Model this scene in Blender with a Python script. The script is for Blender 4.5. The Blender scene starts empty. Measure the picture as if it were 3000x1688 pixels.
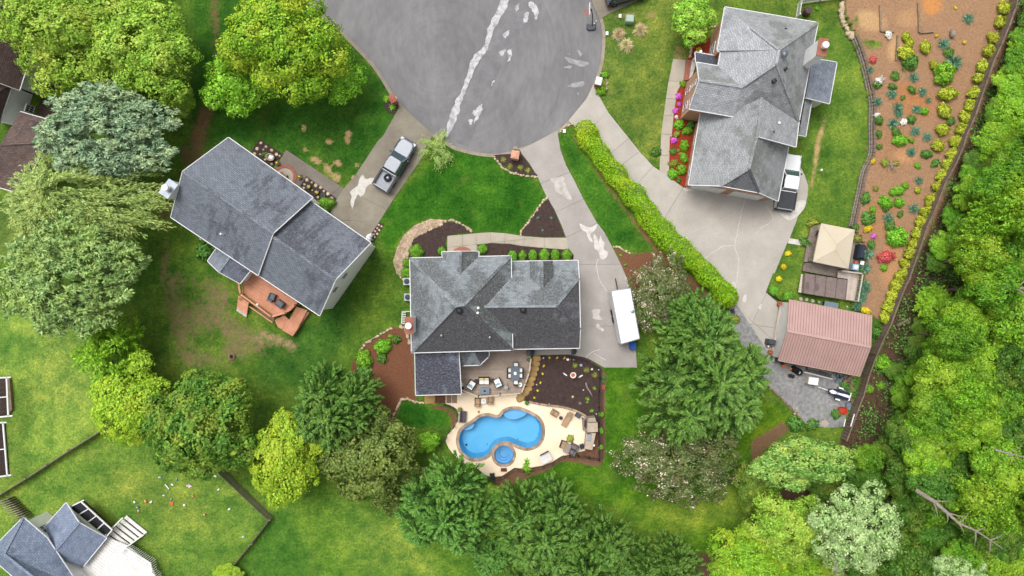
import bpy, bmesh, math, random
import numpy as np
from mathutils import Vector, Matrix
random.seed(7)
R = math.radians
SC = bpy.context.scene
COL = SC.collection

# ------------------------------------------------------------------ camera, sky, sun, exposure
H, S = 72.0, 0.036                       # flying height (m) and metres of ground per map unit
cam_d = bpy.data.cameras.new('camera'); cam = bpy.data.objects.new('camera', cam_d); COL.objects.link(cam)
cam.location = (0, 0, H); cam.rotation_euler = (0, 0, 0)
cam_d.sensor_width = 36; cam_d.lens = 24; cam_d.clip_end = 3000
SC.camera = cam
SUN_EL, SUN_AZ = R(66), R(125)           # azimuth measured counter-clockwise from +x
w = bpy.data.worlds.new('World'); SC.world = w; w.use_nodes = True
nt = w.node_tree; nt.nodes.clear()
sky = nt.nodes.new('ShaderNodeTexSky'); sky.sky_type = 'NISHITA'; sky.sun_disc = False
sky.sun_elevation = SUN_EL; sky.sun_rotation = R(90) - SUN_AZ
sky.air_density = 1.0; sky.dust_density = 5.0; sky.ozone_density = 1.0
hs = nt.nodes.new('ShaderNodeHueSaturation'); hs.inputs['Saturation'].default_value = 0.12   # overcast: grey sky
bg = nt.nodes.new('ShaderNodeBackground'); bg.inputs['Strength'].default_value = 0.15
wo = nt.nodes.new('ShaderNodeOutputWorld')
nt.links.new(sky.outputs[0], hs.inputs['Color']); nt.links.new(hs.outputs[0], bg.inputs['Color']); nt.links.new(bg.outputs[0], wo.inputs['Surface'])
sun_d = bpy.data.lights.new('sun', 'SUN'); sun_d.energy = 1.5; sun_d.angle = R(30); sun_d.color = (1, .965, .91)
sun = bpy.data.objects.new('sun', sun_d); COL.objects.link(sun)
sd = Vector((math.cos(SUN_EL) * math.cos(SUN_AZ), math.cos(SUN_EL) * math.sin(SUN_AZ), math.sin(SUN_EL)))
sun.rotation_euler = sd.to_track_quat('Z', 'Y').to_euler(); sun.location = sd * 60
SC.view_settings.view_transform = 'Standard'; SC.view_settings.look = 'None'
SC.view_settings.exposure = 0.42; SC.view_settings.gamma = 1; SC.view_settings.use_curve_mapping = False
SC.cycles.max_bounces = 6; SC.cycles.diffuse_bounces = 2; SC.cycles.glossy_bounces = 2
SC.cycles.transmission_bounces = 4; SC.cycles.transparent_max_bounces = 8
SC.cycles.use_denoising = True; SC.cycles.denoiser = 'OPENIMAGEDENOISE'; SC.cycles.denoising_input_passes = 'RGB_ALBEDO_NORMAL'; SC.cycles.denoising_prefilter = 'FAST'

# ------------------------------------------------------------------ mapping helpers
def W(px, py, z=0.0):
    k = S * (H - z) / H
    return Vector(((px - 1500) * k, (844 - py) * k, z))
T = {(c, r): ((0, 750, 1500, 2200)[c], (0, 400, 800, 1238)[r], 3.22) for c in range(4) for r in range(4)}
Z1 = (1160, 680, 3.623); Z2 = (1300, 1000, 3.622); Z3 = (460, 380, 3.294); Z4 = (680, 700, 4.83)
Z5 = (1940, 0, 4.026); Z6 = (1940, 280, 4.026); Z7 = (2220, 640, 3.15); Z8 = (2200, 860, 2.0475)
def A(t, *pts):                           # plan readings on one survey sheet -> map units
    if isinstance(t, tuple) and t in T: t = T[t]
    return [(t[0] + x / t[2], t[1] + y / t[2]) for x, y in pts]
def A1(t, x, y): return A(t, (x, y))[0]
def W2(pts, z=0.0): return [tuple(W(x, y, z)[:2]) for x, y in pts]

def smooth(pts, n=4, closed=True):
    out = []; m = len(pts)
    rng_ = range(m) if closed else range(m - 1)
    for i in rng_:
        if closed: p0, p1, p2, p3 = pts[i - 1], pts[i], pts[(i + 1) % m], pts[(i + 2) % m]
        else: p0, p1, p2, p3 = pts[max(i - 1, 0)], pts[i], pts[i + 1], pts[min(i + 2, m - 1)]
        for k in range(n):
            t = k / n
            out.append(tuple(.5 * (2 * b + (c - a) * t + (2 * a - 5 * b + 4 * c - d) * t * t + (3 * b - a - 3 * c + d) * t ** 3)
                             for a, b, c, d in zip(p0, p1, p2, p3)))
    if not closed: out.append(pts[-1])
    return out
def area(p): return .5 * sum(p[i - 1][0] * p[i][1] - p[i][0] * p[i - 1][1] for i in range(len(p)))
def inset(poly, d):                       # d > 0 shrinks
    p = list(poly)
    if area(p) < 0: p.reverse()
    m = len(p); out = []
    for i in range(m):
        a, b, c = Vector(p[i - 1]), Vector(p[i]), Vector(p[(i + 1) % m])
        e1, e2 = (b - a), (c - b)
        if e1.length < 1e-6 or e2.length < 1e-6: out.append(tuple(b)); continue
        e1.normalize(); e2.normalize()
        n1, n2 = Vector((-e1.y, e1.x)), Vector((-e2.y, e2.x))
        q = n1 + n2; l = max(q.length_squared, .25)
        out.append(tuple(b + q * (2 * d / l)))
    return out
def clip(poly, p, n):
    out = []; m = len(poly)
    for i in range(m):
        a, b = poly[i - 1], poly[i]
        da = (a[0] - p[0]) * n[0] + (a[1] - p[1]) * n[1]; db = (b[0] - p[0]) * n[0] + (b[1] - p[1]) * n[1]
        if (da >= 0) != (db >= 0):
            t = da / (da - db); out.append((a[0] + t * (b[0] - a[0]), a[1] + t * (b[1] - a[1])))
        if db >= 0: out.append(b)
    return out
def cut(polys, a, b):
    n = (-(b[1] - a[1]), b[0] - a[0]); out = []
    for p in polys:
        for s in (1, -1):
            q = clip(p, a, (n[0] * s, n[1] * s))
            if len(q) > 2 and abs(area(q)) > .02: out.append(q)
    return out
def planks(poly, ang, wd, gap):
    d = (math.cos(ang), math.sin(ang)); n = (-d[1], d[0])
    ts = [x * n[0] + y * n[1] for x, y in poly]; t = min(ts); out = []
    while t < max(ts):
        q = clip(poly, (n[0] * t, n[1] * t), n)
        if len(q) > 2: q = clip(q, (n[0] * (t + wd - gap), n[1] * (t + wd - gap)), (-n[0], -n[1]))
        if len(q) > 2 and abs(area(q)) > 1e-3: out.append(q)
        t += wd
    return out

# ------------------------------------------------------------------ materials
def lin(h):
    h = h.lstrip('#'); c = [int(h[i:i + 2], 16) / 255 for i in (0, 2, 4)]
    return tuple(x / 12.92 if x <= .04045 else ((x + .055) / 1.055) ** 2.4 for x in c)
ALB = 0.78                                # photographed tone -> base colour
def C(h, k=ALB): return tuple(min(x * k, .9) for x in lin(h)) + (1,)
MATS = {}
def nodes(name):
    m = bpy.data.materials.new(name); m.use_nodes = True; t = m.node_tree; t.nodes.clear()
    o = t.nodes.new('ShaderNodeOutputMaterial'); b = t.nodes.new('ShaderNodeBsdfPrincipled')
    t.links.new(b.outputs[0], o.inputs['Surface'])
    MATS[name] = m
    return m, t, b, o
def N(t, kind, **kw):
    n = t.nodes.new('ShaderNode' + kind)
    for k, v in kw.items():
        if k in n.inputs: n.inputs[k].default_value = v
        else: setattr(n, k, v)
    return n
def noise(t, vec, scale, detail=4, rough=.6):
    n = N(t, 'TexNoise', Scale=scale, Detail=detail, Roughness=rough)
    if vec is not None: t.links.new(vec, n.inputs['Vector'])
    return n.outputs['Fac']
def ramp(t, fac, stops, interp='LINEAR'):
    r = N(t, 'ValToRGB'); cr = r.color_ramp; cr.interpolation = interp
    while len(cr.elements) < len(stops): cr.elements.new(.5)
    for e, (p, c) in zip(cr.elements, stops):
        e.position = p; e.color = c if len(c) == 4 else tuple(c) + (1,)
    t.links.new(fac, r.inputs['Fac']); return r.outputs['Color']
def mix(t, fac, a, b, mode='MIX'):
    m = N(t, 'Mix', data_type='RGBA', blend_type=mode)
    def put(sock, v):
        if hasattr(v, 'is_output'): t.links.new(v, sock)
        else: sock.default_value = v
    put(m.inputs[0], fac); put(m.inputs[6], a); put(m.inputs[7], b)
    return m.outputs[2]
def math_(t, op, a, b=None, c=None, clampit=False):
    m = N(t, 'Math', operation=op, use_clamp=clampit)
    for i, v in enumerate((a, b, c)):
        if v is None: continue
        if hasattr(v, 'is_output'): t.links.new(v, m.inputs[i])
        else: m.inputs[i].default_value = v
    return m.outputs[0]
def bump(t, b, fac, strength, dist=.05):
    n = N(t, 'Bump', Strength=strength, Distance=dist)
    t.links.new(fac, n.inputs['Height']); t.links.new(n.outputs[0], b.inputs['Normal'])
def g(v): return (v, v, v, 1)

def M(name, c1, c2=None, scale=4.0, rough=.8, metal=0, bmp=0.0, fine=0, isl=0.0, spec=.3, coat=0, coords='Object', k=ALB, stretch=None, big=0):
    """plain procedural surface: two tones mixed by noise, optional fine speckle, per-piece tint and relief"""
    m, t, b, o = nodes(name)
    tc = N(t, 'TexCoord') if coords != 'World' else N(t, 'NewGeometry')
    vec = tc.outputs['Position' if coords == 'World' else coords]
    if stretch:
        mp = N(t, 'Mapping'); mp.inputs['Scale'].default_value = stretch; t.links.new(vec, mp.inputs['Vector']); vec = mp.outputs[0]
    n1 = noise(t, vec, scale, 5)
    c2 = c2 or c1
    col = ramp(t, n1, [(.3, C(c1, k)), (.7, C(c2, k))])
    if big:
        nb = noise(t, vec, scale * .17, 3); col = mix(t, 1.0, col, ramp(t, nb, [(.3, g(1 - big)), (.7, g(1 + big * .4))]), 'MULTIPLY')
    if fine:
        nf = noise(t, vec, scale * 9, 3); col = mix(t, 1.0, col, ramp(t, nf, [(.25, g(1 - fine)), (.75, g(1 + fine * .6))]), 'MULTIPLY')
    if isl:
        ge = N(t, 'NewGeometry'); oi = N(t, 'ObjectInfo')
        r_ = math_(t, 'FRACT', math_(t, 'ADD', ge.outputs['Random Per Island'], oi.outputs['Random']))
        col = mix(t, 1.0, col, ramp(t, r_, [(0, g(1 - isl)), (1, g(1 + isl * .6))]), 'MULTIPLY')
    t.links.new(col, b.inputs['Base Color'])
    b.inputs['Roughness'].default_value = rough; b.inputs['Metallic'].default_value = metal
    b.inputs['Specular IOR Level'].default_value = spec
    b.inputs['Coat Weight'].default_value = coat
    if bmp: bump(t, b, noise(t, vec, scale * 6, 4), bmp)
    return m

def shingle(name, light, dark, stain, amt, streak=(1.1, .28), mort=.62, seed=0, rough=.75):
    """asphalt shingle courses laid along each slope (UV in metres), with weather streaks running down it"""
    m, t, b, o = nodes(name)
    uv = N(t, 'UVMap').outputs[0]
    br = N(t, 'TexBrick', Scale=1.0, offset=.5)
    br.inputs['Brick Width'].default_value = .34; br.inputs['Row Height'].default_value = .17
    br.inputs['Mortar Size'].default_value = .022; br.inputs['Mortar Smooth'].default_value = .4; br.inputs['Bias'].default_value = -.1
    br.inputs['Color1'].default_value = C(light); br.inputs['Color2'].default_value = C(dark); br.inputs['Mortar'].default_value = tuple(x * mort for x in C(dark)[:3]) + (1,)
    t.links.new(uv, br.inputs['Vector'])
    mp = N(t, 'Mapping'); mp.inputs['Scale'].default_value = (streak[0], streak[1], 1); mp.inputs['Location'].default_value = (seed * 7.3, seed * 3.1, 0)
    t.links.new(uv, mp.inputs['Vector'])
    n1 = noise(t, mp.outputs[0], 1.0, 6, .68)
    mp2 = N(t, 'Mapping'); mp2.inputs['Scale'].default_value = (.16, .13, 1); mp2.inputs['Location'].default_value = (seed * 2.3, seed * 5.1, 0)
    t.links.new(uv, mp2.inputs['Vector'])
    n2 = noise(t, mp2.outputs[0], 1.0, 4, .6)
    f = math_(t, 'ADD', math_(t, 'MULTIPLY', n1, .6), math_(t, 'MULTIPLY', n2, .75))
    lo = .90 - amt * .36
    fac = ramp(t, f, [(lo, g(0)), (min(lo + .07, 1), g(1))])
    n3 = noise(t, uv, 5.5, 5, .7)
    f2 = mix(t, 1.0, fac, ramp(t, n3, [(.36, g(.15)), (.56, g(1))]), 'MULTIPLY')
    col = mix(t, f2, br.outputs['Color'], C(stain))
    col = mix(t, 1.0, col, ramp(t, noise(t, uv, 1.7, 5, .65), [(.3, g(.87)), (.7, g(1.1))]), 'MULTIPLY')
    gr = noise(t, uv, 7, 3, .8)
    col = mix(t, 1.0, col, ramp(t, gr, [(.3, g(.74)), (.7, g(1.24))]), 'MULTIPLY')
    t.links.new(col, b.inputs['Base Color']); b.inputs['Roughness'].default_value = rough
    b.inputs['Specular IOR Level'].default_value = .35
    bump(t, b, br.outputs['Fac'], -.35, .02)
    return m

def bricks(name, c1, c2, mortar):
    m, t, b, o = nodes(name); uv = N(t, 'UVMap').outputs[0]
    br = N(t, 'TexBrick', Scale=1.0); br.inputs['Brick Width'].default_value = .22; br.inputs['Row Height'].default_value = .075
    br.inputs['Mortar Size'].default_value = .008; br.inputs['Color1'].default_value = C(c1); br.inputs['Color2'].default_value = C(c2); br.inputs['Mortar'].default_value = C(mortar)
    t.links.new(uv, br.inputs['Vector'])
    col = mix(t, 1.0, br.outputs['Color'], ramp(t, noise(t, uv, 1.3), [(.3, g(.85)), (.7, g(1.08))]), 'MULTIPLY')
    t.links.new(col, b.inputs['Base Color']); b.inputs['Roughness'].default_value = .9
    bump(t, b, br.outputs['Fac'], -.4, .01); return m

def siding(name, c1, c2, row=.12):
    m, t, b, o = nodes(name); uv = N(t, 'UVMap').outputs[0]
    sp = N(t, 'SeparateXYZ'); t.links.new(uv, sp.inputs[0])
    fr = math_(t, 'FRACT', math_(t, 'DIVIDE', sp.outputs[1], row))
    col = ramp(t, noise(t, uv, .9), [(.3, C(c1)), (.7, C(c2))])
    col = mix(t, 1.0, col, ramp(t, fr, [(0, g(.8)), (.12, g(1))]), 'MULTIPLY')
    t.links.new(col, b.inputs['Base Color']); b.inputs['Roughness'].default_value = .6
    bump(t, b, fr, .3, .02); return m

def leafmat(name, dark, mid, light, tint=None, trans=.13, jitter=.12, k=1.0, big=.5):
    """foliage: every leaf (mesh island) has its own tone, broad hue drift through the crown, light passing through"""
    m, t, b, o = nodes(name)
    ge = N(t, 'NewGeometry'); oi = N(t, 'ObjectInfo')
    col = ramp(t, ge.outputs['Random Per Island'], [(0, C(dark, k)), (.5, C(mid, k)), (1, C(light, k))])
    if tint:
        nz = noise(t, ge.outputs['Position'], big, 3)
        col = mix(t, ramp(t, nz, [(.45, g(0)), (.7, g(.65))]), col, C(tint, k))
    hsv = N(t, 'HueSaturation'); t.links.new(col, hsv.inputs['Color'])
    hsv.inputs['Saturation'].default_value = 1.0
    t.links.new(math_(t, 'ADD', math_(t, 'MULTIPLY', oi.outputs['Random'], .02), .482), hsv.inputs['Hue'])
    t.links.new(math_(t, 'ADD', math_(t, 'MULTIPLY', oi.outputs['Random'], 2 * jitter), 1 - jitter), hsv.inputs['Value'])
    col = hsv.outputs[0]
    t.links.new(col, b.inputs['Base Color']); b.inputs['Roughness'].default_value = .55; b.inputs['Specular IOR Level'].default_value = .2
    tr = N(t, 'BsdfTranslucent'); t.links.new(col, tr.inputs['Color'])
    ms = N(t, 'MixShader'); ms.inputs[0].default_value = trans
    t.links.new(b.outputs[0], ms.inputs[1]); t.links.new(tr.outputs[0], ms.inputs[2]); t.links.new(ms.outputs[0], o.inputs['Surface'])
    return m

# ------------------------------------------------------------------ mesh builder
class MB:
    def __init__(s): s.v = []; s.f = []; s.m = []
    def face(s, pts, m=0):
        i = len(s.v); s.v += [tuple(p) for p in pts]; s.f.append(tuple(range(i, i + len(pts)))); s.m.append(m); return s
    def prism(s, poly, z0, z1, m=0, ms=None, bottom=False, shrink=0):
        p = list(poly)
        if area(p) < 0: p.reverse()
        n = len(p); i = len(s.v); q = inset(p, shrink) if shrink else p
        zt = z1 if callable(z1) else (lambda x, y: z1)
        s.v += [(x, y, z0) for x, y in p] + [(x, y, zt(x, y)) for x, y in q]
        for k in range(n):
            l = (k + 1) % n; s.f.append((i + k, i + l, i + n + l, i + n + k)); s.m.append(m if ms is None else ms)
        s.f.append(tuple(range(i + n, i + 2 * n))); s.m.append(m)
        if bottom: s.f.append(tuple(range(i + n - 1, i - 1, -1))); s.m.append(m if ms is None else ms)
        return s
    def box(s, c, d, rz=0, m=0, tilt=0, roll=0):
        M_ = Matrix.Rotation(rz, 3, 'Z') @ Matrix.Rotation(tilt, 3, 'Y') @ Matrix.Rotation(roll, 3, 'X')
        i = len(s.v); c = Vector(c)
        for z in (-.5, .5):
            for x, y in ((-.5, -.5), (.5, -.5), (.5, .5), (-.5, .5)):
                s.v.append(tuple(c + M_ @ Vector((x * d[0], y * d[1], z * d[2]))))
        for f in ((3, 2, 1, 0), (4, 5, 6, 7), (0, 1, 5, 4), (1, 2, 6, 5), (2, 3, 7, 6), (3, 0, 4, 7)):
            s.f.append(tuple(i + k for k in f)); s.m.append(m)
        return s
    def beam(s, a, b, wd, h, m=0):
        a, b = Vector(a), Vector(b); d = b - a; L = d.length
        if L < 1e-6: return s
        d.normalize(); up = Vector((0, 0, 1)) if abs(d.z) < .95 else Vector((1, 0, 0))
        n = d.cross(up).normalized(); u = n.cross(d)
        i = len(s.v)
        for p in (a, b):
            for x, y in ((-1, -1), (1, -1), (1, 1), (-1, 1)): s.v.append(tuple(p + n * x * wd / 2 + u * y * h / 2))
        for f in ((3, 2, 1, 0), (4, 5, 6, 7), (0, 1, 5, 4), (1, 2, 6, 5), (2, 3, 7, 6), (3, 0, 4, 7)):
            s.f.append(tuple(i + k for k in f)); s.m.append(m)
        return s
    def tube(s, pts, rad, n=7, m=0):
        pts = [Vector(p) for p in pts]; rad = rad if hasattr(rad, '__len__') else [rad] * len(pts); i = len(s.v)
        for k, p in enumerate(pts):
            d = (pts[min(k + 1, len(pts) - 1)] - pts[max(k - 1, 0)]).normalized()
            up = Vector((0, 0, 1)) if abs(d.z) < .9 else Vector((1, 0, 0))
            a = d.cross(up).normalized(); b = a.cross(d)
            for j in range(n):
                q = 2 * math.pi * j / n; s.v.append(tuple(p + (a * math.cos(q) + b * math.sin(q)) * rad[k]))
        for k in range(len(pts) - 1):
            for j in range(n):
                l = (j + 1) % n; s.f.append((i + k * n + j, i + k * n + l, i + (k + 1) * n + l, i + (k + 1) * n + j)); s.m.append(m)
        s.f.append(tuple(i + j for j in range(n - 1, -1, -1))); s.m.append(m)
        s.f.append(tuple(i + (len(pts) - 1) * n + j for j in range(n))); s.m.append(m)
        return s
    def lathe(s, prof, c=(0, 0, 0), n=18, m=0, sx=1, sy=1, half=False):
        i = len(s.v); seg = n + 1 if half else n; sw = math.pi if half else 2 * math.pi
        for r, z in prof:
            for j in range(seg):
                q = sw * j / n; s.v.append((c[0] + r * math.cos(q) * sx, c[1] + r * math.sin(q) * sy, c[2] + z))
        for k in range(len(prof) - 1):
            for j in range(n if half else seg):
                l = (j + 1) % seg; s.f.append((i + k * seg + j, i + k * seg + l, i + (k + 1) * seg + l, i + (k + 1) * seg + j)); s.m.append(m)
        s.f.append(tuple(i + (len(prof) - 1) * seg + j for j in range(seg))); s.m.append(m)
        return s
    def rock(s, c, r, m=0, seed=None, n=9, k=5, rough=.16, rz=0):
        rn = random.Random(seed if seed is not None else random.random()); i = len(s.v)
        ph = [rn.uniform(0, 6.28) for _ in range(4)]
        cz, sz = math.cos(rz), math.sin(rz)
        for a in range(k + 1):
            th = math.pi * a / k
            for j in range(n):
                q = 2 * math.pi * j / n
                f = 1 + rough * (math.sin(2 * q + ph[0]) + .7 * math.sin(3 * q + ph[1]) + .5 * math.cos(2 * th + ph[2])) + rn.uniform(-1, 1) * rough * .45
                e = lambda v: math.copysign(abs(v) ** .72, v)
                x, y, z = e(math.sin(th) * math.cos(q)) * r[0] * f, e(math.sin(th) * math.sin(q)) * r[1] * f, e(math.cos(th)) * r[2] * (1 if a in (0, k) else f)
                s.v.append((c[0] + x * cz - y * sz, c[1] + x * sz + y * cz, c[2] + z))
        for a in range(k):
            for j in range(n):
                l = (j + 1) % n; s.f.append((i + a * n + j, i + a * n + l, i + (a + 1) * n + l, i + (a + 1) * n + j)); s.m.append(m)
        return s
    def loft(s, rings, m=0, cap=True):
        i = len(s.v); n = len(rings[0])
        for r in rings: s.v += [tuple(p) for p in r]
        for k in range(len(rings) - 1):
            for j in range(n):
                l = (j + 1) % n; s.f.append((i + k * n + j, i + k * n + l, i + (k + 1) * n + l, i + (k + 1) * n + j)); s.m.append(m)
        if cap: s.f.append(tuple(i + (len(rings) - 1) * n + j for j in range(n))); s.m.append(m)
        return s
    def build(s, name, mat, parent=None, world=True, smooth=False, kind=None):
        me = bpy.data.meshes.new(name)
        v = s.v
        if parent is not None and world:
            l = parent.get('_o', None); l = Vector(l) if l is not None else Vector((0, 0, 0))
            v = [(x - l.x, y - l.y, z - l.z) for x, y, z in v]
        me.from_pydata(v, [], s.f)
        mats = mat if isinstance(mat, (list, tuple)) else [mat]
        for q in mats: me.materials.append(MATS[q] if isinstance(q, str) else q)
        if len(mats) > 1: me.polygons.foreach_set('material_index', s.m)
        uvl = me.uv_layers.new(name='UVMap'); uv = np.empty(len(me.loops) * 2, np.float32)
        for p in me.polygons:
            n = p.normal; h = math.hypot(n.x, n.y)
            if h < 1e-3: ux, uy, uz, vx, vy, vz = 1, 0, 0, 0, 1, 0
            else:
                ux, uy, uz = -n.y / h, n.x / h, 0
                vx, vy, vz = n.y * uz - n.z * uy, n.z * ux - n.x * uz, n.x * uy - n.y * ux
            for li in p.loop_indices:
                c = v[me.loops[li].vertex_index]
                uv[2 * li] = c[0] * ux + c[1] * uy + c[2] * uz; uv[2 * li + 1] = c[0] * vx + c[1] * vy + c[2] * vz
        uvl.data.foreach_set('uv', uv)
        if smooth: me.polygons.foreach_set('use_smooth', [True] * len(me.polygons))
        o = bpy.data.objects.new(name, me); COL.objects.link(o)
        if parent is not None:
            o.parent = parent
            if '_o' in parent.keys(): o['_o'] = list(parent['_o'])
        if kind: o['kind'] = kind
        return o

def tag(o, label=None, cat=None, group=None, kind=None):
    if label: o['label'] = label
    if cat: o['category'] = cat
    if group: o['group'] = group
    if kind: o['kind'] = kind
    return o
def thing(name, label, cat, loc=(0, 0, 0), rz=0, group=None):
    o = bpy.data.objects.new(name, None); COL.objects.link(o); o.empty_display_size = .3
    o.location = loc; o.rotation_euler = (0, 0, rz); o['_o'] = [loc[0], loc[1], loc[2]]
    return tag(o, label, cat, group)
def one(name, mb, mat, label, cat, group=None, smooth=False):
    return tag(mb.build(name, mat, smooth=smooth), label, cat, group)
def copy_part(o, parent, loc=None, rot=None, scale=None, name=None):
    c = o.copy(); COL.objects.link(c); c.parent = parent
    if loc is not None: c.location = loc
    if rot is not None: c.rotation_euler = rot
    if scale is not None: c.scale = scale
    return c
def copy_tree(o, parent=None):
    c = o.copy(); COL.objects.link(c); c.parent = parent
    for ch in list(o.children): copy_tree(ch, c)
    return c
ORD = ['first', 'second', 'third', 'fourth', 'fifth', 'sixth', 'seventh', 'eighth', 'ninth', 'tenth', 'eleventh', 'twelfth', 'thirteenth',
       'fourteenth', 'fifteenth', 'sixteenth', 'seventeenth', 'eighteenth', 'nineteenth', 'twentieth', 'twenty-first', 'twenty-second',
       'twenty-third', 'twenty-fourth', 'twenty-fifth', 'twenty-sixth', 'twenty-seventh', 'twenty-eighth', 'twenty-ninth', 'thirtieth',
       'thirty-first', 'thirty-second', 'thirty-third', 'thirty-fourth', 'thirty-fifth', 'thirty-sixth', 'thirty-seventh', 'thirty-eighth',
       'thirty-ninth', 'fortieth']
RANK = {}
def rank(o, key, py): RANK.setdefault(key, []).append((py, o))
def finish_ranks():
    for key, L in RANK.items():
        L.sort(key=lambda q: q[0])
        for i, (_, o) in enumerate(L):
            o['label'] = key if len(L) == 1 else f'{key}, {ORD[i]} from the top'

# ------------------------------------------------------------------ surfaces used by several things
M('asphalt', '#8d8c8d', '#757475', .22, .9, fine=.14, bmp=.15, coords='World', big=.16, stretch=(1, .45, 1))
M('asphalt_patch', '#878688', '#767577', .8, .9, fine=.16, bmp=.15, coords='World', big=.12)
def rings(name, cx, cy):
    t = MATS[name].node_tree; b = [n for n in t.nodes if n.type == 'BSDF_PRINCIPLED'][0]; src = b.inputs['Base Color'].links[0].from_socket
    sp = N(t, 'SeparateXYZ'); t.links.new(N(t, 'NewGeometry').outputs['Position'], sp.inputs[0]); dx = math_(t, 'SUBTRACT', sp.outputs[0], cx); dy = math_(t, 'SUBTRACT', sp.outputs[1], cy)
    r_ = math_(t, 'SQRT', math_(t, 'ADD', math_(t, 'MULTIPLY', dx, dx), math_(t, 'MULTIPLY', dy, dy))); an = math_(t, 'ARCTAN2', dy, dx); cb = N(t, 'CombineXYZ'); t.links.new(math_(t, 'MULTIPLY', r_, 1.6), cb.inputs[0]); t.links.new(math_(t, 'MULTIPLY', an, 1.2), cb.inputs[1])
    t.links.new(mix(t, 1.0, src, ramp(t, noise(t, cb.outputs[0], .8, 5, .7), [(.3, g(.88)), (.5, g(1)), (.72, g(1.07))]), 'MULTIPLY'), b.inputs['Base Color'])
rings('asphalt', -7.5, 24.5)
def faded(name, top, under, lo, hi, sc):
    m, t, b, o = nodes(name); ps = N(t, 'NewGeometry').outputs['Position']; col = mix(t, ramp(t, noise(t, ps, sc, 6, .75), [(lo, g(0)), (hi, g(1))]), C(under), C(top))
    col = mix(t, 1.0, col, ramp(t, noise(t, ps, 9, 3), [(.3, g(.9)), (.7, g(1.06))]), 'MULTIPLY'); t.links.new(col, b.inputs['Base Color']); b.inputs['Roughness'].default_value = .9
faded('asphalt_bleach', '#cbcbcd', '#939294', .36, .58, 2.0)
faded('asphalt_scuff', '#a8a7a8', '#8a898b', .42, .6, 2.2)
M('kerb_concrete', '#a79c8d', '#8f8576', 1.2, .9, fine=.12, coords='World')
M('drive_centre', '#b4aea8', '#a39c96', .5, .85, fine=.07, coords='World', big=.12, isl=.05)
M('drive_right', '#c2bbb2', '#b0a9a0', .45, .85, fine=.06, coords='World', big=.10, isl=.04)
M('drive_left', '#9d9586', '#847c6e', .5, .85, fine=.10, coords='World', big=.16, isl=.05)
faded('concrete_clean', '#d6d1ca', '#bbb5ae', .34, .55, 2.0)
M('walk_left', '#8a8178', '#756d64', .6, .85, fine=.1, coords='World', big=.15)
M('walk_stone', '#bdb3a3', '#aba192', .8, .85, fine=.07, coords='World', isl=.08)
M('pool_deck', '#fbe8cc', '#f2dcbc', .5, .8, fine=.03, coords='World', big=.08, k=.8)
M('joint_dark', '#6a655e', '#5a564f', 1, .9, coords='World')
M('mulch_dark', '#54433f', '#3a2d2b', 3.5, .95, fine=.4, bmp=.6, coords='World')
M('mulch_brown', '#7d5844', '#5d4132', 2.2, .95, fine=.32, bmp=.5, coords='World', big=.2)
M('mulch_red', '#a8412a', '#872f1d', 3, .95, fine=.32, bmp=.5, coords='World')
M('gravel_grey', '#b0afae', '#7f7e7e', 3.2, .95, fine=.35, bmp=.6, coords='World', big=.22)
M('river_pebble', '#d3bda2', '#a78d74', 2.0, .85, isl=.32)
M('edge_stone', '#d8c5aa', '#bda688', 2.0, .85, isl=.2, fine=.1)
M('golden_stone', '#c3a06a', '#a07f4e', 1.4, .85, isl=.12, fine=.16, bmp=.4)
M('brown_stone', '#a58a72', '#7f6a58', 2, .85, isl=.25, fine=.16)
M('coping', '#bfa58c', '#8d7a6c', 2, .8, isl=.34, fine=.1)
M('white_trim', '#e6e5e6', '#dad9da', 1, .5)
M('white_paint', '#f7f7f7', '#ececec', 1, .45)
M('vinyl', '#e9e9e6', '#dcdcd8', 1, .4)
M('dark_metal', '#3a3a3f', '#2c2c30', 3, .5, metal=.3)
M('black_iron', '#3a3532', '#2a2624', 3, .5)
M('black_plastic', '#2b2c31', '#232429', 3, .45)
M('grey_plastic', '#4e535b', '#41454c', 3, .5)
M('grey_metal', '#9aa2aa', '#868e96', 2, .4, metal=.5)
M('chrome', '#d8dade', '#c4c6ca', 2, .18, metal=.9)
M('rubber', '#26262a', '#1d1d20', 6, .8)
M('terracotta', '#c26b45', '#a9583a', 3, .85)
M('bark', '#8a7a6a', '#5d5045', 5, .95, bmp=.5, stretch=(1, 1, .3))
M('grey_bark', '#a79c90', '#7d736a', 5, .95, bmp=.5)
M('twig', '#6e5a48', '#4a3b30', 3, .95, isl=.4)
M('deck_cedar', '#e0a183', '#c98868', 1.5, .75, fine=.12, isl=.10, stretch=(1, 1, 1))
M('deck_grey', '#b7a596', '#a39183', 1.2, .75, fine=.1, isl=.10)
M('deck_old', '#a3958b', '#85786f', 1.5, .85, fine=.2, isl=.14)
M('deck_pale', '#cfc1b6', '#bdaea2', 1.5, .75, fine=.08, isl=.08)
M('rail_tan', '#c9b6a4', '#b8a593', 1.5, .7)
M('timber', '#a08a72', '#7f6a55', 2.5, .9, fine=.2, isl=.15)
M('fence_brown', '#8c7b6c', '#6e5f53', 1.8, .9, fine=.18, isl=.16)
M('fence_grey', '#a89f8a', '#827a66', 2, .9, fine=.18, isl=.16)
M('block_grey', '#a2978c', '#857b71', 2.2, .9, fine=.2, isl=.16, bmp=.4)
M('block_dark', '#8a7568', '#6c5b50', 2.2, .9, fine=.2, isl=.16)
M('cushion_white', '#fbfbf8', '#efefec', 3, .9)
M('cushion_yellow', '#f3e3a0', '#e6d48a', 3, .9)
M('cushion_blue', '#a8c8dc', '#8fb3ca', 3, .9)
M('wicker_dark', '#4a423f', '#38312f', 8, .8, fine=.2)
M('wicker_brown', '#a5876a', '#87694e', 8, .8, fine=.2)
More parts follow.
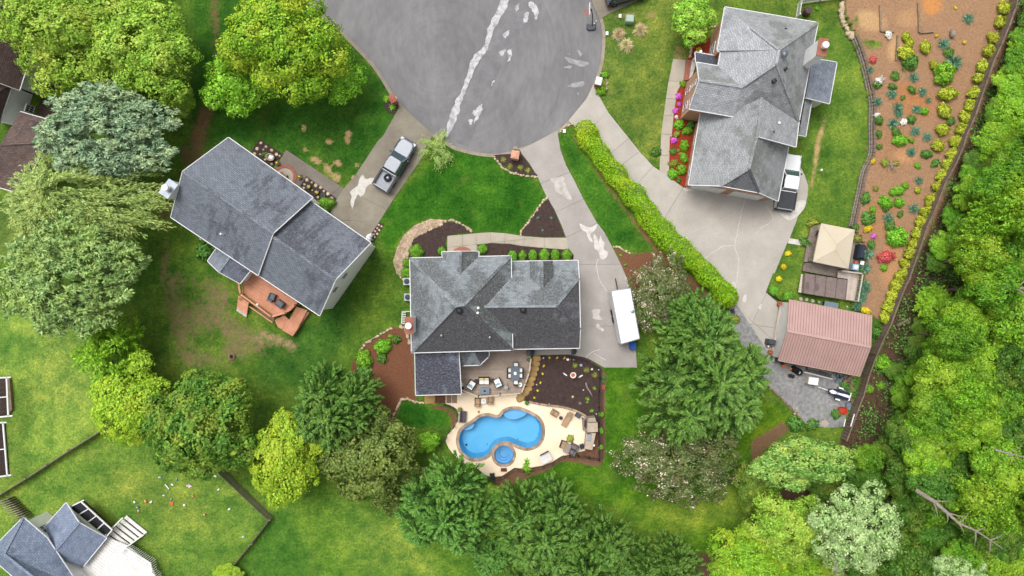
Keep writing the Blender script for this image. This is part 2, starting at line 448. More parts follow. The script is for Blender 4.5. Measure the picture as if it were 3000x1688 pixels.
M('slate_top', '#6d7780', '#5d666f', 2, .6)
M('blue_grey', '#7a8a98', '#687886', 2, .5)
M('soil_pot', '#3c332c', '#2b241f', 6, .95)
bricks('brick_pink', '#d09a7c', '#bf8768', '#c9b09a')
bricks('brick_red', '#a8543c', '#8f4430', '#b09484')
siding('siding_white', '#ffffff', '#f7f6f3')
siding('siding_grey', '#efeeea', '#e4e3de')
shingle('roof_left', '#878d9a', '#70767f', '#52545d', .56, streak=(1.5, .42), seed=1)
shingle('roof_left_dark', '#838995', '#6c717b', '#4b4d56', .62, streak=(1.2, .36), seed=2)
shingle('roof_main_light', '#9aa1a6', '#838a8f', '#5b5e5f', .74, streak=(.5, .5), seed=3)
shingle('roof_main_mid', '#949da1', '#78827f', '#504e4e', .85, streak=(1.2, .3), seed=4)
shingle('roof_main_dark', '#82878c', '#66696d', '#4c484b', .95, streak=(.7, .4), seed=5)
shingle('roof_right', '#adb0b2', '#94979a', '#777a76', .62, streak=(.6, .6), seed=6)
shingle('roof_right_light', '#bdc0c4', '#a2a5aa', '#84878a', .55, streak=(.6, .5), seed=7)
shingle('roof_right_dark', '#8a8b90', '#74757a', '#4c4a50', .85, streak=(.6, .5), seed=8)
shingle('roof_blue', '#959ca8', '#7f8692', '#666c78', .5, streak=(.7, .5), seed=9)
shingle('roof_slate', '#59606d', '#4a505c', '#3c4049', .5, streak=(.7, .5), seed=13)
shingle('roof_brown', '#75615a', '#5b4a45', '#43373a', .6, streak=(1.1, .3), seed=10)
shingle('roof_porch', '#858b9b', '#676c7a', '#3b3b44', .75, streak=(1.0, .3), seed=11)
shingle('roof_bl', '#8f9bb2', '#77839a', '#59647a', .5, streak=(.8, .4), seed=12)
def glassmat(name, c, r=.06, spec=.8):
    m, t, b, o = nodes(name); b.inputs['Base Color'].default_value = C(c); b.inputs['Roughness'].default_value = r
    b.inputs['Specular IOR Level'].default_value = spec; b.inputs['Coat Weight'].default_value = .6; return m
glassmat('window_glass', '#2f3c46'); glassmat('car_glass', '#41555a', .04)

# ------------------------------------------------------------------ ground: one sheet, lots differ in turf and soil
WALL_Y = [-200, 12, 53, 81, 115, 174, 248, 304, 373, 450, 500, 560, 620, 664, 740, 860, 910, 1000, 1100, 1200, 1300, 1400, 1900]
WALL_X = [2450, 2464, 2464, 2473, 2492, 2514, 2532, 2543, 2542, 2541, 2520, 2507, 2494, 2484, 2524, 2516, 2500, 2545, 2528, 2505, 2475, 2450, 2440]
def ground_z(px, py):
    px = np.asarray(px, float); py = np.asarray(py, float)
    d = px - np.interp(py, WALL_Y, WALL_X) - 6
    f = np.interp(py, [0, 880, 1010, 1300], [.62, .62, .45, .1])
    z = np.where(d > 0, f + np.minimum(d, 420) * S * .055, 0)
    return z
def G(px, py):                            # plan position on the ground surface
    z = float(ground_z(px, py)); return W(px, py, z)
ROAD = ([(640, -420), (770, -140)] + A((1, 0), (470, 0), (620, 120), (790, 270), (940, 420), (1100, 590), (1200, 730), (1290, 880), (1370, 985), (1560, 1170), (1680, 1260), (1850, 1370))
        + A((1, 1), (2000, 130), (2170, 160), (2300, 160), (2480, 120)) + A((2, 0), (0, 1415), (180, 1360), (420, 1230), (530, 1140), (700, 930), (770, 780), (830, 600), (850, 400), (845, 280), (825, 190), (750, 0)) + [(1700, -140), (1690, -420)])
POOL = smooth(A(Z2, (163, 1040), (185, 960), (230, 915), (300, 872), (345, 838), (400, 802), (480, 795), (560, 815), (610, 795), (640, 755), (700, 728), (780, 723), (860, 748), (930, 780), (990, 820), (1030, 880),
               (1042, 960), (1030, 1030), (990, 1090), (930, 1120), (870, 1127), (800, 1108), (740, 1082), (690, 1066), (640, 1066), (570, 1085), (520, 1130), (480, 1190), (420, 1227), (340, 1242), (270, 1227), (210, 1182), (175, 1120)), 3)
SPA_C, SPA_R = A1(Z2, 637, 1205), 100 / 3.622
POOL_W = W2(POOL); SPA_W = W(*SPA_C)
def pip(X, Y, poly):
    ins = np.zeros(X.shape, bool)
    for i in range(len(poly)):
        (x1, y1), (x2, y2) = poly[i - 1], poly[i]
        if y1 == y2: continue
        c = ((y1 > Y) != (y2 > Y)) & (X < (x2 - x1) * (Y - y1) / (y2 - y1) + x1); ins ^= c
    return ins
def pdist(X, Y, poly, closed=True):
    D = np.full(X.shape, 1e9)
    for i in range(0 if closed else 1, len(poly)):
        (x1, y1), (x2, y2) = poly[i - 1], poly[i]; dx, dy = x2 - x1, y2 - y1; L = dx * dx + dy * dy + 1e-9
        t = np.clip(((X - x1) * dx + (Y - y1) * dy) / L, 0, 1); D = np.minimum(D, np.hypot(X - x1 - t * dx, Y - y1 - t * dy))
    return D
def sdist(X, Y, poly): d = pdist(X, Y, poly); return np.where(pip(X, Y, poly), d, -d)

GX = np.arange(-66, 66.01, .33); GY = np.arange(-40, 40.01, .33)
gx, gy = np.meshgrid(GX, GY)
PX = 1500 + gx / S; PY = 844 - gy / S
gz = ground_z(PX, PY)
rs = np.random.default_rng(3)
def vnoise(scale, seed):                  # smooth lattice noise over the map
    r_ = np.random.default_rng(seed); n = r_.random((64, 96)); u = (PX + 500) / scale % 95; v = (PY + 500) / scale % 63
    i = u.astype(int); j = v.astype(int); fu = u - i; fv = v - j; fu = fu * fu * (3 - 2 * fu); fv = fv * fv * (3 - 2 * fv)
    j1 = (j + 1) % 64; i1 = (i + 1) % 96
    return (n[j, i] * (1 - fu) + n[j, i1] * fu) * (1 - fv) + (n[j1, i] * (1 - fu) + n[j1, i1] * fu) * fv
def tone(c): c = np.array(c[:3]); m = c.mean(); return np.maximum((m + (c - m) * 1.02) * .97, .004)
base = np.empty(gx.shape + (3,)); base[:] = tone(C('#5f8430'))
def paint(poly, col, soft=25, amt=1.0):
    d = sdist(PX, PY, poly); f = np.clip((d + soft) / (2 * soft), 0, 1) * amt; f = (f * f * (3 - 2 * f))[..., None]
    base[:] = base * (1 - f) + tone(C(col)) * f
soil = np.zeros(gx.shape); scol = np.empty(gx.shape + (3,)); scol[:] = C('#7d6248')[:3]
def dirt(shape, col, amt=1.0, soft=14):
    if len(shape) == 5 and not hasattr(shape[0], '__len__'):
        cx, cy, rx, ry, rot = shape; c_, s_ = math.cos(R(rot)), math.sin(R(rot)); u = ((PX - cx) * c_ + (PY - cy) * s_) / rx; v = (-(PX - cx) * s_ + (PY - cy) * c_) / ry
        d = np.clip(1.35 - np.hypot(u, v), 0, 1); f = np.clip(d / .7, 0, 1) * amt
    else:
        d = sdist(PX, PY, shape); f = np.clip((d + soft) / (2 * soft), 0, 1) * amt
    ff = np.clip(f * 1.5, 0, 1)[..., None]
    scol[:] = scol * (1 - ff) + np.array(C(col)[:3]) * ff
    np.maximum(soil, f, out=soil)
# turf of each lot
paint([(560, -40), (900, 0), (1260, 380), (1000, 520), (900, 480), (660, 400), (560, 420)], '#3f6f24', 20)
paint(A((1, 1), (1180, 800), (1000, 1100), (950, 1449)) + [(1000, 1000), (980, 1130), (760, 1140), (760, 1020), (930, 930), (1100, 720)], '#43702a', 25)
paint(A((1, 1), (1820, 90), (2230, 165), (2330, 300), (2576, 385)) + A((2, 1), (330, 560), (70, 920)) + A((1, 1), (2480, 930), (2060, 900), (1850, 790), (1620, 770), (1400, 900), (1240, 1150), (1200, 1000), (1150, 800), (1330, 560)), '#3c7420', 14)
paint(A((2, 1), (440, 0), (560, 0), (900, 500), (1250, 980), (1250, 1080), (950, 1040), (680, 600)), '#457a26', 10)
paint([(1740, -60), (2130, -60), (2080, 60), (1960, 160), (1940, 480), (1860, 430), (1760, 280), (1750, 120)], '#718a3c', 20)
paint([(1760, 40), (1850, 60), (1900, 180), (1770, 330), (1755, 120)], '#65853a', 30, .6)
paint([(2130, -60), (2480, -60), (2480, 90), (2250, 60)], '#6f8a38', 20)
paint([(2400, 60), (2480, 90), (2520, 200), (2535, 320), (2530, 480), (2490, 640), (2400, 680), (2330, 720), (2370, 560), (2330, 460), (2340, 380)], '#6c8f38', 18)
paint([(2330, 700), (2380, 720), (2340, 870), (2250, 850)], '#6f9138', 12)
paint(A((2, 2), (880, 900), (1150, 890), (1250, 1300), (1100, 1449), (880, 1449)), '#3e7c17', 8)
paint([(1560, 1360), (1770, 1330), (1780, 1080), (1880, 1080), (1870, 1300), (2000, 1450), (2210, 1300), (2300, 1230), (2210, 1520), (2060, 1660), (1800, 1480), (1600, 1440)], '#558524', 20)
paint([(1850, 1480), (2050, 1460), (2200, 1420), (2190, 1520), (1980, 1570)], '#7d9a38', 40, .9)
paint([(2170, 1100), (2330, 1230), (2240, 1300), (2140, 1330)], '#5f8620', 20)
paint([(880, 1250), (1000, 1440), (1250, 1560), (1500, 1640), (1560, 1760), (900, 1760), (800, 1500), (760, 1400)], '#6b9436', 40)
paint([(1000, 1480), (1200, 1500), (1300, 1700), (1050, 1700)], '#7f9f44', 60, .7)
paint([(690, 1500), (850, 1490), (960, 1720), (650, 1720)], '#4c7c2e', 30, .9)
paint([(0, 880), (280, 960), (300, 1240), (180, 1350), (0, 1440), (-60, 1000)], '#80a648', 25)
paint([(100, 930), (250, 1000), (290, 1200), (60, 1220)], '#86a44c', 50, .6)
paint([(-60, 1450), (200, 1330), (400, 1270), (640, 1330), (800, 1490), (680, 1660), (500, 1760), (-60, 1760)], '#749a40', 25)
paint([(300, 1340), (560, 1400), (640, 1560), (440, 1560), (300, 1460)], '#779340', 70, .7)
paint(A((1, 2), (1390, 1190), (1560, 1240), (1850, 1300), (1800, 1449), (1300, 1449)), '#3c7522', 8)
paint([(-60, 560), (150, 640), (120, 760), (-60, 760)], '#6b8740', 25)
for sc_, sd_, a_ in ((34, 1, .30), (13, 2, .20), (80, 5, .22)):
    n_ = vnoise(sc_, sd_)[..., None]
    base *= 1 + (n_ - .5) * 2 * a_ * np.array([1.25, .75, .8])
# bare soil, mown-out strips, worn turf
dirt([(600, -20), (650, -20), (655, 200), (640, 330), (600, 480), (520, 520), (540, 400), (580, 300), (615, 150)], '#7d5b42', .6, 26)
dirt([(470, 480), (520, 560), (500, 700), (470, 690), (440, 560)], '#74563c', .55, 24)
dirt((560, 470, 60, 30, 60), '#6d573e', .6)
dirt(A((0, 1), (1560, 830), (1640, 1100), (1600, 1449), (1480, 1449), (1470, 1200)), '#8a6f56', .55, 22)
dirt(A((0, 2), (1480, -100), (1700, -60), (2100, 0), (2280, 120), (2250, 330), (2500, 500), (2700, 600), (2576, 800), (2300, 900), (1950, 960), (1750, 1000), (1620, 860), (1540, 620), (1480, 300)), '#8c765a', .54, 45)
dirt(A((1, 2), (0, 480), (330, 600), (450, 680), (350, 790), (200, 700), (0, 640)), '#a98d6e', .56, 16)
for p_ in ((600, 1000, 60, 46, 10), (560, 860, 50, 50, 20), (640, 1010, 18, 50, 0)):
    d_ = np.clip(1.2 - np.hypot((PX - p_[0]) / p_[2], (PY - p_[1]) / p_[3]), 0, 1); soil -= d_ * .2
for p_ in ((890, 375, 12, 16, 0), (965, 415, 16, 12, 0), (1020, 400, 15, 28, 8), (895, 440, 11, 9, 0), (925, 470, 24, 14, 20), (960, 498, 16, 26, -30), (985, 520, 18, 18, 0), (990, 478, 20, 12, 15), (1045, 485, 10, 10, 0), (1035, 520, 12, 8, 0)):
    dirt(p_, '#c0a074', .6)
dirt((1895, 330, 8, 60, 25), '#8d8a48', .3)
for p_ in ((1830, 45, 40, 12, -10), (1905, 45, 25, 14, -25), (1990, 160, 26, 34, 0), (1790, 270, 10, 16, 0)): dirt(p_, '#a08b5c', .55)
dirt([(2385, 400), (2420, 330), (2428, 340), (2400, 470), (2380, 570), (2368, 560)], '#c3a673', .62, 9)
dirt(A((2, 1), (560, 0), (620, 0), (800, 200), (900, 420), (1100, 700), (1350, 960), (1500, 1140), (1420, 1160), (1230, 950), (1050, 700), (850, 430), (740, 230)), '#8a6a4a', .82, 12)
dirt(A((2, 1), (950, 1040), (1120, 1110), (1400, 1080), (1700, 1380), (1790, 1449), (1300, 1449), (1120, 1449), (1060, 1290)), '#7a553f', .95, 10)
dirt(A((2, 2), (1560, 0), (1680, 0), (1960, 300), (2060, 560), (1900, 400), (1650, 300)), '#74533c', .85, 12)
dirt(A((2, 2), (840, 900), (890, 960), (880, 1449), (830, 1449)), '#93745a', .9, 5)
dirt(A((2, 3), (830, 0), (880, 0), (880, 330), (830, 420), (700, 400), (560, 370), (440, 380), (330, 460), (200, 500), (60, 560), (-120, 620), (-200, 540), (0, 420), (200, 420), (420, 310), (560, 285), (820, 340)), '#80604b', .95, 6)
dirt(A((1, 2), (1300, 500), (1480, 560), (1500, 1170), (1560, 1240), (1380, 1180), (1290, 1449), (1180, 1449), (1150, 1250), (1080, 960), (890, 950), (900, 860), (990, 700), (1150, 600)), '#7a523d', .97, 6)
dirt(A((1, 2), (1560, 1250), (1760, 1250), (1880, 1320), (1900, 1449), (1830, 1449), (1850, 1380), (1800, 1310)), '#7a5845', .95, 5)
dirt([(2195, 1290), (2290, 1230), (2330, 1250), (2240, 1330), (2215, 1480), (2190, 1530), (2195, 1400)], '#7d6248', .75, 14)
dirt([(2030, 1620), (2140, 1600), (2160, 1700), (2040, 1720)], '#6b5342', .8, 20)
GARD = [(2464, -60)] + [(x + 6, y) for x, y in zip(WALL_X[1:16], WALL_Y[1:16])] + [(2510, 905), (2590, 950), (2640, 820), (2760, 560), (2880, 260), (2985, -60)]
dirt(GARD, '#a07d60', 1.0, 5)
for p_, c_, a_ in (((2712, 24, 24, 30, 0), '#c48852', 1), ((2650, 65, 34, 22, 0), '#b08a66', 1), ((2610, 150, 18, 34, 10), '#bf9a70', .9), ((2540, 70, 40, 26, 20), '#bd9a70', .9), ((2660, 300, 60, 40, 30), '#ab7850', .9), ((2600, 430, 60, 60, 0), '#a07a5a', .9), ((2570, 640, 40, 50, 0), '#a67c58', .9), ((2600, 760, 26, 70, 10), '#b78a62', .9), ((2640, 460, 30, 20, 0), '#b98b63', .8)): dirt(p_, c_, a_)
for p_ in ((2520, 130, 44, 34, 60), (2498, 70, 30, 44, 0), (2560, 140, 34, 20, 0)):
    d_ = np.clip(1.2 - np.hypot((PX - p_[0]) / p_[2], (PY - p_[1]) / p_[3]), 0, 1); soil -= d_ * .5
FOREST = [(2985, -60), (2880, 260), (2760, 560), (2640, 840), (2560, 1060), (2470, 1280), (2440, 1330), (2300, 1420), (2220, 1560), (2100, 1800), (3400, 1800), (3400, -100)]
dirt(FOREST, '#5d4838', 1.0, 10)
dirt([(2545, 950), (2575, 960), (2520, 1130), (2500, 1120)], '#6f7a40', .2, 8)
dirt(A(Z2, (990, 135), (1340, 122), (1510, 165), (1680, 280), (1695, 700), (1700, 1265), (1480, 1250), (1600, 1100), (1560, 850), (1000, 690), (840, 620)), '#5f493f', 1.0, 3)
# road bed and pool pit lie below the turf
rd = sdist(PX, PY, ROAD); gz = np.where(rd > -3, -.34, gz)
pd_ = np.maximum(sdist(PX, PY, POOL), SPA_R - np.hypot(PX - SPA_C[0], PY - SPA_C[1])); gz = np.where(pd_ > -9, -2.3, gz)
gz = gz + np.where(gz == 0, (vnoise(20, 9) - .5) * .016 - .01, 0)
ny, nx = gx.shape
Vg = np.stack([gx, gy, gz], -1).reshape(-1, 3)
idx = np.arange(nx * ny).reshape(ny, nx)
Fq = np.stack([idx[:-1, :-1], idx[:-1, 1:], idx[1:, 1:], idx[1:, :-1]], -1).reshape(-1, 4)
# far skirt of the same sheet
B0, B1, E0, E1 = GX[0], GX[-1], GY[0], GY[-1]; far = 900.
sk = np.array([(-far, -far, 0), (far, -far, 0), (far, far, 0), (-far, far, 0)]); nb = len(Vg)
Vg = np.concatenate([Vg, sk])
me = bpy.data.meshes.new('ground')
faces = [tuple(f) for f in Fq.tolist()]
bot = idx[0, :].tolist(); top = idx[-1, :].tolist(); lef = idx[:, 0].tolist(); rig = idx[:, -1].tolist()
faces += [tuple([nb, nb + 1] + bot[::-1]), tuple([nb + 1, nb + 2] + rig[::-1]), tuple([nb + 2, nb + 3] + top), tuple([nb + 3, nb] + lef)]
me.from_pydata(Vg.tolist(), [], faces)
at = me.color_attributes.new('turf', 'FLOAT_COLOR', 'POINT'); a_ = np.ones((len(Vg), 4), np.float32); a_[:] = C('#56792a'); a_[:nb, :3] = base.reshape(-1, 3); at.data.foreach_set('color', a_.ravel())
at = me.color_attributes.new('soil', 'FLOAT_COLOR', 'POINT'); a_ = np.zeros((len(Vg), 4), np.float32); a_[:nb, :3] = scol.reshape(-1, 3); at.data.foreach_set('color', a_.ravel())
at = me.attributes.new('bare', 'FLOAT', 'POINT'); a_ = np.zeros(len(Vg), np.float32); a_[:nb] = np.clip(soil, 0, 1).ravel(); at.data.foreach_set('value', a_)
m_, t_, b_, o_ = nodes('ground_turf')
ps = N(t_, 'NewGeometry').outputs['Position']
tu = N(t_, 'Attribute', attribute_name='turf').outputs['Color']; so = N(t_, 'Attribute', attribute_name='soil').outputs['Color']; ba = N(t_, 'Attribute', attribute_name='bare').outputs['Fac']
n1 = noise(t_, ps, 5.0, 5, .72); n2 = noise(t_, ps, 1.1, 5, .62); n3 = noise(t_, ps, .32, 3)
tcol = mix(t_, 1.0, tu, ramp(t_, n1, [(.3, g(.42)), (.5, g(.86)), (.72, (1.5, 1.32, 1.3, 1))]), 'MULTIPLY')
tcol = mix(t_, 1.0, tcol, ramp(t_, noise(t_, ps, 2.4, 4, .7), [(.3, g(.72)), (.7, (1.22, 1.14, 1.1, 1))]), 'MULTIPLY')
tcol = mix(t_, 1.0, tcol, ramp(t_, n2, [(.28, (.66, .76, .72, 1)), (.5, (1, 1, 1, 1)), (.74, (1.34, 1.14, 1.05, 1))]), 'MULTIPLY')
tcol = mix(t_, ramp(t_, n3, [(.56, g(0)), (.76, g(.2))]), tcol, C('#93944a'))
scl = mix(t_, 1.0, so, ramp(t_, noise(t_, ps, 6.5, 6, .78), [(.25, g(.5)), (.5, g(1)), (.75, g(1.5))]), 'MULTIPLY')
ed = math_(t_, 'ADD', ba, math_(t_, 'MULTIPLY', math_(t_, 'SUBTRACT', noise(t_, ps, 1.6, 6, .75), .5), 1.0))
fac = ramp(t_, ed, [(.38, g(0)), (.66, g(1))])
t_.links.new(mix(t_, fac, tcol, scl), b_.inputs['Base Color']); b_.inputs['Roughness'].default_value = .95; b_.inputs['Specular IOR Level'].default_value = .1
bump(t_, b_, noise(t_, ps, 9, 5, .8), .55, .08)
me.materials.append(m_)
ground = bpy.data.objects.new('ground', me); COL.objects.link(ground); ground['kind'] = 'structure'

# ------------------------------------------------------------------ paving sheets
def struct(name, poly_px, z0, z1, mat, label=None, holes=None):
    poly = W2(poly_px, max(z1, 0))
    if holes:
        bm = bmesh.new(); ed = []
        for lp in [poly] + holes:
            vs = [bm.verts.new((x, y, z1)) for x, y in lp]
            ed += [bm.edges.new((vs[i - 1], vs[i])) for i in range(len(vs))]
        bmesh.ops.triangle_fill(bm, use_beauty=True, use_dissolve=False, edges=ed)
        mb = MB(); bm.verts.index_update(); mb.v = [tuple(v.co) for v in bm.verts]
        for f in bm.faces:
            q = [v.index for v in f.verts]
            mb.f.append(tuple(q if f.normal.z > 0 else q[::-1])); mb.m.append(0)
        bm.free()
        for lp in [poly] + holes:
            for i in range(len(lp)):
                a, b = lp[i - 1], lp[i]; mb.face([(a[0], a[1], z0), (b[0], b[1], z0), (b[0], b[1], z1), (a[0], a[1], z1)])
    else: mb = MB().prism(poly, z0, z1)
    o = mb.build(name, mat); o['kind'] = 'structure'; return o
def ragged(pts, n=5, amp=3.0, seed=0):
    rn = random.Random(seed); p = smooth(pts, n); return [(x + rn.uniform(-amp, amp), y + rn.uniform(-amp, amp)) for x, y in p]
ROADS = smooth(ROAD[1:-1], 3, closed=False); ROADS = [ROAD[0]] + ROADS + [ROAD[-1]]
road = struct('road', ROADS, -.4, -.12, 'asphalt')
def child(name, parent, poly_px, z0, z1, mat):
    o = MB().prism(W2(poly_px, max(z1, 0)), z0, z1).build(name, mat, parent); return o
PATCH = A((1, 0), (2400, -60), (2380, 20), (2250, 300), (2130, 560), (2010, 800), (1900, 1080), (1810, 1285), (1900, 1350), (2000, 1385), (2050, 1260), (2200, 880), (2330, 590), (2480, 330), (2590, 90)) + [(1570, -20)]
PATCH = [(1505, -200), (1495, -20)] + PATCH[1:-1] + [(1580, -20), (1650, -200)]
child('patch_strip', road, PATCH, -.13, -.114, 'asphalt_patch')
left_e = A((1, 0), (2395, -30), (2330, 130), (2240, 280), (2190, 440), (2140, 520), (2060, 660), (1990, 830), (1940, 960), (1900, 1090), (1815, 1275))
wid = [26, 30, 17, 19, 27, 22, 15, 19, 29, 8]
bl = [(x - wd * random.uniform(.7, 1.2), y - 2) for (x, y), wd in zip(left_e, wid)]
child('bleached_streak', road, ragged(left_e + bl[::-1], 5, 2.4, 4), -.12, -.108, 'asphalt_bleach')
for i, pl in enumerate(([(1548, 10), (1562, 5), (1578, 30), (1570, 55), (1560, 30)], [(1536, 40), (1548, 36), (1546, 60), (1535, 66)], [(1510, 20), (1520, 10), (1515, 34)], [(1462, 152), (1480, 145), (1470, 165)],
                        [(1488, 150), (1500, 142), (1496, 170), (1484, 185), (1490, 165)], [(1380, 330), (1395, 318), (1410, 305), (1412, 318), (1398, 350), (1388, 360), (1392, 338)], [(1372, 352), (1384, 348), (1380, 366)],
                        [(1474, 100), (1492, 88), (1488, 102), (1480, 112)], [(1443, 240), (1450, 236), (1442, 250)])):
    child('bleached_patch', road, ragged(pl, 5, 2.4, i), -.12, -.107, 'asphalt_bleach')
for i, pl in enumerate(([(1655, 165), (1690, 175), (1725, 182), (1712, 195), (1670, 183)], [(1692, 145), (1705, 155), (1700, 168)], [(1652, 195), (1672, 192), (1672, 198), (1655, 199)], [(1665, 248), (1708, 238), (1710, 252), (1670, 255)], [(1660, 155), (1670, 156), (1668, 160)], [(1690, 270), (1698, 274), (1694, 278)])):
    child('worn_patch', road, ragged(pl, 3, 1.4, 20 + i), -.12, -.108, 'asphalt_scuff')
# kerb: short cast lengths round the turning circle
kerb = thing('kerb', None, None, tuple(W(1300, 400))); kerb['kind'] = 'structure'
kp = W2(ROADS[3:-3]); kout = []
def offs(pts, d):
    out = []
    for i in range(len(pts)):
        a, b = Vector(pts[max(i - 1, 0)]), Vector(pts[min(i + 1, len(pts) - 1)]); e = (b - a).normalized(); out.append((pts[i][0] + e.y * d, pts[i][1] - e.x * d))
    return out
sgn = -1 if area(W2(ROADS)) > 0 else 1
ko = offs(kp, -.36 * sgn)
for i in range(0, len(kp) - 2, 2):
    q = kp[i:i + 3] + ko[i:i + 3][::-1]
    MB().prism(q, -.4, .012 + random.uniform(0, .006), shrink=.006).build('kerb_length', 'kerb_concrete', kerb)

def slabs(name, poly_px, cuts, mat, z=.03, gap=.035):
    root = thing(name, None, None, tuple(W(*poly_px[0]))); root['kind'] = 'structure'
    child('base', root, poly_px, -.1, .004, 'joint_dark')
    ps_ = [W2(poly_px)]
    for a, b in cuts: ps_ = cut(ps_, tuple(W(*a)[:2]), tuple(W(*b)[:2]))
    for p in ps_:
        MB().prism(p, -.02, z + random.uniform(0, .006), shrink=gap / 2).build('slab', mat, root)
    return root
DC = A((2, 1), (65, 130), (160, 250), (240, 380), (320, 560), (400, 690), (480, 870), (510, 960), (530, 1050), (580, 1120), (570, 1300)) + A((2, 2), (560, 700), (100, 710), (100, 780), (560, 775), (700, 800), (780, 840), (870, 893), (1180, 893), (1160, 600), (1120, 150)) \
    + A((2, 1), (1110, 1449), (1090, 1350), (1020, 1190), (950, 1050), (870, 900), (800, 810), (680, 600), (580, 400), (510, 270), (460, 130), (437, 0)) + A((2, 0), (428, 1232), (180, 1362))
q_ = lambda t, *p: [tuple(x) for x in A(t, *p)]
d1 = slabs('driveway', DC, [q_((2, 1), (285, 440), (540, 340)), q_((2, 1), (415, 710), (680, 590)), q_((2, 1), (500, 955), (810, 815)), q_((2, 1), (630, 1210), (1020, 1205)), q_((2, 2), (640, 500), (1000, 500))], 'drive_centre')
for i, pl in enumerate((A((2, 1), (640, 820), (700, 850), (760, 850), (800, 825), (790, 870), (740, 925), (760, 990), (730, 985), (700, 905), (660, 880)), A((2, 1), (770, 925), (800, 950), (815, 1000), (840, 925), (850, 980), (875, 1000), (865, 1060), (910, 1100), (870, 1160), (830, 1140), (815, 1080), (780, 1050)),
                        A((2, 2), (755, 350), (830, 345), (825, 400), (855, 440), (770, 435), (762, 390)), A((2, 2), (795, 500), (815, 475), (840, 515), (868, 530), (850, 552)))):
    child('cleaned_patch', d1, ragged(pl, 3, .9, 40 + i), .03, .0425, 'concrete_clean')
child('cleaned_patch', d1, ragged(A((2, 1), (365, 400), (480, 380), (500, 450), (555, 560), (550, 600), (500, 570), (420, 520), (390, 440)), 3, 2, 50), .03, .042, faded('concrete_worn', '#c9c3bc', '#aea8a1', .4, .6, 1.6) or 'concrete_worn')
def crack(root, pts, wd=.05, mat='concrete_clean', z=.0445, seed=0):
    rn = random.Random(seed); p = smooth(pts, 5, closed=False); p = [(x + rn.uniform(-1, 1), y + rn.uniform(-1, 1)) for x, y in p]
    a = [tuple(W(x, y)[:2]) for x, y in p]; b = offs(a, wd)
    MB().prism(a + b[::-1], .03, z).build('sealed_crack', mat, root)
crack(d1, A((2, 1), (815, 1160), (800, 1210), (820, 1330), (860, 1410)) + A((2, 2), (870, 120), (895, 170)), .07)
crack(d1, A((2, 2), (695, 800), (740, 750), (830, 715)), .07); crack(d1, A((2, 2), (770, 755), (830, 790), (890, 820)), .06)
crack(d1, A((2, 2), (650, 620), (700, 690), (760, 735)), .035, 'concrete_worn')
DR = A((2, 0), (530, 1140), (620, 1030), (700, 935), (765, 795), (800, 860), (830, 920), (910, 1065), (1020, 1200), (1220, 1449)) + A((2, 1), (1240, 180), (1330, 280), (1480, 380), (1640, 500), (2000, 470)) + A((3, 1), (250, 560), (460, 270), (505, 360), (540, 460), (535, 560), (510, 660), (440, 760), (430, 800), (365, 960), (340, 1010), (220, 1300)) \
    + A((3, 2), (210, 0), (140, 180), (265, 290), (235, 520), (200, 740), (170, 775), (90, 640), (5, 510)) + A((2, 2), (2180, 390), (2110, 290), (1950, 60)) + A((2, 1), (1900, 1350), (1500, 960), (1250, 700), (1000, 380), (860, 160), (760, 0)) + A((2, 0), (640, 1240))
d2 = slabs('driveway', DR, [q_((2, 0), (755, 1195), (910, 1065)), q_((2, 1), (930, 160), (1100, 20)), q_((2, 1), (1060, 250), (1220, 130)), q_((2, 1), (1160, 470), (1335, 280)), q_((2, 1), (1435, 780), (1615, 480)), q_((2, 2), (2120, 330), (2290, 480)),
                            q_((2, 2), (2260, 480), (2400, 190)), q_((3, 2), (0, 485), (205, 515))], 'drive_right')
crack(d2, A((2, 1), (2205, 580), (2160, 740), (2130, 900), (2105, 1040), (2140, 1180), (2110, 1400)), .06, seed=1); crack(d2, A((2, 1), (2105, 1030), (1990, 1040), (1880, 1110), (1780, 1180)), .06, seed=2)
crack(d2, A((2, 1), (2160, 725), (2050, 750), (1880, 850), (1740, 880), (1600, 980)), .045, 'concrete_worn', seed=3); crack(d2, A((2, 1), (2400, 660), (2465, 780), (2360, 860), (2290, 930)), .05, seed=4); crack(d2, A((2, 1), (2150, 1080), (2300, 1130), (2490, 1210)), .04, 'concrete_worn', seed=5)
crack(d2, A((2, 1), (2110, 1400), (2060, 1200)), .04, 'concrete_worn', seed=7); crack(d2, A((2, 1), (2140, 810), (2290, 870), (2360, 850)), .035, 'concrete_worn', seed=8)
child('cleaned_patch', d2, ragged(A((3, 1), (250, 690), (300, 600), (330, 640), (510, 600), (500, 680), (430, 760), (350, 790)), 3, .8, 61), .03, .0425, 'concrete_clean')
for i, pl in enumerate((A((2, 2), (2060, 100), (2095, 80), (2110, 110), (2105, 160), (2075, 140)), A((2, 2), (2205, 200), (2215, 250), (2195, 280), (2172, 245)), A((3, 2), (100, 290), (100, 330), (85, 345), (70, 325), (90, 300)), A((2, 1), (1640, 470), (1800, 465), (1990, 490), (1860, 510), (1640, 512)))):
    child('cleaned_patch', d2, ragged(pl, 3, .7, 62 + i), .03, .042, 'concrete_clean')
DL = A((1, 0), (1375, 990), (1560, 1175), (1680, 1262)) + A((1, 1), (1610, 80), (1590, 170), (1300, 590), (1160, 810), (1090, 920), (1050, 955), (1000, 960), (700, 720), (760, 590), (830, 490), (940, 360), (1150, 40)) + A((1, 0), (1200, 1280), (1300, 1100), (1350, 1010))
d3 = slabs('driveway', DL, [q_((1, 1), (830, 490), (1250, 700)), q_((1, 1), (940, 370), (1330, 560)), q_((1, 1), (820, 790), (1160, 810))], 'drive_left')
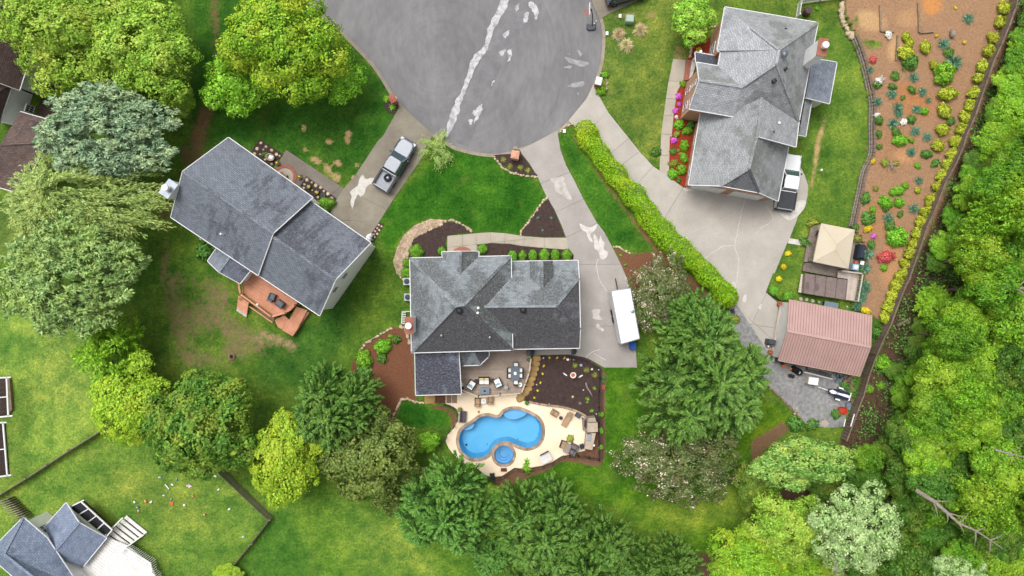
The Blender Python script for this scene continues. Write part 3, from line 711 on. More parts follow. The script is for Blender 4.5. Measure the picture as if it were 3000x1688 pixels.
child('cleaned_patch', d3, ragged(A((1, 1), (980, 390), (1010, 365), (1035, 400), (1100, 390), (1110, 420), (1040, 480), (1020, 540), (985, 570), (960, 545), (930, 610), (910, 685), (890, 620), (905, 560), (885, 520), (960, 460)), 3, .9, 70), .03, .0425, 'concrete_clean')
WL = A((1, 1), (285, 125), (830, 490), (710, 700), (520, 600), (180, 300))
slabs('walkway', WL, [q_((1, 1), (700, 560), (800, 470))], 'walk_left')
WM = A(Z1, (545, 40), (700, 28), (850, 12), (1000, 2), (1160, 12), (1370, 45), (1580, 60), (1810, 60), (1835, 190), (1700, 180), (1570, 170), (1350, 150), (1200, 125), (1000, 118), (860, 130), (870, 200), (545, 215))
slabs('walkway', WM, [q_(Z1, (705, 20), (703, 220)), q_(Z1, (852, 10), (856, 220)), q_(Z1, (1002, 0), (1004, 140)), q_(Z1, (1165, 0), (1145, 160)), q_(Z1, (1368, 40), (1348, 170)), q_(Z1, (1578, 55), (1574, 190)), q_(Z1, (540, 165), (870, 130))], 'walk_stone')
WR = A((2, 0), (1520, 555), (1640, 565), (1620, 760), (1560, 860), (1530, 1050), (1505, 1300)) + A((2, 1), (1490, 0), (1480, 390), (1390, 320), (1405, 0)) + A((2, 0), (1420, 1150), (1470, 800))
slabs('walkway', WR, [q_((2, 0), (1470, 765), (1630, 770)), q_((2, 0), (1450, 930), (1560, 935)), q_((2, 0), (1425, 1093), (1530, 1093)), q_((2, 0), (1405, 1268), (1510, 1270)), q_((2, 1), (1395, 180), (1490, 180))], 'walk_stone')
slabs('driveway', A((2, 0), (750, -10), (790, 110), (825, 185), (900, 140), (1050, 70), (1190, 5)) + [(1980, -80), (1960, -200), (1700, -200)], [], 'drive_left')
slabs('walkway', A((3, 1), (362, 958), (545, 990), (530, 1040), (345, 1008)), [q_((3, 1), (490, 960), (490, 1050))], 'concrete_clean')
MULCH = []
def bed(pts, mat, z=.045): o = struct('mulch_bed', pts, -.05, z, mat); return o
bed(smooth(A((1, 1), (1490, 960), (1560, 920), (1660, 870), (1760, 820), (1850, 810), (1940, 840), (2030, 905), (1805, 935), (1805, 1090), (1900, 1160), (1470, 1160), (1450, 1080)), 2), 'mulch_dark')
bed(A(Z1, (870, 130), (1000, 120), (1200, 128), (1350, 152), (1570, 172), (1700, 182), (1835, 192), (1900, 230), (1930, 330), (1200, 330), (860, 230)), 'mulch_dark', .025)
bed(smooth(A((1, 1), (2240, 175), (2400, 165), (2490, 130)) + A((2, 1), (90, 170), (160, 260), (215, 340), (240, 375)) + A((1, 1), (2490, 350), (2380, 300), (2290, 240)), 2), 'mulch_dark')
bed(A((2, 1), (345, 590), (400, 700), (480, 890), (500, 945), (300, 950), (110, 935), (80, 910), (170, 800), (250, 670)), 'mulch_dark')
bed(A((2, 0), (1690, 380), (1870, 350), (1860, 500), (1700, 560), (1660, 560)), 'mulch_red')
bed(A((2, 0), (1600, 790), (1640, 790), (1600, 1100), (1740, 1150), (1700, 1449), (1490, 1449), (1505, 1290), (1530, 1060), (1560, 880)) [:0] + A((2, 0), (1600, 790), (1650, 770), (1620, 1100), (1760, 1130), (1720, 1449)) + A((2, 1), (1700, 100), (1640, 490), (1610, 470), (1482, 385), (1490, 0)) + A((2, 0), (1508, 1290), (1532, 1050), (1562, 870)), 'mulch_red')
PB = A(Z2, (1030, 150), (1330, 142), (1500, 185), (1655, 290), (1640, 600), (1638, 900), (1530, 850), (1490, 800), (1390, 745), (1250, 705), (1120, 690), (1000, 672), (900, 640), (865, 620), (940, 560), (985, 420), (1010, 280))
bed(PB, 'mulch_dark', .16)
bed(A(Z2, (1500, 1160), (1610, 960), (1650, 960), (1648, 1250), (1480, 1215), (1400, 1190)), 'mulch_brown')
gravel = struct('gravel_yard', smooth(A((2, 2), (2060, 300), (2110, 290), (2250, 480), (2390, 690), (2440, 790)) + A((3, 2), (200, 830), (600, 900), (850, 960), (930, 1000), (930, 1180), (900, 1300), (860, 1449), (640, 1449), (480, 1400), (380, 1260), (220, 1120), (100, 1000), (20, 880)) + A((2, 2), (2250, 900), (2150, 640), (2050, 450)), 2), -.05, .02, 'gravel_grey')
for pl in (A(Z3, (990, 92), (1215, 235), (1110, 370), (905, 210)), A(Z3, (1440, 448), (1735, 665), (1650, 780), (1380, 545))):
    bed(pl, 'mulch_dark', .07)
bed(A((1, 1), (1160, 808), (1205, 830), (1110, 1000), (1060, 960)), 'mulch_dark', .05)
bed(A((1, 0), (1210, 960), (1320, 960), (1345, 1000), (1310, 1070), (1250, 1065), (1215, 1020)), 'mulch_dark')
bed(A((3, 2), (150, 175), (260, 260), (390, 240), (420, 270), (300, 270), (180, 230)), 'mulch_dark', .02)

# ------------------------------------------------------------------ swimming pool and spa
m_, t_, b_, o_ = nodes('pool_plaster'); ps = N(t_, 'NewGeometry').outputs['Position']
t_.links.new(ramp(t_, noise(t_, ps, .35, 3), [(.3, C('#62b2dc', .84)), (.7, C('#70bce2', .84))]), b_.inputs['Base Color']); b_.inputs['Roughness'].default_value = .8
M('spa_plaster', '#74b2e0', '#68a8d6', 1, .8, coords='World'); M('shelf_plaster', '#84c0e8', '#78b6e0', .6, .8, coords='World')
m_ = bpy.data.materials.new('pool_water'); m_.use_nodes = True; MATS['pool_water'] = m_; t_ = m_.node_tree; t_.nodes.clear()
o_ = t_.nodes.new('ShaderNodeOutputMaterial'); tr = N(t_, 'BsdfTransparent'); tr.inputs[0].default_value = (.86, .95, .99, 1)
gl = N(t_, 'BsdfGlossy', Roughness=.05); fr = N(t_, 'Fresnel', IOR=1.33); ms = N(t_, 'MixShader')
bp = N(t_, 'Bump', Strength=.04, Distance=.05); t_.links.new(noise(t_, N(t_, 'NewGeometry').outputs['Position'], 1.6, 3), bp.inputs['Height']); t_.links.new(bp.outputs[0], gl.inputs['Normal'])
t_.links.new(fr.outputs[0], ms.inputs[0]); t_.links.new(tr.outputs[0], ms.inputs[1]); t_.links.new(gl.outputs[0], ms.inputs[2]); t_.links.new(ms.outputs[0], o_.inputs['Surface'])
def circ(c, r, n=32, sx=1, sy=1): return [(c[0] + r * sx * math.cos(2 * math.pi * i / n), c[1] + r * sy * math.sin(2 * math.pi * i / n)) for i in range(n)]
spa_poly = circ(SPA_W, SPA_R * S, 36)
DECK = A(Z2, (20, 570), (180, 540), (375, 560), (600, 520), (760, 540), (800, 600), (880, 650), (1000, 676), (1120, 693), (1250, 708), (1390, 747), (1490, 800), (1530, 850), (1530, 980), (1500, 1160), (1400, 1185), (1330, 1205), (1250, 1218), (1150, 1280), (1040, 1320), (850, 1352), (750, 1342), (680, 1388), (620, 1428), (520, 1440), (440, 1420), (370, 1360), (300, 1310), (200, 1290), (110, 1210), (50, 1130), (20, 1060), (40, 985), (110, 900), (150, 820), (152, 760), (130, 715), (75, 682), (20, 665))
d_hole1, d_hole2 = inset(POOL_W, -.1), circ(SPA_W, SPA_R * S + .12, 36)
pool_deck = struct('pool_deck', DECK, -.1, .05, 'pool_deck', holes=[d_hole1, d_hole2])
def ring_parts(root, poly, wd, z0, z1, step, mat, name='coping_stone'):
    pts = poly; acc = 0; seg = [pts[0]]; out = inset(pts, -wd) if area(pts) > 0 else inset(pts[::-1], -wd)[::-1]
    n = len(pts); i = 0
    while i < n:
        L = 0; j = i; tgt = step * random.uniform(.7, 1.35)
        while j < n and L < tgt:
            L += math.dist(pts[j % n], pts[(j + 1) % n]); j += 1
        q = [pts[k % n] for k in range(i, j + 1)] + [out[k % n] for k in range(j, i - 1, -1)]
        MB().prism(q, z0, z1 + random.uniform(0, .015), shrink=.008).build(name, mat, root); i = j
pool = thing('swimming_pool', 'blue kidney shaped swimming pool with stone coping on the cream deck', 'pool', tuple(W(*A1(Z2, 600, 960))))
pw = [tuple(p) for p in smooth(POOL_W, 2)]
if area(pw) < 0: pw.reverse()
mb = MB(); n_ = len(pw); bot = inset(pw, .25)
for i in range(n_):
    a, b = pw[i - 1], pw[i]; c, d = bot[i - 1], bot[i]; mb.face([(a[0], a[1], .05), (b[0], b[1], .05), (d[0], d[1], -1.3), (c[0], c[1], -1.3)])
mb.face([(x, y, -1.3) for x, y in bot]); mb.build('basin', 'pool_plaster', pool)
shelf = W2(smooth(A(Z2, (632, 770), (700, 732), (780, 727), (845, 745), (880, 770), (850, 800), (780, 830), (710, 835), (655, 812)), 3)); MB().prism(shelf, -1.25, -.32).build('tanning_shelf', 'shelf_plaster', pool)
MB().prism(W2(smooth(A(Z2, (205, 950), (240, 915), (300, 880), (322, 892), (300, 930), (250, 950)), 3)), -1.25, -.4).build('entry_step', 'shelf_plaster', pool)
mb = MB().prism(pw, -.075, -.07); mb = MB().face([(x, y, -.07) for x, y in pw]); mb.build('water', 'pool_water', pool)
ring_parts(pool, pw, .34, -.1, .075, .55, 'coping')
for p in ((232, 1128), (210, 962), (998, 875), (787, 1065), (458, 1122), (575, 820)):
    c = W(*A1(Z2, *p)); MB().lathe([(.01, 0), (.13 if p[0] == 232 else .06, 0), (.13 if p[0] == 232 else .06, .03), (0.01, .04)], (c.x, c.y, -1.29), 10).build('drain_cover', 'black_plastic', pool)
spa = thing('hot_tub', 'round blue spa with stone coping joined to the pool', 'spa', tuple(SPA_W))
mb = MB(); c = (SPA_W.x, SPA_W.y, 0); r_ = SPA_R * S
mb.lathe([(r_, .05), (r_ * .97, -.38), (r_ * .72, -.4), (r_ * .7, -.62), (r_ * .5, -.64), (r_ * .47, -.85), (.01, -.86)], c, 36); mb.build('basin', 'spa_plaster', spa, smooth=False)
MB().face([(x, y, -.05) for x, y in spa_poly]).build('water', 'pool_water', spa)
ring_parts(spa, spa_poly, .3, -.1, .085, .4, 'coping')
# raised stone edging of the planting bed
edge = thing('stone_edging', 'curved stone kerb between the dark planting bed and the cream deck', 'edging', tuple(W(*A1(Z2, 1200, 700))))
ep = smooth(A(Z2, (900, 650), (1000, 674), (1120, 691), (1250, 706), (1390, 745), (1490, 797), (1530, 848)), 4, closed=False); ew = W2(ep); eo = offs(ew, -.24)
for i in range(len(ew) - 1):
    MB().prism([ew[i], ew[i + 1], eo[i + 1], eo[i]], 0, .22 + random.uniform(0, .03), shrink=.01).build('edging_stone', 'coping', edge)

# ------------------------------------------------------------------ houses
def roof(parent, V, faces, mats, fm, thick=.16, name='roof', gut='white_trim', skip=(), gw=.075):
    Wv = [W(*p) for p in V]; mb = MB(); mb.v = [tuple(p) for p in Wv]; n = len(V); mb.v += [(p.x, p.y, p.z - thick) for p in Wv]
    ec = {}
    for f, m in zip(faces, fm):
        nrm = sum(((Wv[f[i - 1]]).cross(Wv[f[i]]) for i in range(len(f))), Vector()); f = f if nrm.z > 0 else f[::-1]
        mb.f.append(tuple(f)); mb.m.append(m); mb.f.append(tuple(i + n for i in f[::-1])); mb.m.append(m)
        for i in range(len(f)): ec.setdefault(frozenset((f[i - 1], f[i])), []).append((f[i - 1], f[i]))
    edges = [v[0] for k, v in ec.items() if len(v) == 1]
    for a, b in edges: mb.f.append((a, a + n, b + n, b)); mb.m.append(0)
    used = sorted({i for f in mb.f for i in f}); rm = {j: i for i, j in enumerate(used)}; mb.v = [mb.v[i] for i in used]; mb.f = [tuple(rm[i] for i in f) for f in mb.f]
    o = mb.build(name, mats, parent)
    if gut:
        for a, b in edges:
            if (a, b) in skip or (b, a) in skip: continue
            d = (Wv[b] - Wv[a]); d.normalize(); out = Vector((d.y, -d.x, 0)).normalized()
            p, q = Wv[a] + out * gw * .5 - Vector((0, 0, .03)), Wv[b] + out * gw * .5 - Vector((0, 0, .03))
            MB().beam(p, q, gw, .12).build('gutter' if abs(d.z) < .12 else 'rake_board', gut, parent)
    # ridge and hip caps
    for k, v in ec.items():
        if len(v) == 2:
            a, b = v[0]
            if (Wv[a].z + Wv[b].z) / 2 < min(p.z for p in Wv) + .3: continue
            fs = [f for f in faces if a in f and b in f]
            mid = (Wv[a] + Wv[b]) / 2
            hi = all((sum((Wv[i] for i in f), Vector()) / len(f)).z < mid.z + .25 for f in fs)
            if hi: MB().beam(Wv[a] + Vector((0, 0, .02)), Wv[b] + Vector((0, 0, .02)), .26, .05).build('ridge_cap', mats[fm[faces.index(fs[0])]], o)
    return o
def walls(parent, polyV, ztop, mat, ins=.38, z0=0, extra=()):
    p = [tuple(W(*q)[:2]) for q in polyV]; p = inset(p, ins); mb = MB().prism(p, z0, ztop)
    for f in extra: mb.face(f)
    return mb.build('wall', mat, parent), p
def gable(e1, rd, e2, d=.38, low=.14):       # triangular wall under a pair of rakes
    e1, rd, e2 = W(*e1), W(*rd), W(*e2); return e1, rd, e2
def window(parent, a, b, t0, t1, z0, z1, out, mat='window_glass', frame='white_trim', bars=1):
    """window set into the wall a-b (world xy), t along it"""
    a, b, out = Vector(a), Vector(b), Vector(out).normalized(); p, q = a.lerp(b, t0), a.lerp(b, t1); L = (q - p).length; ang = math.atan2((q - p).y, (q - p).x)
    m = (p + q) / 2 + out * .02; fr = MB(); zc = (z0 + z1) / 2
    for (c, d) in (((m.x, m.y, z0), (L + .1, .1, .06)), ((m.x, m.y, z1), (L + .1, .1, .06))): fr.box(c, d, ang)
    for s in (p, q): fr.box((s.x + out.x * .02, s.y + out.y * .02, zc), (.06, .1, z1 - z0), ang)
    for k in range(1, bars + 1):
        s = p.lerp(q, k / (bars + 1)); fr.box((s.x + out.x * .02, s.y + out.y * .02, zc), (.05, .08, z1 - z0), ang)
    fr.box((m.x, m.y, zc), (L, .08, .05), ang)
    f = fr.build('window', frame, parent)
    MB().box((m.x, m.y, zc), (L, .03, z1 - z0), ang).build('pane', mat, f, world=True)
    return f
def chimney(parent, quad, z0, z1, top='brick_red', side='siding_white', pipe=True):
    o = MB().prism(W2(quad, z1), z0, z1, 0, 1).build('chimney', [top, side], parent)
    l = Vector(parent['_o']); cx = sum(x for x, y in quad) / 4; cy = sum(y for x, y in quad) / 4; c = W(cx, cy, z1)
    MB().prism(inset(W2(quad, z1), -.07), z1 - .02, z1 + .07).build('crown', top, o)
    if pipe:
        f = MB().lathe([(.17, 0), (.17, .45), (.3, .46), (.32, .5), (.3, .72), (.08, .78)], (c.x - l.x, c.y - l.y, z1 + .05 - l.z), 16).build('flue_cap', 'white_paint', o, world=False)
    return o
def vent(parent, p, z, r=.09, h=.35, mat='white_paint', name='vent_pipe'):
    c = W(*p, z); MB().lathe([(r, -.3), (r, h), (r * .3, h + .02)], tuple(c), 10).build(name, mat, parent)

# left house: two staggered gables
hl = thing('house', 'white sided house with blue grey shingle gables and a cedar deck', 'house', tuple(W(800, 660)))
a = [(*p, z) for p, z in zip(A(Z3, (690, 78), (250, 405), (135, 845), (975, 1405), (1120, 1000), (1503, 655)), (5.6, 9.0, 5.6, 5.6, 9.0, 5.6))]
roof(hl, a, [(0, 1, 4, 5), (1, 2, 3, 4)], ['roof_left', 'roof_left'], [0, 1])
b = [(*A1(Z3, 1440, 660), 5.2), (*A1(Z3, 2062, 1092), 5.2), (983.3, 819, 8.6), (936.7, 924.6, 5.2), (*A1(Z4, 340, 490), 5.2), (*A1(Z3, 1085, 1010), 8.6)]
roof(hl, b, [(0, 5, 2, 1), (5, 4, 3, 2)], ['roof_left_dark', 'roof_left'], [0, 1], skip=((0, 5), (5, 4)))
def gabtri(e1, rd, e2, inn, low=.16):
    inn = Vector(inn); return [W(*e1) + inn - Vector((0, 0, low)), W(*rd) + inn - Vector((0, 0, low)), W(*e2) + inn - Vector((0, 0, low))]
ridge_dir = (W(*a[4]) - W(*a[1])).normalized() * .38
walls(hl, [a[0], a[2], a[3], a[5]], 5.5, 'siding_white', extra=[gabtri(a[0], a[1], a[2], ridge_dir), gabtri(a[5], a[4], a[3], -ridge_dir)])
_, pw_ = walls(hl, [b[0], b[1], b[3], b[4]], 5.1, 'siding_white', extra=[gabtri(b[1], b[2], b[3], -ridge_dir)])
e1, e2 = W(*b[1]) - ridge_dir, W(*b[3]) - ridge_dir; rd2 = Vector((ridge_dir.x, ridge_dir.y, 0))
for t0, t1 in ((.44, .52), (.63, .71)): window(hl, e1.xy, e2.xy, t0, t1, 4.0, 5.2, rd2.xy, bars=0)
chimney(hl, A(Z3, (120, 482), (198, 535), (106, 660), (25, 606)), 0, 8.4, 'grey_metal', 'siding_grey')
pv = [(*p, z) for p, z in zip(A((0, 1), (2050, 1045), (1960, 1175), (2065, 1277), (2175, 1130), (2265, 1387), (2370, 1255)), (3.0, 3.0, 4.0, 4.0, 3.0, 3.0))]
roof(hl, pv, [(0, 1, 2, 3), (3, 2, 4, 5)], ['roof_blue', 'roof_porch'], [0, 1], name='porch_roof', skip=((0, 3), (3, 5)))
walls(hl, [pv[0], pv[1], pv[4], pv[5]], 2.9, 'siding_white', .2)
vent(hl, A1(Z3, 628, 1008), 7.2); vent(hl, A1(Z3, 815, 958), 7.6, .18, .1, 'dark_metal', 'roof_vent'); vent(hl, A1(Z3, 1312, 1225), 7.4, .08, .3, 'grey_metal')
# downspouts
for p in ((415, 1055), (1000, 1365)):
    c = W(*A1(Z3, *p), 5.3); MB().beam(c, c - Vector((.0, 0, 5.2)), .09, .09).build('downspout', 'white_trim', hl)

# centre house: hip roof with a lower wing, two front gables, sunroom and bay
hm = thing('house', 'centre house with dark stained grey hip roof beside the pool', 'house', tuple(W(1500, 900)))
def zz(t, *pp): return [(*A1(t, x, y), z) for x, y, z in pp]
v = zz(Z1, (150, 278, 5.4), (1220, 255, 5.4), (1237, 1250, 5.4), (168, 1280, 5.4), (632, 785, 9.0), (728, 770, 9.0))
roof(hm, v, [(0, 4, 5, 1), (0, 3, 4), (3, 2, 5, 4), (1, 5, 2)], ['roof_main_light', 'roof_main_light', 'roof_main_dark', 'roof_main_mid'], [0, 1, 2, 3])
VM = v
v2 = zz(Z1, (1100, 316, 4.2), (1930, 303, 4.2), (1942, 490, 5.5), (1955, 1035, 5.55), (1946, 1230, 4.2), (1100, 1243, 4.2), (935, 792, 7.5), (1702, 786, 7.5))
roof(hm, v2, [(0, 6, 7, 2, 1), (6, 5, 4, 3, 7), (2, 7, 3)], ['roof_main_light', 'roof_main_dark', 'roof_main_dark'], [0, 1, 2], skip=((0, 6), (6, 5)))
v3 = zz(Z1, (490, 213, 5.4), (878, 207, 5.4), (687, 207, 6.75), (680, 452, 6.75), (497, 300, 5.4), (876, 292, 5.4))
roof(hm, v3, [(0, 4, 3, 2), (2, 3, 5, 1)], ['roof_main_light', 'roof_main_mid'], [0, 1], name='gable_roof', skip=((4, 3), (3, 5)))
v4 = zz(Z1, (1421, 310, 5.45), (1425, 500, 5.45), (1552, 605, 6.3), (1550, 308, 6.3), (1668, 490, 5.45), (1664, 307, 5.45))
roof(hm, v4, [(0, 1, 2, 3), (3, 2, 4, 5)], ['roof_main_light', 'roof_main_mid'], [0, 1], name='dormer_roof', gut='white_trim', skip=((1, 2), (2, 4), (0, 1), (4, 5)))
v5 = zz((1, 2), (1500, 735, 4.4), (1912, 730, 4.4), (1935, 1140, 3.3), (1508, 1152, 3.3)); roof(hm, v5, [(0, 1, 2, 3)], ['roof_porch'], [0], name='sunroom_roof', skip=((0, 1),))
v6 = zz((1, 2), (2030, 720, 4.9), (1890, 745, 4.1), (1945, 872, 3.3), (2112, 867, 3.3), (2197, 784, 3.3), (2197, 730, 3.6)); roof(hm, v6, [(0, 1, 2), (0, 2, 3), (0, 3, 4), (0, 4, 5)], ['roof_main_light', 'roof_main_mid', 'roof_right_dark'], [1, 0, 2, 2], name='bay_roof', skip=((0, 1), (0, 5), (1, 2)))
walls(hm, [v[0], v[1], v[2], v[3]], 5.3, 'siding_grey'); walls(hm, [v2[0], v2[1], v2[4], v2[5]], 4.1, 'siding_grey', extra=[])
walls(hm, [v3[0], v3[1], v3[5], v3[4]], 5.3, 'siding_grey', .25); walls(hm, [v5[0], v5[1], v5[2], v5[3]], 3.2, 'siding_white', .3); walls(hm, [v6[1], v6[2], v6[3], v6[4], v6[5]], 3.2, 'siding_white', .3)
walls(hm, [v4[0], v4[1], v4[4], v4[5]], 5.4, 'siding_grey', .12, 4.0)
p1, p2, p3, p4 = (W(*q) for q in (v2[1], v2[2], v2[3], v2[4])); inn = Vector((-.38, 0, -.16))
MB().face([p1 + inn, p2 + inn, p3 + inn, p4 + inn]).build('gable_wall', 'siding_grey', hm)
MB().face([W(*v3[0]) + Vector((0, -.25, -.15)), W(*v3[2]) + Vector((0, -.25, -.15)), W(*v3[1]) + Vector((0, -.25, -.15))]).build('gable_wall', 'siding_grey', hm)
MB().face([W(*v4[0]) + Vector((0, -.1, -.15)), W(*v4[3]) + Vector((0, -.1, -.15)), W(*v4[5]) + Vector((0, -.1, -.15))]).build('gable_wall', 'siding_grey', hm)
chimney(hm, A((1, 2), (1412, 422), (1482, 420), (1482, 568), (1412, 573)), 0, 7.7, 'brick_red', 'siding_white')
for p, z in (((676, 835), 8.55), ((1352, 828), 7.2)):
    c = W(*A1(Z1, *p), z); MB().lathe([(.32, -.25), (.32, .12), (.24, .28), (.06, .34)], tuple(c), 16).build('roof_turbine', 'dark_metal', hm, smooth=True)
for p, z in (((874, 805), 7.9), ((868, 857), 7.9)): vent(hm, A1(Z1, *p), z, .12, .25)
for p, z in (((487, 1095), 6.7), ((998, 1115), 6.5)): vent(hm, A1(Z1, *p), z, .1, .5, 'grey_metal')
# brick stoop by the front door
mb = MB(); c = W(*A1(Z1, 705, 205)); mb.lathe([(1.0, 0), (1.0, .14), (.02, .145)], (c.x, c.y - .15, .0), 24, sx=1.0, sy=.62, half=True); one('brick_stoop', mb, 'brick_red', 'half round brick stoop at the centre house front door', 'stoop')

# windows on the walls that lean away from the lens
def row_windows(par, a, b, spans, z0, z1, off=.38):
    e0, e1 = W(*a), W(*b); d = e1 - e0; od = Vector((d.y, -d.x, 0)).normalized(); c = Vector(par['_o']); od = od if (e0 + e1).xy.dot(od.xy) / 2 > c.xy.dot(od.xy) else -od
    for t0, t1 in spans: window(par, (e0 - od * off).xy, (e1 - od * off).xy, t0, t1, z0, z1, od.xy)
row_windows(hm, VM[3], VM[2], ((.5, .62), (.72, .84)), 3.2, 4.5); row_windows(hm, VM[0], VM[1], ((.08, .2), (.78, .9)), 3.2, 4.5); row_windows(hm, VM[3], VM[0], ((.2, .3), (.6, .7)), 3.2, 4.5); row_windows(hm, v2[5], v2[4], ((.25, .4), (.6, .75)), 1.2, 2.6)
row_windows(hl, a[2], a[3], ((.1, .2), (.3, .4)), 3.4, 4.7); row_windows(hl, a[0], a[5], ((.12, .24), (.4, .52), (.68, .8)), 3.4, 4.7); row_windows(hl, b[4], b[3], ((.3, .42), (.6, .72)), 3.2, 4.4)
for k in (.2, .58):
    e0, e1 = W(*b[0]), W(*b[1]); d = (e1 - e0).normalized(); od = Vector((-d.y, d.x, 0)); p, q = e0.lerp(e1, k) - od * .33, e0.lerp(e1, k + .32) - od * .33; MB().box(((p.x + q.x) / 2, (p.y + q.y) / 2, 1.15), ((q - p).length, .1, 2.25), math.atan2(d.y, d.x)).build('garage_door', 'white_paint', hl)
# right house: hips and gables over brick
hr = thing('house', 'brick house with light grey shingle hips and an attached garage', 'house', tuple(W(2180, 300)))
v = zz(Z5, (740, 85, 5.3), (1050, 330, 7.35), (650, 600, 5.3), (690, 612, 5.3), (660, 782, 5.3), (1375, 590, 9.5), (1345, 750, 9.5), (1835, 270, 5.3), (940, 1025, 7.2), (408, 738, 5.3), (437, 945, 7.2), (320, 1285, 5.3), (832, 1375, 5.3),
       (1610, 1440, 5.3), (1170, 1150, 7.5), (452, 1335, 3.2), (310, 2180, 3.2), (690, 2192, 5.35), (1022, 1987, 7.4), (1140, 2272, 5.35), (1365, 2372, 3.2), (1490, 1730, 3.2), (1118, 1607, 7.4), (1575, 1732, 5.3), (900, 1280, 5.6))
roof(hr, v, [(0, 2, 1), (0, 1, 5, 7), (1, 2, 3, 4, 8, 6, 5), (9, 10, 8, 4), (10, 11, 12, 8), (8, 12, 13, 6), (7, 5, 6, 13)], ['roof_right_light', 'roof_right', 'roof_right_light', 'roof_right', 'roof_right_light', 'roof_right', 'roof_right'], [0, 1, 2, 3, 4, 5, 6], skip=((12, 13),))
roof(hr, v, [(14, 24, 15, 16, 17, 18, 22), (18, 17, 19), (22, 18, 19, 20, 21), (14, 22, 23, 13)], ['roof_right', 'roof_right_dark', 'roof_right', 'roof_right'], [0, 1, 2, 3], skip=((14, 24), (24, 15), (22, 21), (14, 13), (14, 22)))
_, pm = walls(hr, [v[i] for i in (0, 2, 3, 4, 9, 11, 12, 13, 7)], 5.2, 'brick_pink')
_, pg = walls(hr, [v[i] for i in (15, 16, 20, 21, 13)], 3.1, 'brick_pink')
g0 = [W(*v[i]) for i in (16, 17, 19, 20)]; inn = (W(*v[18]) - (g0[1] + g0[2]) / 2); inn.z = 0; inn = inn.normalized() * .38 - Vector((0, 0, .15)); MB().face([p + inn for p in g0]).build('gable_wall', 'brick_pink', hr)
MB().face([W(*v[9]) + Vector((.38, -.07, -.15)), W(*v[10]) + Vector((.38, -.07, -.15)), W(*v[11]) + Vector((.38, -.07, -.15))]).build('gable_wall', 'brick_pink', hr)
MB().face([W(*v[22]) - Vector((0, 0, .1)), W(*v[23]) - Vector((0, 0, .1)), W(*v[21]) + Vector((0, .1, 0)), (W(*v[22]).x, W(*v[22]).y, 3.2)]).build('gable_wall', 'siding_grey', hr)
def edge_of(V, i, j, ins=.38):
    a, b = W(*V[i]), W(*V[j]); d = (b - a); d.z = 0; d.normalize(); o = Vector((-d.y, d.x, 0)); return a, b, d, o
left = Vector((-1, .17, 0)).normalized()
e0, e1 = W(*v[0]) - left * .38, W(*v[2]) - left * .38
for z0_, z1_ in ((.9, 2.3), (3.3, 4.6)): window(hr, e0.xy, e1.xy, .52, .78, z0_, z1_, left.xy)
e0, e1 = W(*v[9]) - left * .38, W(*v[11]) - left * .38
for z0_, z1_ in ((.8, 2.4), (3.3, 4.7)): window(hr, e0.xy, e1.xy, .3, .42, z0_, z1_, left.xy, bars=0); window(hr, e0.xy, e1.xy, .64, .8, z0_, z1_, left.xy, bars=0)
e0, e1 = W(*v[15]) - left * .38, W(*v[16]) - left * .38
for t0, t1 in ((.22, .38), (.66, .82)): window(hr, e0.xy, e1.xy, t0, t1, .9, 2.4, left.xy)
e0, e1 = W(*v[16]), W(*v[20]); d = (e1 - e0).normalized(); nn = Vector((d.y, -d.x, 0)); nn = nn if nn.y < 0 else -nn
for t0, t1 in ((.1, .44), (.54, .88)):
    p, q = e0.lerp(e1, t0) - nn * .33, e0.lerp(e1, t1) - nn * .33; MB().box(((p.x + q.x) / 2, (p.y + q.y) / 2, 1.15), ((q - p).length, .1, 2.25), math.atan2(d.y, d.x)).build('garage_door', 'white_paint', hr)
chimney(hr, A(Z5, (1855, 460), (1955, 470), (1922, 662), (1825, 650)), 0, 9.2, 'brick_red', 'siding_white')
sv = zz(Z5, (1770, 690, 4.1), (2058, 738, 2.9), (1970, 1222, 2.9), (1690, 1152, 4.1)); roof(hr, sv, [(0, 1, 2, 3)], ['roof_blue'], [0], name='sunroom_roof', skip=((0, 3),)); walls(hr, sv, 2.8, 'siding_white', .3)
sv = zz(Z5, (1690, 1155, 3.7), (1762, 1190, 2.9), (1690, 1607, 2.9), (1612, 1592, 3.7)); roof(hr, sv, [(0, 1, 2, 3)], ['roof_right'], [0], name='lean_to_roof', skip=((0, 3),)); walls(hr, sv, 2.8, 'brick_pink', .3)
sv = zz(Z5, (390, 617, 3.1), (605, 657, 3.4), (700, 780, 3.4), (398, 737, 3.1)); roof(hr, sv, [(0, 1, 2, 3)], ['roof_slate'], [0], name='entry_roof', skip=((1, 2), (2, 3)))
for p in ((365, 720),):
    c = W(*A1(Z5, *p), 0); MB().box((c.x, c.y, 1.5), (.22, .22, 3.0)).build('porch_post', 'white_paint', hr)
for p in ((345, 800), ): MB().prism(W2(A(Z5, (340, 735), (395, 740), (350, 900), (310, 940))), 0, .35).build('porch_floor', 'concrete_clean', hr); MB().prism(W2(A(Z5, (285, 710), (345, 715), (310, 945), (245, 960))), 0, .18).build('brick_step', 'brick_red', hr)
c = W(*A1(Z5, 1437, 640), 9.1); mb = MB(); mb.lathe([(.03, 0), (.16, .03), (.26, .1), (.3, .17)], (c.x, c.y, c.z), 16, sy=1.3).build('satellite_dish', 'grey_metal', hr, smooth=True)
vent(hr, A1(Z5, 1450, 820), 8.4, .16, .25, 'black_plastic', 'roof_vent'); vent(hr, A1(Z5, 1447, 355), 6.6, .14, .2, 'black_plastic', 'roof_vent'); vent(hr, A1(Z5, 1327, 955), 8.4, .2, .08, 'dark_metal', 'roof_vent'); vent(hr, A1(Z6, 1372, 328), 6.3, .12, .25); vent(hr, A1(Z6, 1305, 432), 6.4, .12, .2, 'dark_metal', 'roof_vent')
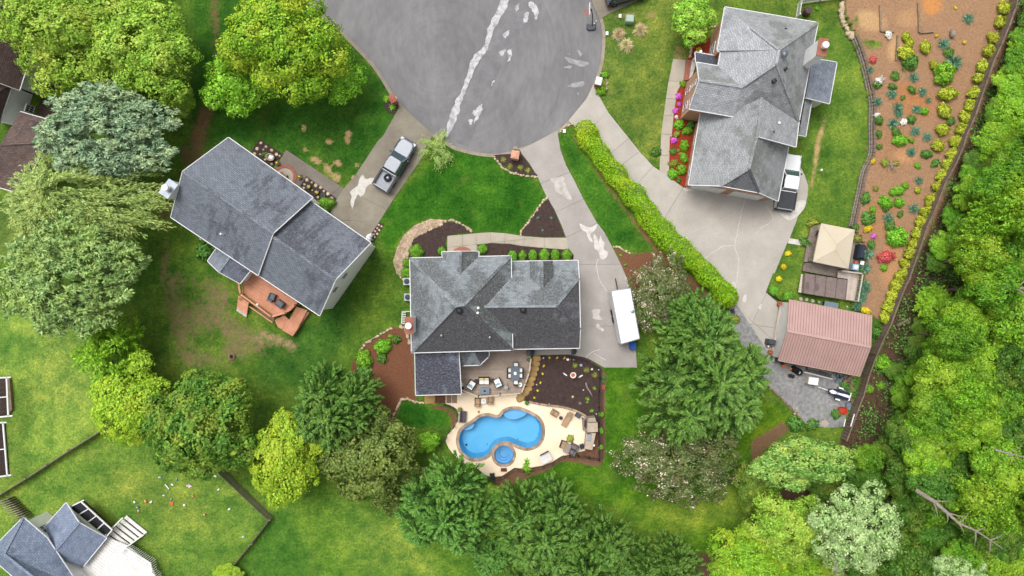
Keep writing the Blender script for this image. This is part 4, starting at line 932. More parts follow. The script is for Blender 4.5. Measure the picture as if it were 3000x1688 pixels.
sk = W2(A(Z6, (1238, 702), (1302, 718), (1292, 785), (1224, 770)), 5.3); pts = []
MB().prism(sk, 4.6, lambda x, y: 5.25 - (x - sk[0][0]) * .6).build('skylight', M('skylight_dome', '#d3d2c0', '#c4c3b0', 1, .3), hr)

# house in the top left corner
ht = thing('house', 'white house with brown shingle roof in the top left corner', 'house', tuple(W(40, 200)))
v = zz((0, 0), (500, -130, 3.6), (60, -300, 6.8), (-255, 690, 6.8), (185, 852, 3.6), (-700, 560, 3.6), (-380, -430, 3.6)); roof(ht, v, [(0, 1, 2, 3), (1, 5, 4, 2)], ['roof_brown'], [0, 0])
rdv = (W(*v[2]) - W(*v[1])).normalized() * .4; walls(ht, [v[0], v[5], v[4], v[3]], 3.5, 'siding_white', .35, extra=[gabtri(v[3], v[2], v[4], -rdv)])
v = zz((0, 0), (190, 1055, 3.0), (460, 1132, 3.0), (442, 1335, 4.6), (0, 1365, 4.6), (205, 1828, 3.0), (-70, 1750, 3.0)); roof(ht, v, [(0, 1, 2, 3), (3, 2, 4, 5)], ['roof_brown'], [0, 0], skip=((0, 3), (3, 5)))
walls(ht, [v[0], v[1], v[4], v[5]], 2.9, 'siding_white', .3, extra=[gabtri(v[1], v[2], v[4], Vector((-.3, .05, 0)))])
v = zz((0, 0), (-40, 730, 3.4), (122, 787, 3.4), (-5, 1165, 3.4), (-260, 1100, 3.4), (-200, 900, 4.9), (-60, 880, 4.9)); roof(ht, v, [(0, 1, 5, 4), (1, 2, 5), (2, 3, 4, 5)], ['roof_brown'], [0, 0, 0]); walls(ht, [v[0], v[1], v[2], v[3]], 3.3, 'siding_white', .3)
e0, e1 = W(*A1((0, 0), 445, 750)), W(*A1((0, 0), 330, 1080)); od = Vector((.95, -.33, 0))
window(ht, e0.xy, e1.xy, .82, 1.0, .4, 1.6, od.xy, bars=2); e0, e1 = W(*A1((0, 0), 250, 900)), W(*A1((0, 0), 175, 1150)); window(ht, e0.xy, e1.xy, .2, .45, .6, 1.8, od.xy)
dk = thing('wood_deck', 'dark brown deck beside the white house, under the trees', 'deck', tuple(W(160, 280)))
pl = W2(A((0, 0), (455, 730), (760, 840), (700, 920), (560, 1010), (470, 1120), (335, 1075)), .35)
for q in planks(pl, R(-18), .16, .015): MB().prism(q, .3, .36 + random.uniform(0, .01)).build('board', M('deck_umber', '#4b3a32', '#382b25', 2, .9, fine=.2, isl=.2) if 'deck_umber' not in MATS else 'deck_umber', dk)

# house in the bottom left corner
hb = thing('house', 'white house with blue grey roofs in the bottom left corner', 'house', tuple(W(130, 1600)))
v = zz((0, 3), (220, 895, 3.5), (445, 1088, 3.5), (760, 1560, 3.5), (500, 1780, 3.5), (-120, 1240, 3.5), (330, 1470, 5.9), (40, 1240, 5.9)); roof(hb, v, [(0, 6, 5, 2, 1), (6, 4, 3, 5), (5, 3, 2), (0, 4, 6)], ['roof_bl'], [0, 0, 0, 0]); walls(hb, [v[i] for i in (0, 1, 2, 3, 4)], 3.4, 'siding_white'); vb = v
v = zz((0, 3), (625, 758, 2.1), (745, 945, 3.5), (470, 1270, 3.5), (385, 1025, 2.1), (1005, 1088, 2.1), (785, 1357, 2.1), (420, 1230, 2.1)); roof(hb, v, [(0, 1, 2, 3), (1, 4, 5, 2)], ['roof_bl'], [0, 0], name='porch_roof', skip=((2, 3), (2, 5))); walls(hb, [v[0], v[4], v[5], v[3]], 2.0, 'siding_white', .3)
for (i0, i1, t0, t1, za, zb_) in ((0, 1, .5, .78, 1.6, 2.7), (1, 2, .34, .44, 1.5, 2.5)):
    e0, e1 = W(*vb[i0]), W(*vb[i1]); d = (e1 - e0); od = Vector((-d.y, d.x, 0)).normalized(); od = od if od.x > 0 else -od; e0, e1 = e0 - od * .38, e1 - od * .38; window(hb, e0.xy, e1.xy, t0, t1, za, zb_, od.xy)
sp = thing('screened_porch', 'dark screened porch frame with white beams beside the blue grey roof', 'porch', tuple(W(260, 1530)))
q = A((0, 3), (650, 800), (770, 740), (1060, 1015), (985, 1085), (760, 945)); zt = 1.95; M('screen_dark', '#3c4046', '#2c3035', 2, .6)
MB().prism(W2(q, .4), 0, .4).build('floor', 'deck_umber', sp)
q0, q1, q2, q3 = (W(*A1((0, 3), *p), zt) for p in ((650, 802), (765, 745), (1060, 1012), (1000, 1082)))
for i in range(5):
    f = i / 4; p, r2 = q0.lerp(q3, f), q1.lerp(q2, f); MB().beam(p, r2, .1, .1).build('rafter', 'white_trim', sp)
MB().beam(q1, q2, .13, .13).build('beam', 'white_trim', sp); MB().beam(q0, q1 + (q1 - q0) * .25, .12, .12).build('beam', 'white_trim', sp)
for i in range(4):
    f0, f1 = i / 4 + .015, (i + 1) / 4 - .015; m_s = [q0.lerp(q3, f0), q1.lerp(q2, f0), q1.lerp(q2, f1), q0.lerp(q3, f1)]
    MB().face([p - Vector((0, 0, .12)) for p in m_s]).build('screen', 'screen_dark', sp)
    for k in range(14):
        a_, b_ = m_s[0].lerp(m_s[3], (k + .5) / 14), m_s[1].lerp(m_s[2], (k + .5) / 14); MB().beam(a_ - Vector((0, 0, .1)), b_ - Vector((0, 0, .1)), .03, .03).build('baluster', 'dark_metal', sp)
wd = thing('white_deck', 'pale deck with slatted rail behind the bottom left house', 'deck', tuple(W(330, 1660)))
for q in planks(W2(A((0, 3), (1010, 1080), (1200, 1160), (1420, 1330), (1490, 1500), (700, 1500), (790, 1360), (985, 1130)), 1.4), R(-37), .3, .02): MB().prism(q, 1.3, 1.4).build('board', M('deck_white', '#eceae7', '#dcd9d5', 1.5, .8, fine=.08, isl=.05) if 'deck_white' not in MATS else 'deck_white', wd)
rp = [W(*A1((0, 3), *p), 1.4) for p in ((1240, 1150), (1470, 1290), (1480, 1380), (1520, 1420), (1530, 1520))]
for p, q in zip(rp, rp[1:]):
    up = Vector((0, 0, 1.0)); MB().beam(p + up, q + up, .12, .06).build('rail', 'white_trim', wd); L = (q - p).length; k = int(L / .2)
    for i in range(k): s_ = p.lerp(q, i / k); MB().beam(s_, s_ + up, .07, .07).build('baluster', 'siding_grey', wd)
st = thing('white_steps', 'white wooden steps with side rails down to the toy strewn lawn', 'steps', tuple(W(380, 1555)))
s0, s1, s2, s3 = (Vector(W(*A1((0, 3), *p))) for p in ((1205, 870), (1400, 1028), (1215, 1165), (1050, 1050)))
for i in range(6):
    f0, f1 = i / 6, (i + 1) / 6 - .025; q = [s0.lerp(s3, f0), s1.lerp(s2, f0), s1.lerp(s2, f1), s0.lerp(s3, f1)]; z = .25 + .2 * i; MB().prism([tuple(p[:2]) for p in q], z - .12, z).build('tread', 'deck_white', st)
for p, q in ((s0, s3), (s1, s2)): MB().beam(p + Vector((0, 0, .9)), q + Vector((0, 0, 2.2)), .12, .1).build('rail', 'siding_grey', st)
# porch cut by the left frame edge
pp = thing('screened_porch', 'dark slatted porch with white frame at the left edge', 'porch', tuple(W(10, 1170)))
for q, zt in ((A((0, 2), (-200, 1000), (65, 985), (80, 1350), (-200, 1380)), 2.3), (A((0, 3), (-200, 10), (30, 0), (70, 500), (-200, 540)), 2.0)):
    ww = [W(*p, zt) for p in q]; MB().prism(W2(q, .3), 0, .3).build('floor', 'deck_umber', pp)
    for k in range(9):
        f = k / 8; MB().beam(ww[0].lerp(ww[3], f), ww[1].lerp(ww[2], f), .1, .1).build('rafter', 'dark_metal' if k % 4 else 'white_trim', pp)
    MB().beam(ww[1], ww[2], .14, .14).build('beam', 'white_trim', pp); MB().beam(ww[0], ww[1] + (ww[1] - ww[0]) * .15, .14, .14).build('beam', 'white_trim', pp); MB().beam(ww[3], ww[2] + (ww[2] - ww[3]) * .15, .14, .14).build('beam', 'white_trim', pp)
MB().prism(W2(A((0, 2), (70, 970), (110, 985), (135, 1280), (90, 1340))), 0, .35).build('timber_edge', 'timber', pp)

# ------------------------------------------------------------------ decks
def railing(root, pts, z, h, top, bal, wd=.13, step=.13, bw=.045, flat=True):
    for p, q in zip(pts, pts[1:]):
        a_, b_ = Vector((*p[:2], z)), Vector((*q[:2], z)); up = Vector((0, 0, h)); MB().beam(a_ + up, b_ + up, wd, .05).build('top_rail', top, root); MB().beam(a_ + Vector((0, 0, .12)), b_ + Vector((0, 0, .12)), .05, .08).build('bottom_rail', top, root)
        L = (b_ - a_).length; k = max(int(L / step), 1); mb = None
        for i in range(k):
            s_ = a_.lerp(b_, (i + .5) / k)
            if mb is None: mb = MB().beam(Vector((0, 0, .1)), Vector((0, 0, h - .02)), bw, bw).build('baluster', bal, root, world=False); l = Vector(root['_o']); mb.location = s_ - l; first = mb
            else: copy_part(first, root, loc=s_ - l)
        for s_ in (a_, b_): MB().beam(s_ - Vector((0, 0, z)), s_ + Vector((0, 0, h + .05)), .11, .11).build('post', top, root)
lz = 1.15
dl = thing('wood_deck', 'orange cedar deck with angled railing behind the left house', 'deck', tuple(W(790, 860)))
poly = W2(A(Z4, (230, 470), (150, 590), (175, 780), (600, 1092), (800, 1032), (930, 900), (560, 560), (420, 420)), lz)
for q in planks(poly, R(-35), .16, .018): MB().prism(q, lz - .05, lz + random.uniform(0, .008)).build('board', 'deck_cedar', dl)
railing(dl, [tuple(W(*A1(Z4, *p), lz)[:2]) for p in ((140, 615), (165, 780), (600, 1098), (800, 1040), (915, 930))], lz, .95, 'deck_cedar', 'deck_cedar', .17, .3)
MB().prism(W2(A(Z4, (185, 560), (200, 770), (600, 1060), (780, 1010), (880, 900), (520, 560)), 1.0), 0, 1.0).build('frame', 'timber', dl)
s0, s1, s2, s3 = (W(*A1(Z4, *p)) for p in ((150, 800), (290, 900), (205, 1115), (65, 1020)))
for i in range(5):
    f0, f1 = i / 5, (i + 1) / 5 - .02; q = [s0.lerp(s3, f0), s1.lerp(s2, f0), s1.lerp(s2, f1), s0.lerp(s3, f1)]; z = 1.0 - .2 * i
    for j in range(2):
        g0, g1 = j / 2, (j + 1) / 2 - .02; qq = [q[0].lerp(q[3], g0), q[1].lerp(q[2], g0), q[1].lerp(q[2], g1), q[0].lerp(q[3], g1)]; MB().prism([tuple(p[:2]) for p in qq], z - .06, z).build('tread', 'deck_cedar' if i < 4 else 'deck_pale', dl)
MB().beam(W(*A1(Z4, 250, 960), .75), W(*A1(Z4, 570, 1182), .75), .13, .1).build('lower_rail', 'deck_cedar', dl)
MB().beam(W(*A1(Z4, 150, 770), 1.9), W(*A1(Z4, 85, 860), 1.2), .13, .1).build('stair_rail', 'deck_cedar', dl); MB().prism(W2(A(Z4, (280, 960), (600, 1120), (590, 1170), (300, 1000)), .3), 0, .3).build('skirt', 'timber', dl)
for poly in (A(Z4, (910, 960), (1065, 1010), (930, 1265), (855, 1378), (705, 1290), (800, 1155)), A(Z4, (600, 1150), (735, 1080), (815, 1150), (700, 1280), (650, 1250))):
    for q in planks(W2(poly, .8), R(54) if len(poly) == 6 else R(-52), .16, .018): MB().prism(q, .72, .8 + random.uniform(0, .01)).build('board', 'deck_cedar', dl)
MB().prism(W2(A(Z4, (1075, 1020), (1110, 1040), (900, 1345), (860, 1375), (930, 1265))), 0, .55).build('skirt', 'deck_cedar', dl)
MB().lathe([(.11, 0), (.13, .1), (.02, .2)], tuple(W(*A1(Z4, 358, 930), lz + .98)), 12).build('post_cap', 'white_paint', dl)

mz = .75
dm = thing('wood_deck', 'grey brown composite deck between the centre house and the pool', 'deck', tuple(W(1490, 1100)))
poly = W2(A(Z2, (150, 60), (925, 60), (925, 175), (905, 320), (822, 535), (372, 572), (190, 500), (150, 500)), mz)
for h_ in cut([poly], tuple(W(*A1(Z2, 622, 0), mz)[:2]), tuple(W(*A1(Z2, 624, 600), mz)[:2])):
    for q in planks(h_, 0, .15, .014): MB().prism(q, mz - .05, mz + random.uniform(0, .006)).build('board', 'deck_grey', dm)
MB().prism(inset(poly, .06), 0, mz - .06).build('skirt', 'deck_old', dm)
railing(dm, [tuple(W(*A1(Z2, *p), mz)[:2]) for p in ((188, 500), (372, 574), (600, 556), (822, 537), (865, 430), (905, 320), (922, 178))], mz, .95, 'rail_tan', 'black_iron', .15, .16, .03)

# gazebo, its deck and the covered swim spa
dg_ = thing('wood_deck', 'weathered grey deck under the beige gazebo', 'deck', tuple(W(2440, 760)))
poly = W2(A(Z7, (490, 85), (600, 45), (880, 110), (965, 240), (915, 495), (740, 545), (415, 485), (455, 230)), .45)
for q in planks(poly, R(-11), .15, .014): MB().prism(q, .38, .45 + random.uniform(0, .01)).build('board', 'deck_old', dg_)
MB().prism(inset(poly, .05), 0, .36).build('frame', 'timber', dg_)
gz_ = thing('gazebo', 'beige fabric gazebo canopy over the weathered deck', 'gazebo', tuple(W(2440, 720)))
M('canopy_beige', '#d2c6b0', '#c7baa3', .6, .85, fine=.03); cv = zz(Z7, (585, 45, 2.6), (896, 105, 2.6), (836, 466, 2.6), (512, 400, 2.6), (727, 240, 3.1), (716, 290, 3.1))
Wv = [W(*p) for p in cv]
for f in ((0, 4, 1), (1, 4, 5, 2), (2, 5, 3), (3, 5, 4, 0)):
    mb = MB(); mb.face([Wv[i] for i in f]); mb.face([Wv[i] - Vector((0, 0, .03)) for i in f[::-1]]); mb.build('canopy_panel', 'canopy_beige', gz_)
for i in range(4):
    a_, b_ = Wv[i], Wv[(i + 1) % 4]; MB().face([a_, b_, b_ - Vector((0, 0, .2)), a_ - Vector((0, 0, .2))]).build('valance', 'canopy_beige', gz_); MB().beam(Vector((a_.x, a_.y, .45)) * 1, a_ + Vector((0, 0, -.05)), .09, .09).build('post', 'dark_metal', gz_); MB().beam(a_ + Vector((0, 0, .01)), Wv[4 if i < 2 else 5] + Vector((0, 0, .01)), .05, .03).build('seam', 'canopy_beige', gz_)
ss = thing('swim_spa', 'long swim spa under a brown folding cover beside the gazebo deck', 'spa', tuple(W(2420, 840)))
M('cover_brown', '#8a7a77', '#766764', 3, .7, fine=.06); c0, c1, c2, c3 = (W(*A1(Z7, *p), 1.2) for p in ((435, 506), (832, 566), (810, 755), (420, 692)))
MB().prism(inset([tuple(p[:2]) for p in (c0, c1, c2, c3)], .08), 0, 1.08).build('tub', 'deck_old', ss)
for i in range(4):
    f0, f1 = i / 4 + .006, (i + 1) / 4 - .006; q = [c0.lerp(c1, f0), c0.lerp(c1, f1), c3.lerp(c2, f1), c3.lerp(c2, f0)]; MB().prism([tuple(p[:2]) for p in q], 1.06, 1.2, shrink=.03).build('cover_panel', 'cover_brown', ss)
M('cover_mark', '#6f6160', '#665958', 3, .7)
for p in ((457, 622), (547, 635)): c = W(*A1(Z7, *p), 1.2); MB().lathe([(.3, 0), (.3, .008), (.01, .009)], (c.x, c.y, 1.2), 20, sx=.72, sy=1.35).build('wet_mark', 'cover_mark', ss)
for q in planks(W2(A(Z7, (402, 515), (440, 520), (415, 690), (375, 680)), .5), R(-10), .28, .02): MB().prism(q, .4, .5).build('side_board', M('cream_board', '#d9cfbd', '#cbc0ae', 2, .8) if 'cream_board' not in MATS else 'cream_board', ss)
dp = thing('wood_deck', 'narrow pale deck with white rail beside the swim spa', 'deck', tuple(W(2500, 840)))
for q in planks(W2(A(Z7, (740, 490), (930, 512), (888, 760), (812, 752), (832, 560), (735, 545)), .9), R(80), .15, .012): MB().prism(q, .82, .9 + random.uniform(0, .01)).build('board', 'deck_pale', dp)
for i, x in enumerate((735, 765, 790)): MB().prism(W2(A(Z7, (x, 488), (x + 22, 491), (x + 14, 555), (x - 8, 551)), .5 + .15 * i), .1, .5 + .15 * i).build('step', 'deck_old', dp)
railing(dp, [tuple(W(*A1(Z7, *p), .9)[:2]) for p in ((745, 488), (930, 512), (886, 762))], .9, .9, 'deck_pale', 'deck_pale', .13, .17, .05)

# ------------------------------------------------------------------ shed with ribbed metal roof
sh = thing('shed', 'long shed with ribbed pink metal roof and a pale porch', 'shed', tuple(W(2410, 990)))
M('metal_rib', '#a5827c', '#987570', .6, .5, fine=.03, spec=.5); M('metal_pink', '#c09e98', '#b4918b', .6, .5, fine=.03, spec=.5)
v = zz((3, 2), (365, 253, 2.7), (345, 545, 4.1), (260, 825, 2.7), (1025, 972, 2.7), (1128, 697, 4.1), (1138, 405, 2.7))
roof(sh, v, [(0, 1, 4, 5), (1, 2, 3, 4)], ['metal_pink', 'metal_pink'], [0, 1], thick=.08, gut='metal_pink', gw=.06)
Wv = [W(*p) for p in v]
for (p, q, r2, s_) in ((Wv[0], Wv[5], Wv[1], Wv[4]), (Wv[2], Wv[3], Wv[1], Wv[4])):
    for i in range(30):
        f = (i + .5) / 30; MB().beam(p.lerp(q, f) + Vector((0, 0, .015)), r2.lerp(s_, f) + Vector((0, 0, .015)), .05, .05).build('rib', 'metal_rib', sh)
walls(sh, [v[0], v[2], v[3], v[5]], 2.6, 'siding_grey', .25)
for q in planks(W2(A((3, 2), (272, 305), (362, 322), (300, 745), (195, 735)), .3), R(82), .16, .014): MB().prism(q, .2, .3 + random.uniform(0, .01)).build('porch_board', 'deck_pale', sh)
for q in (A((3, 2), (305, 275), (362, 280), (358, 322), (303, 312)), A((3, 2), (212, 738), (270, 745), (262, 790), (208, 782))): MB().prism(W2(q, .35), 0, .36).build('porch_step', 'deck_pale', sh)
for q in (A((3, 2), (245, 278), (303, 275), (300, 318), (240, 312)), A((3, 2), (170, 735), (210, 740), (206, 785), (175, 778))): MB().prism(W2(q), 0, .3).build('brick_pad', 'brick_red', sh)

# ------------------------------------------------------------------ foliage generators
def unit(a): return a / np.maximum(np.linalg.norm(a, axis=-1, keepdims=True), 1e-9)
def leafquads(P, Nn, L, Wd, rng, dirv=None, fold=.18):
    n = len(P); Nn = unit(Nn); r_ = rng.normal(size=(n, 3)) if dirv is None else dirv
    Tt = unit(r_ - (r_ * Nn).sum(1, keepdims=True) * Nn); Bn = np.cross(Nn, Tt)
    L = np.broadcast_to(np.asarray(L, float), (n,))[:, None]; Wd = np.broadcast_to(np.asarray(Wd, float), (n,))[:, None]
    V = np.stack([P - Tt * L * .5, P + Bn * Wd * .5 + Nn * Wd * fold + Tt * L * .06, P + Tt * L * .5, P - Bn * Wd * .5 + Nn * Wd * fold + Tt * L * .06], 1)
    return V.reshape(-1, 3)
def qmesh(name, V, mats, mi=None):
    n = len(V) // 4; me = bpy.data.meshes.new(name); me.vertices.add(4 * n); me.vertices.foreach_set('co', np.ascontiguousarray(V, np.float32).ravel())
    me.loops.add(4 * n); me.loops.foreach_set('vertex_index', np.arange(4 * n, dtype=np.int32)); me.polygons.add(n)
    me.polygons.foreach_set('loop_start', np.arange(0, 4 * n, 4, dtype=np.int32)); me.polygons.foreach_set('loop_total', np.full(n, 4, np.int32))
    for q in (mats if isinstance(mats, (list, tuple)) else [mats]): me.materials.append(MATS[q])
    if mi is not None: me.polygons.foreach_set('material_index', mi.astype(np.int32))
    me.update(calc_edges=True); return me
def sphere_dirs(n, rng, zmin=-.3):
    d = unit(rng.normal(size=(int(n * 2.2) + 8, 3))); d = d[d[:, 2] > zmin]; return d[:n]
def lobes(rng, nl, spread=.66, rmin=.22, rmax=.4, flat=.8):
    nl = int(nl * 1.7)
    """crown lobes in a unit crown, z up"""
    c = [(0, 0, .4)]; r_ = [.44]
    for i in range(nl - 1):
        a_ = i * 2.39996 + rng.uniform(-.5, .5); q = math.sqrt((i + .6) / nl) * spread * rng.uniform(.85, 1.25)
        c.append((q * math.cos(a_), q * math.sin(a_), (.46 - .7 * q * q) * rng.uniform(.2, 1.7))); r_.append(rng.uniform(rmin, rmax) * (1 - .28 * q))
    c = np.array(c); c[:, 2] *= flat; return c, np.array(r_)
def clusters(rng, R0, nl, sp, zsq=.8, jit=.14, zmin=-.35, **kw):
    c, r_ = lobes(rng, nl, **kw); P, D = [], []
    for k in range(len(c)):
        n = int(2.6 * math.pi * (r_[k] * R0) ** 2 / (sp * sp)); d = sphere_dirs(n, rng, zmin)
        p = c[k] + d * r_[k] * (1 + rng.normal(size=(len(d), 1)) * jit)
        keep = np.ones(len(p), bool)
        for j in range(len(c)):
            if j != k: keep &= np.linalg.norm(p - c[j], axis=1) > r_[j] * .86
        P.append(p[keep]); D.append(d[keep])
    P = np.concatenate(P) * R0; D = np.concatenate(D); P[:, 2] *= zsq
    m = np.abs(np.hypot(P[:, 0], P[:, 1])).max(); P[:, :2] *= R0 / m
    return P, D
def crown_broad(seed, R0=5., nl=12, sp=.55, rc=.42, per=26, leaf=.24, asp=.62, zsq=.95, up=.16, **kw):
    sp, rc, per, leaf = sp * 1.22, rc * 1.02, int(per * 2.2), leaf * .75
    rng = np.random.default_rng(seed); P, D = clusters(rng, R0, nl, sp, zsq, **kw); P = np.concatenate([P, P[::4] * .8, P[1::5] * .6]); D = np.concatenate([D, D[::4], D[1::5]]); n = len(P)
    size = rng.uniform(.6, 1.35, n); P = np.repeat(P, per, 0); Dd = np.repeat(D, per, 0); sz = np.repeat(size, per)[:, None]
    off = rng.normal(size=P.shape) * rc * .55 * sz; off -= (off * Dd).sum(1, keepdims=True) * Dd * .55
    r2 = (off ** 2).sum(1, keepdims=True) / (rc * sz) ** 2
    P = P + off - Dd * r2 * rc * .35
    Nn = unit(Dd * .8 + off / rc * .5 + np.array([0, 0, up]) + rng.normal(size=P.shape) * .3)
    L = leaf * np.exp(rng.normal(size=len(P)) * .32); return leafquads(P, Nn, L, L * asp, rng)
def crown_plume(seed, R0=4.5, Hh=7., n=620, pl=1.0, per=62, leaf=(.23, .075), pw=.46, tmin=.08, stars=5):
    global TIP; TIP = []
    """conifer crown: feathery plumes leaning outward round several leaders"""
    rng = np.random.default_rng(seed); V = []
    lead = [(0, 0, 1.0, .72)] + [(.45 * math.cos(i * 2.4 + seed), .45 * math.sin(i * 2.4 + seed), rng.uniform(.72, .92), rng.uniform(.42, .58)) for i in range(stars)]
    for (lx, ly, top, rr) in lead:
        k = int(n * rr * rr / sum(q[3] ** 2 for q in lead)); t = tmin + (1 - tmin) * rng.random(k) ** .8
        az = rng.uniform(0, 2 * math.pi, k); rad = rr * R0 * np.sqrt(np.clip(1 - t, 0, 1)) ** .95 * rng.uniform(.9, 1.04, k)
        tip = np.stack([lx * R0 + rad * np.cos(az), ly * R0 + rad * np.sin(az), t * Hh * top], 1)
        d = unit(np.stack([np.cos(az), np.sin(az), .25 + .8 * t + rng.normal(size=k) * .15], 1)); 
        side = unit(np.cross(d, np.array([0, 0, 1.]) + 0 * d)); nrm = unit(np.cross(side, d)); 
        nrm = np.where(nrm[:, 2:3] < 0, -nrm, nrm)
        ln = pl * rng.uniform(.65, 1.3, k)
        s = rng.random((k, per)) ** .75; sd_ = rng.uniform(-1, 1, (k, per)); hh = rng.normal(size=(k, per)) * .1
        env = (1 - s) * .9 + .12
        P = tip[:, None] - d[:, None] * (ln[:, None] * (1 - s))[..., None] + side[:, None] * (sd_ * pw * ln[:, None] * .6 * env)[..., None] + nrm[:, None] * (hh - .25 * np.abs(sd_) * pw)[..., None]
        dd = d[:, None] + side[:, None] * (sd_ * .75)[..., None] + rng.normal(size=(k, per, 3)) * .16
        nn = nrm[:, None] * .8 + np.array([0, 0, .6]) + rng.normal(size=(k, per, 3)) * .4
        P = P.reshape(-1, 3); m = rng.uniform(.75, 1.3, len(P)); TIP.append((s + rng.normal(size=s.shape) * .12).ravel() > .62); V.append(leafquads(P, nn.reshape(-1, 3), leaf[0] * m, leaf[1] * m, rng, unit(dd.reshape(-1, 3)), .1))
    TIP = np.concatenate(TIP); return np.concatenate(V)
def crown_pine(seed, R0=5., nl=14, sp=.5, rc=.36, per=26, leaf=(.34, .07), zsq=.75, **kw):
    rng = np.random.default_rng(seed); P, D = clusters(rng, R0, nl, sp, zsq, **kw); P = np.concatenate([P, P[::3] * .78, P[1::4] * .6]); D = np.concatenate([D, D[::3], D[1::4]]); n = len(P); P = np.repeat(P, per, 0); Dd = np.repeat(D, per, 0)
    e = unit(rng.normal(size=P.shape) + Dd * 1.1 + np.array([0, 0, .5])); ln = rng.uniform(.7, 1.3, len(P))
    P = P + e * (rc * .55 * ln)[:, None]; nn = unit(rng.normal(size=P.shape) + np.array([0, 0, 1.2]))
    return leafquads(P, nn, leaf[0] * ln, leaf[1] * ln * 1.2, rng, e, .05)
def crown_weep(seed, R0=5., n=700, per=26, leaf=(.34, .085), bias=(.5, -.35)):
    rng = np.random.default_rng(seed); P, D = clusters(rng, R0, 13, 1.0, .6); 
    ix = rng.integers(0, len(P), n); P0 = P[ix] * .9; az = D[ix].copy(); az[:, 2] = 0; az[:, 0] += bias[0]; az[:, 1] += bias[1]; az = unit(az + rng.normal(size=az.shape) * .25)
    ln = rng.uniform(1.0, 2.3, n); s = rng.random((n, per)); 
    Pp = P0[:, None] + az[:, None] * (s * ln[:, None])[..., None]; Pp[..., 2] -= (s ** 2) * ln[:, None] * .75; Pp += rng.normal(size=Pp.shape) * .1
    dd = az[:, None] + np.array([0, 0, -.9]) * s[..., None] + rng.normal(size=Pp.shape) * .3; nn = np.array([0, 0, 1.]) + rng.normal(size=Pp.shape) * .45
    Pp = Pp.reshape(-1, 3); m = rng.uniform(.7, 1.3, len(Pp)); return leafquads(Pp, nn.reshape(-1, 3), leaf[0] * m, leaf[1] * m, rng, unit(dd.reshape(-1, 3)), .05)
def ball(seed, R0=1., n=1600, leaf=.13, sq=.85, bumps=.08, zmin=-.35, asp=.6, spiky=.3):
    rng = np.random.default_rng(seed); d = sphere_dirs(n, rng, zmin); ph = rng.uniform(0, 6.28, 6)
    b_ = 1 + bumps * (np.sin(3 * d[:, 0] * 2 + ph[0]) + np.sin(4 * d[:, 1] * 2 + ph[1]) + np.sin(5 * d[:, 2] + ph[2]))
    P = d * (R0 * b_ * rng.uniform(.82, 1.03, len(d)))[:, None]; P[:, 2] *= sq
    nn = d + rng.normal(size=P.shape) * .45 + np.array([0, 0, .3]); L = leaf * rng.uniform(.7, 1.3, len(P)); return leafquads(P, nn, L, L * asp, rng)
def rosette(seed, R0=1., n=60, wd=.075, lift=(.15, 1.2), arch=.35, seg=3):
    """sword leaves radiating from one crown; each blade is a chain of tapering quads"""
    rng = np.random.default_rng(seed); az = np.arange(n) * 2.39996 + rng.uniform(-.3, .3, n); el = rng.uniform(lift[0], lift[1], n); ln = R0 * rng.uniform(.75, 1.1, n); out = []
    for a_, e, l in zip(az, el, ln):
        h = np.array([math.cos(a_), math.sin(a_), 0]); sdv = np.array([-math.sin(a_), math.cos(a_), 0]); prev = None
        for k in range(seg + 1):
            s = k / seg; p = h * (l * s * math.cos(e) * (1 + .1 * s)) + np.array([0, 0, l * s * math.sin(e) - arch * l * s * s * math.cos(e)]); wv = wd * (1 - s) ** .6 * (1 if k else .5) + .004
            cur = (p - sdv * wv / 2, p + sdv * wv / 2)
            if prev is not None: out += [prev[0], prev[1], cur[1], cur[0]]
            prev = cur
    return np.array(out)

LM = leafmat
LM('leaf_maple', '#568822', '#7eb034', '#b0d658', '#c2d65c', big=.35)
LM('leaf_maple2', '#4f8218', '#76a626', '#a0c83a', '#b9c23a', big=.4)
LM('leaf_bright', '#568e1c', '#78b02a', '#a4d448', None)
LM('leaf_yellow', '#62961a', '#86b828', '#b2d846', '#b4cc3c', big=.5)
LM('leaf_dark', '#34601e', '#4f7f2c', '#78a63c', '#9aa83c', big=.5)
LM('leaf_magnolia', '#3e5a24', '#5e7a34', '#84984c', '#8aa04c', big=.6)
LM('leaf_rhodo', '#44582e', '#627640', '#84925a', '#7e7650', big=.7)
LM('petal_pale', '#bfa496', '#d8c2b4', '#f2e6dc', None, trans=.2)
LM('needle_blue', '#587a5c', '#82a480', '#bcd4a8', '#c0d49c', big=.6)
LM('needle_pale', '#5c8a4c', '#86b064', '#b8d888', '#aed06c', big=.4)
LM('needle_green', '#1e4416', '#346020', '#528034', '#507828', big=.5, k=.82)  # inner needles coloured very dark, painting shade into the gaps between plumes
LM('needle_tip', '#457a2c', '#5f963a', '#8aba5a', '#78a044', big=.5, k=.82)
LM('needle_lime', '#4c8a18', '#74b222', '#a4d83c', None)
LM('leaf_willow', '#668c3c', '#8cae58', '#bcd688', '#b8cc70', big=.4)
LM('leaf_forest', '#2c5c14', '#4a841c', '#78b02e', '#8cb434', big=.35)
LM('leaf_forest2', '#3e7016', '#629a20', '#94c838', '#a0c038', big=.3)
LM('leaf_forest3', '#274e16', '#406e20', '#649434', '#788e34', big=.4)
LM('leaf_pale', '#648e42', '#8cb066', '#bed294', '#c4d49c', big=.6)
LM('leaf_fresh', '#548e34', '#78b04e', '#a6d078', '#bcd060', big=.6)
LM('leaf_hedge', '#4f8c10', '#76b418', '#a8dc34', '#b4cc2a', big=.3)
LM('leaf_box', '#3c7818', '#5f9e28', '#8cc446', None, big=.8)
LM('leaf_gold', '#66801a', '#98a828', '#ccd04c', None)
LM('leaf_sunny', '#b8a810', '#e0cc22', '#f6e654', None)
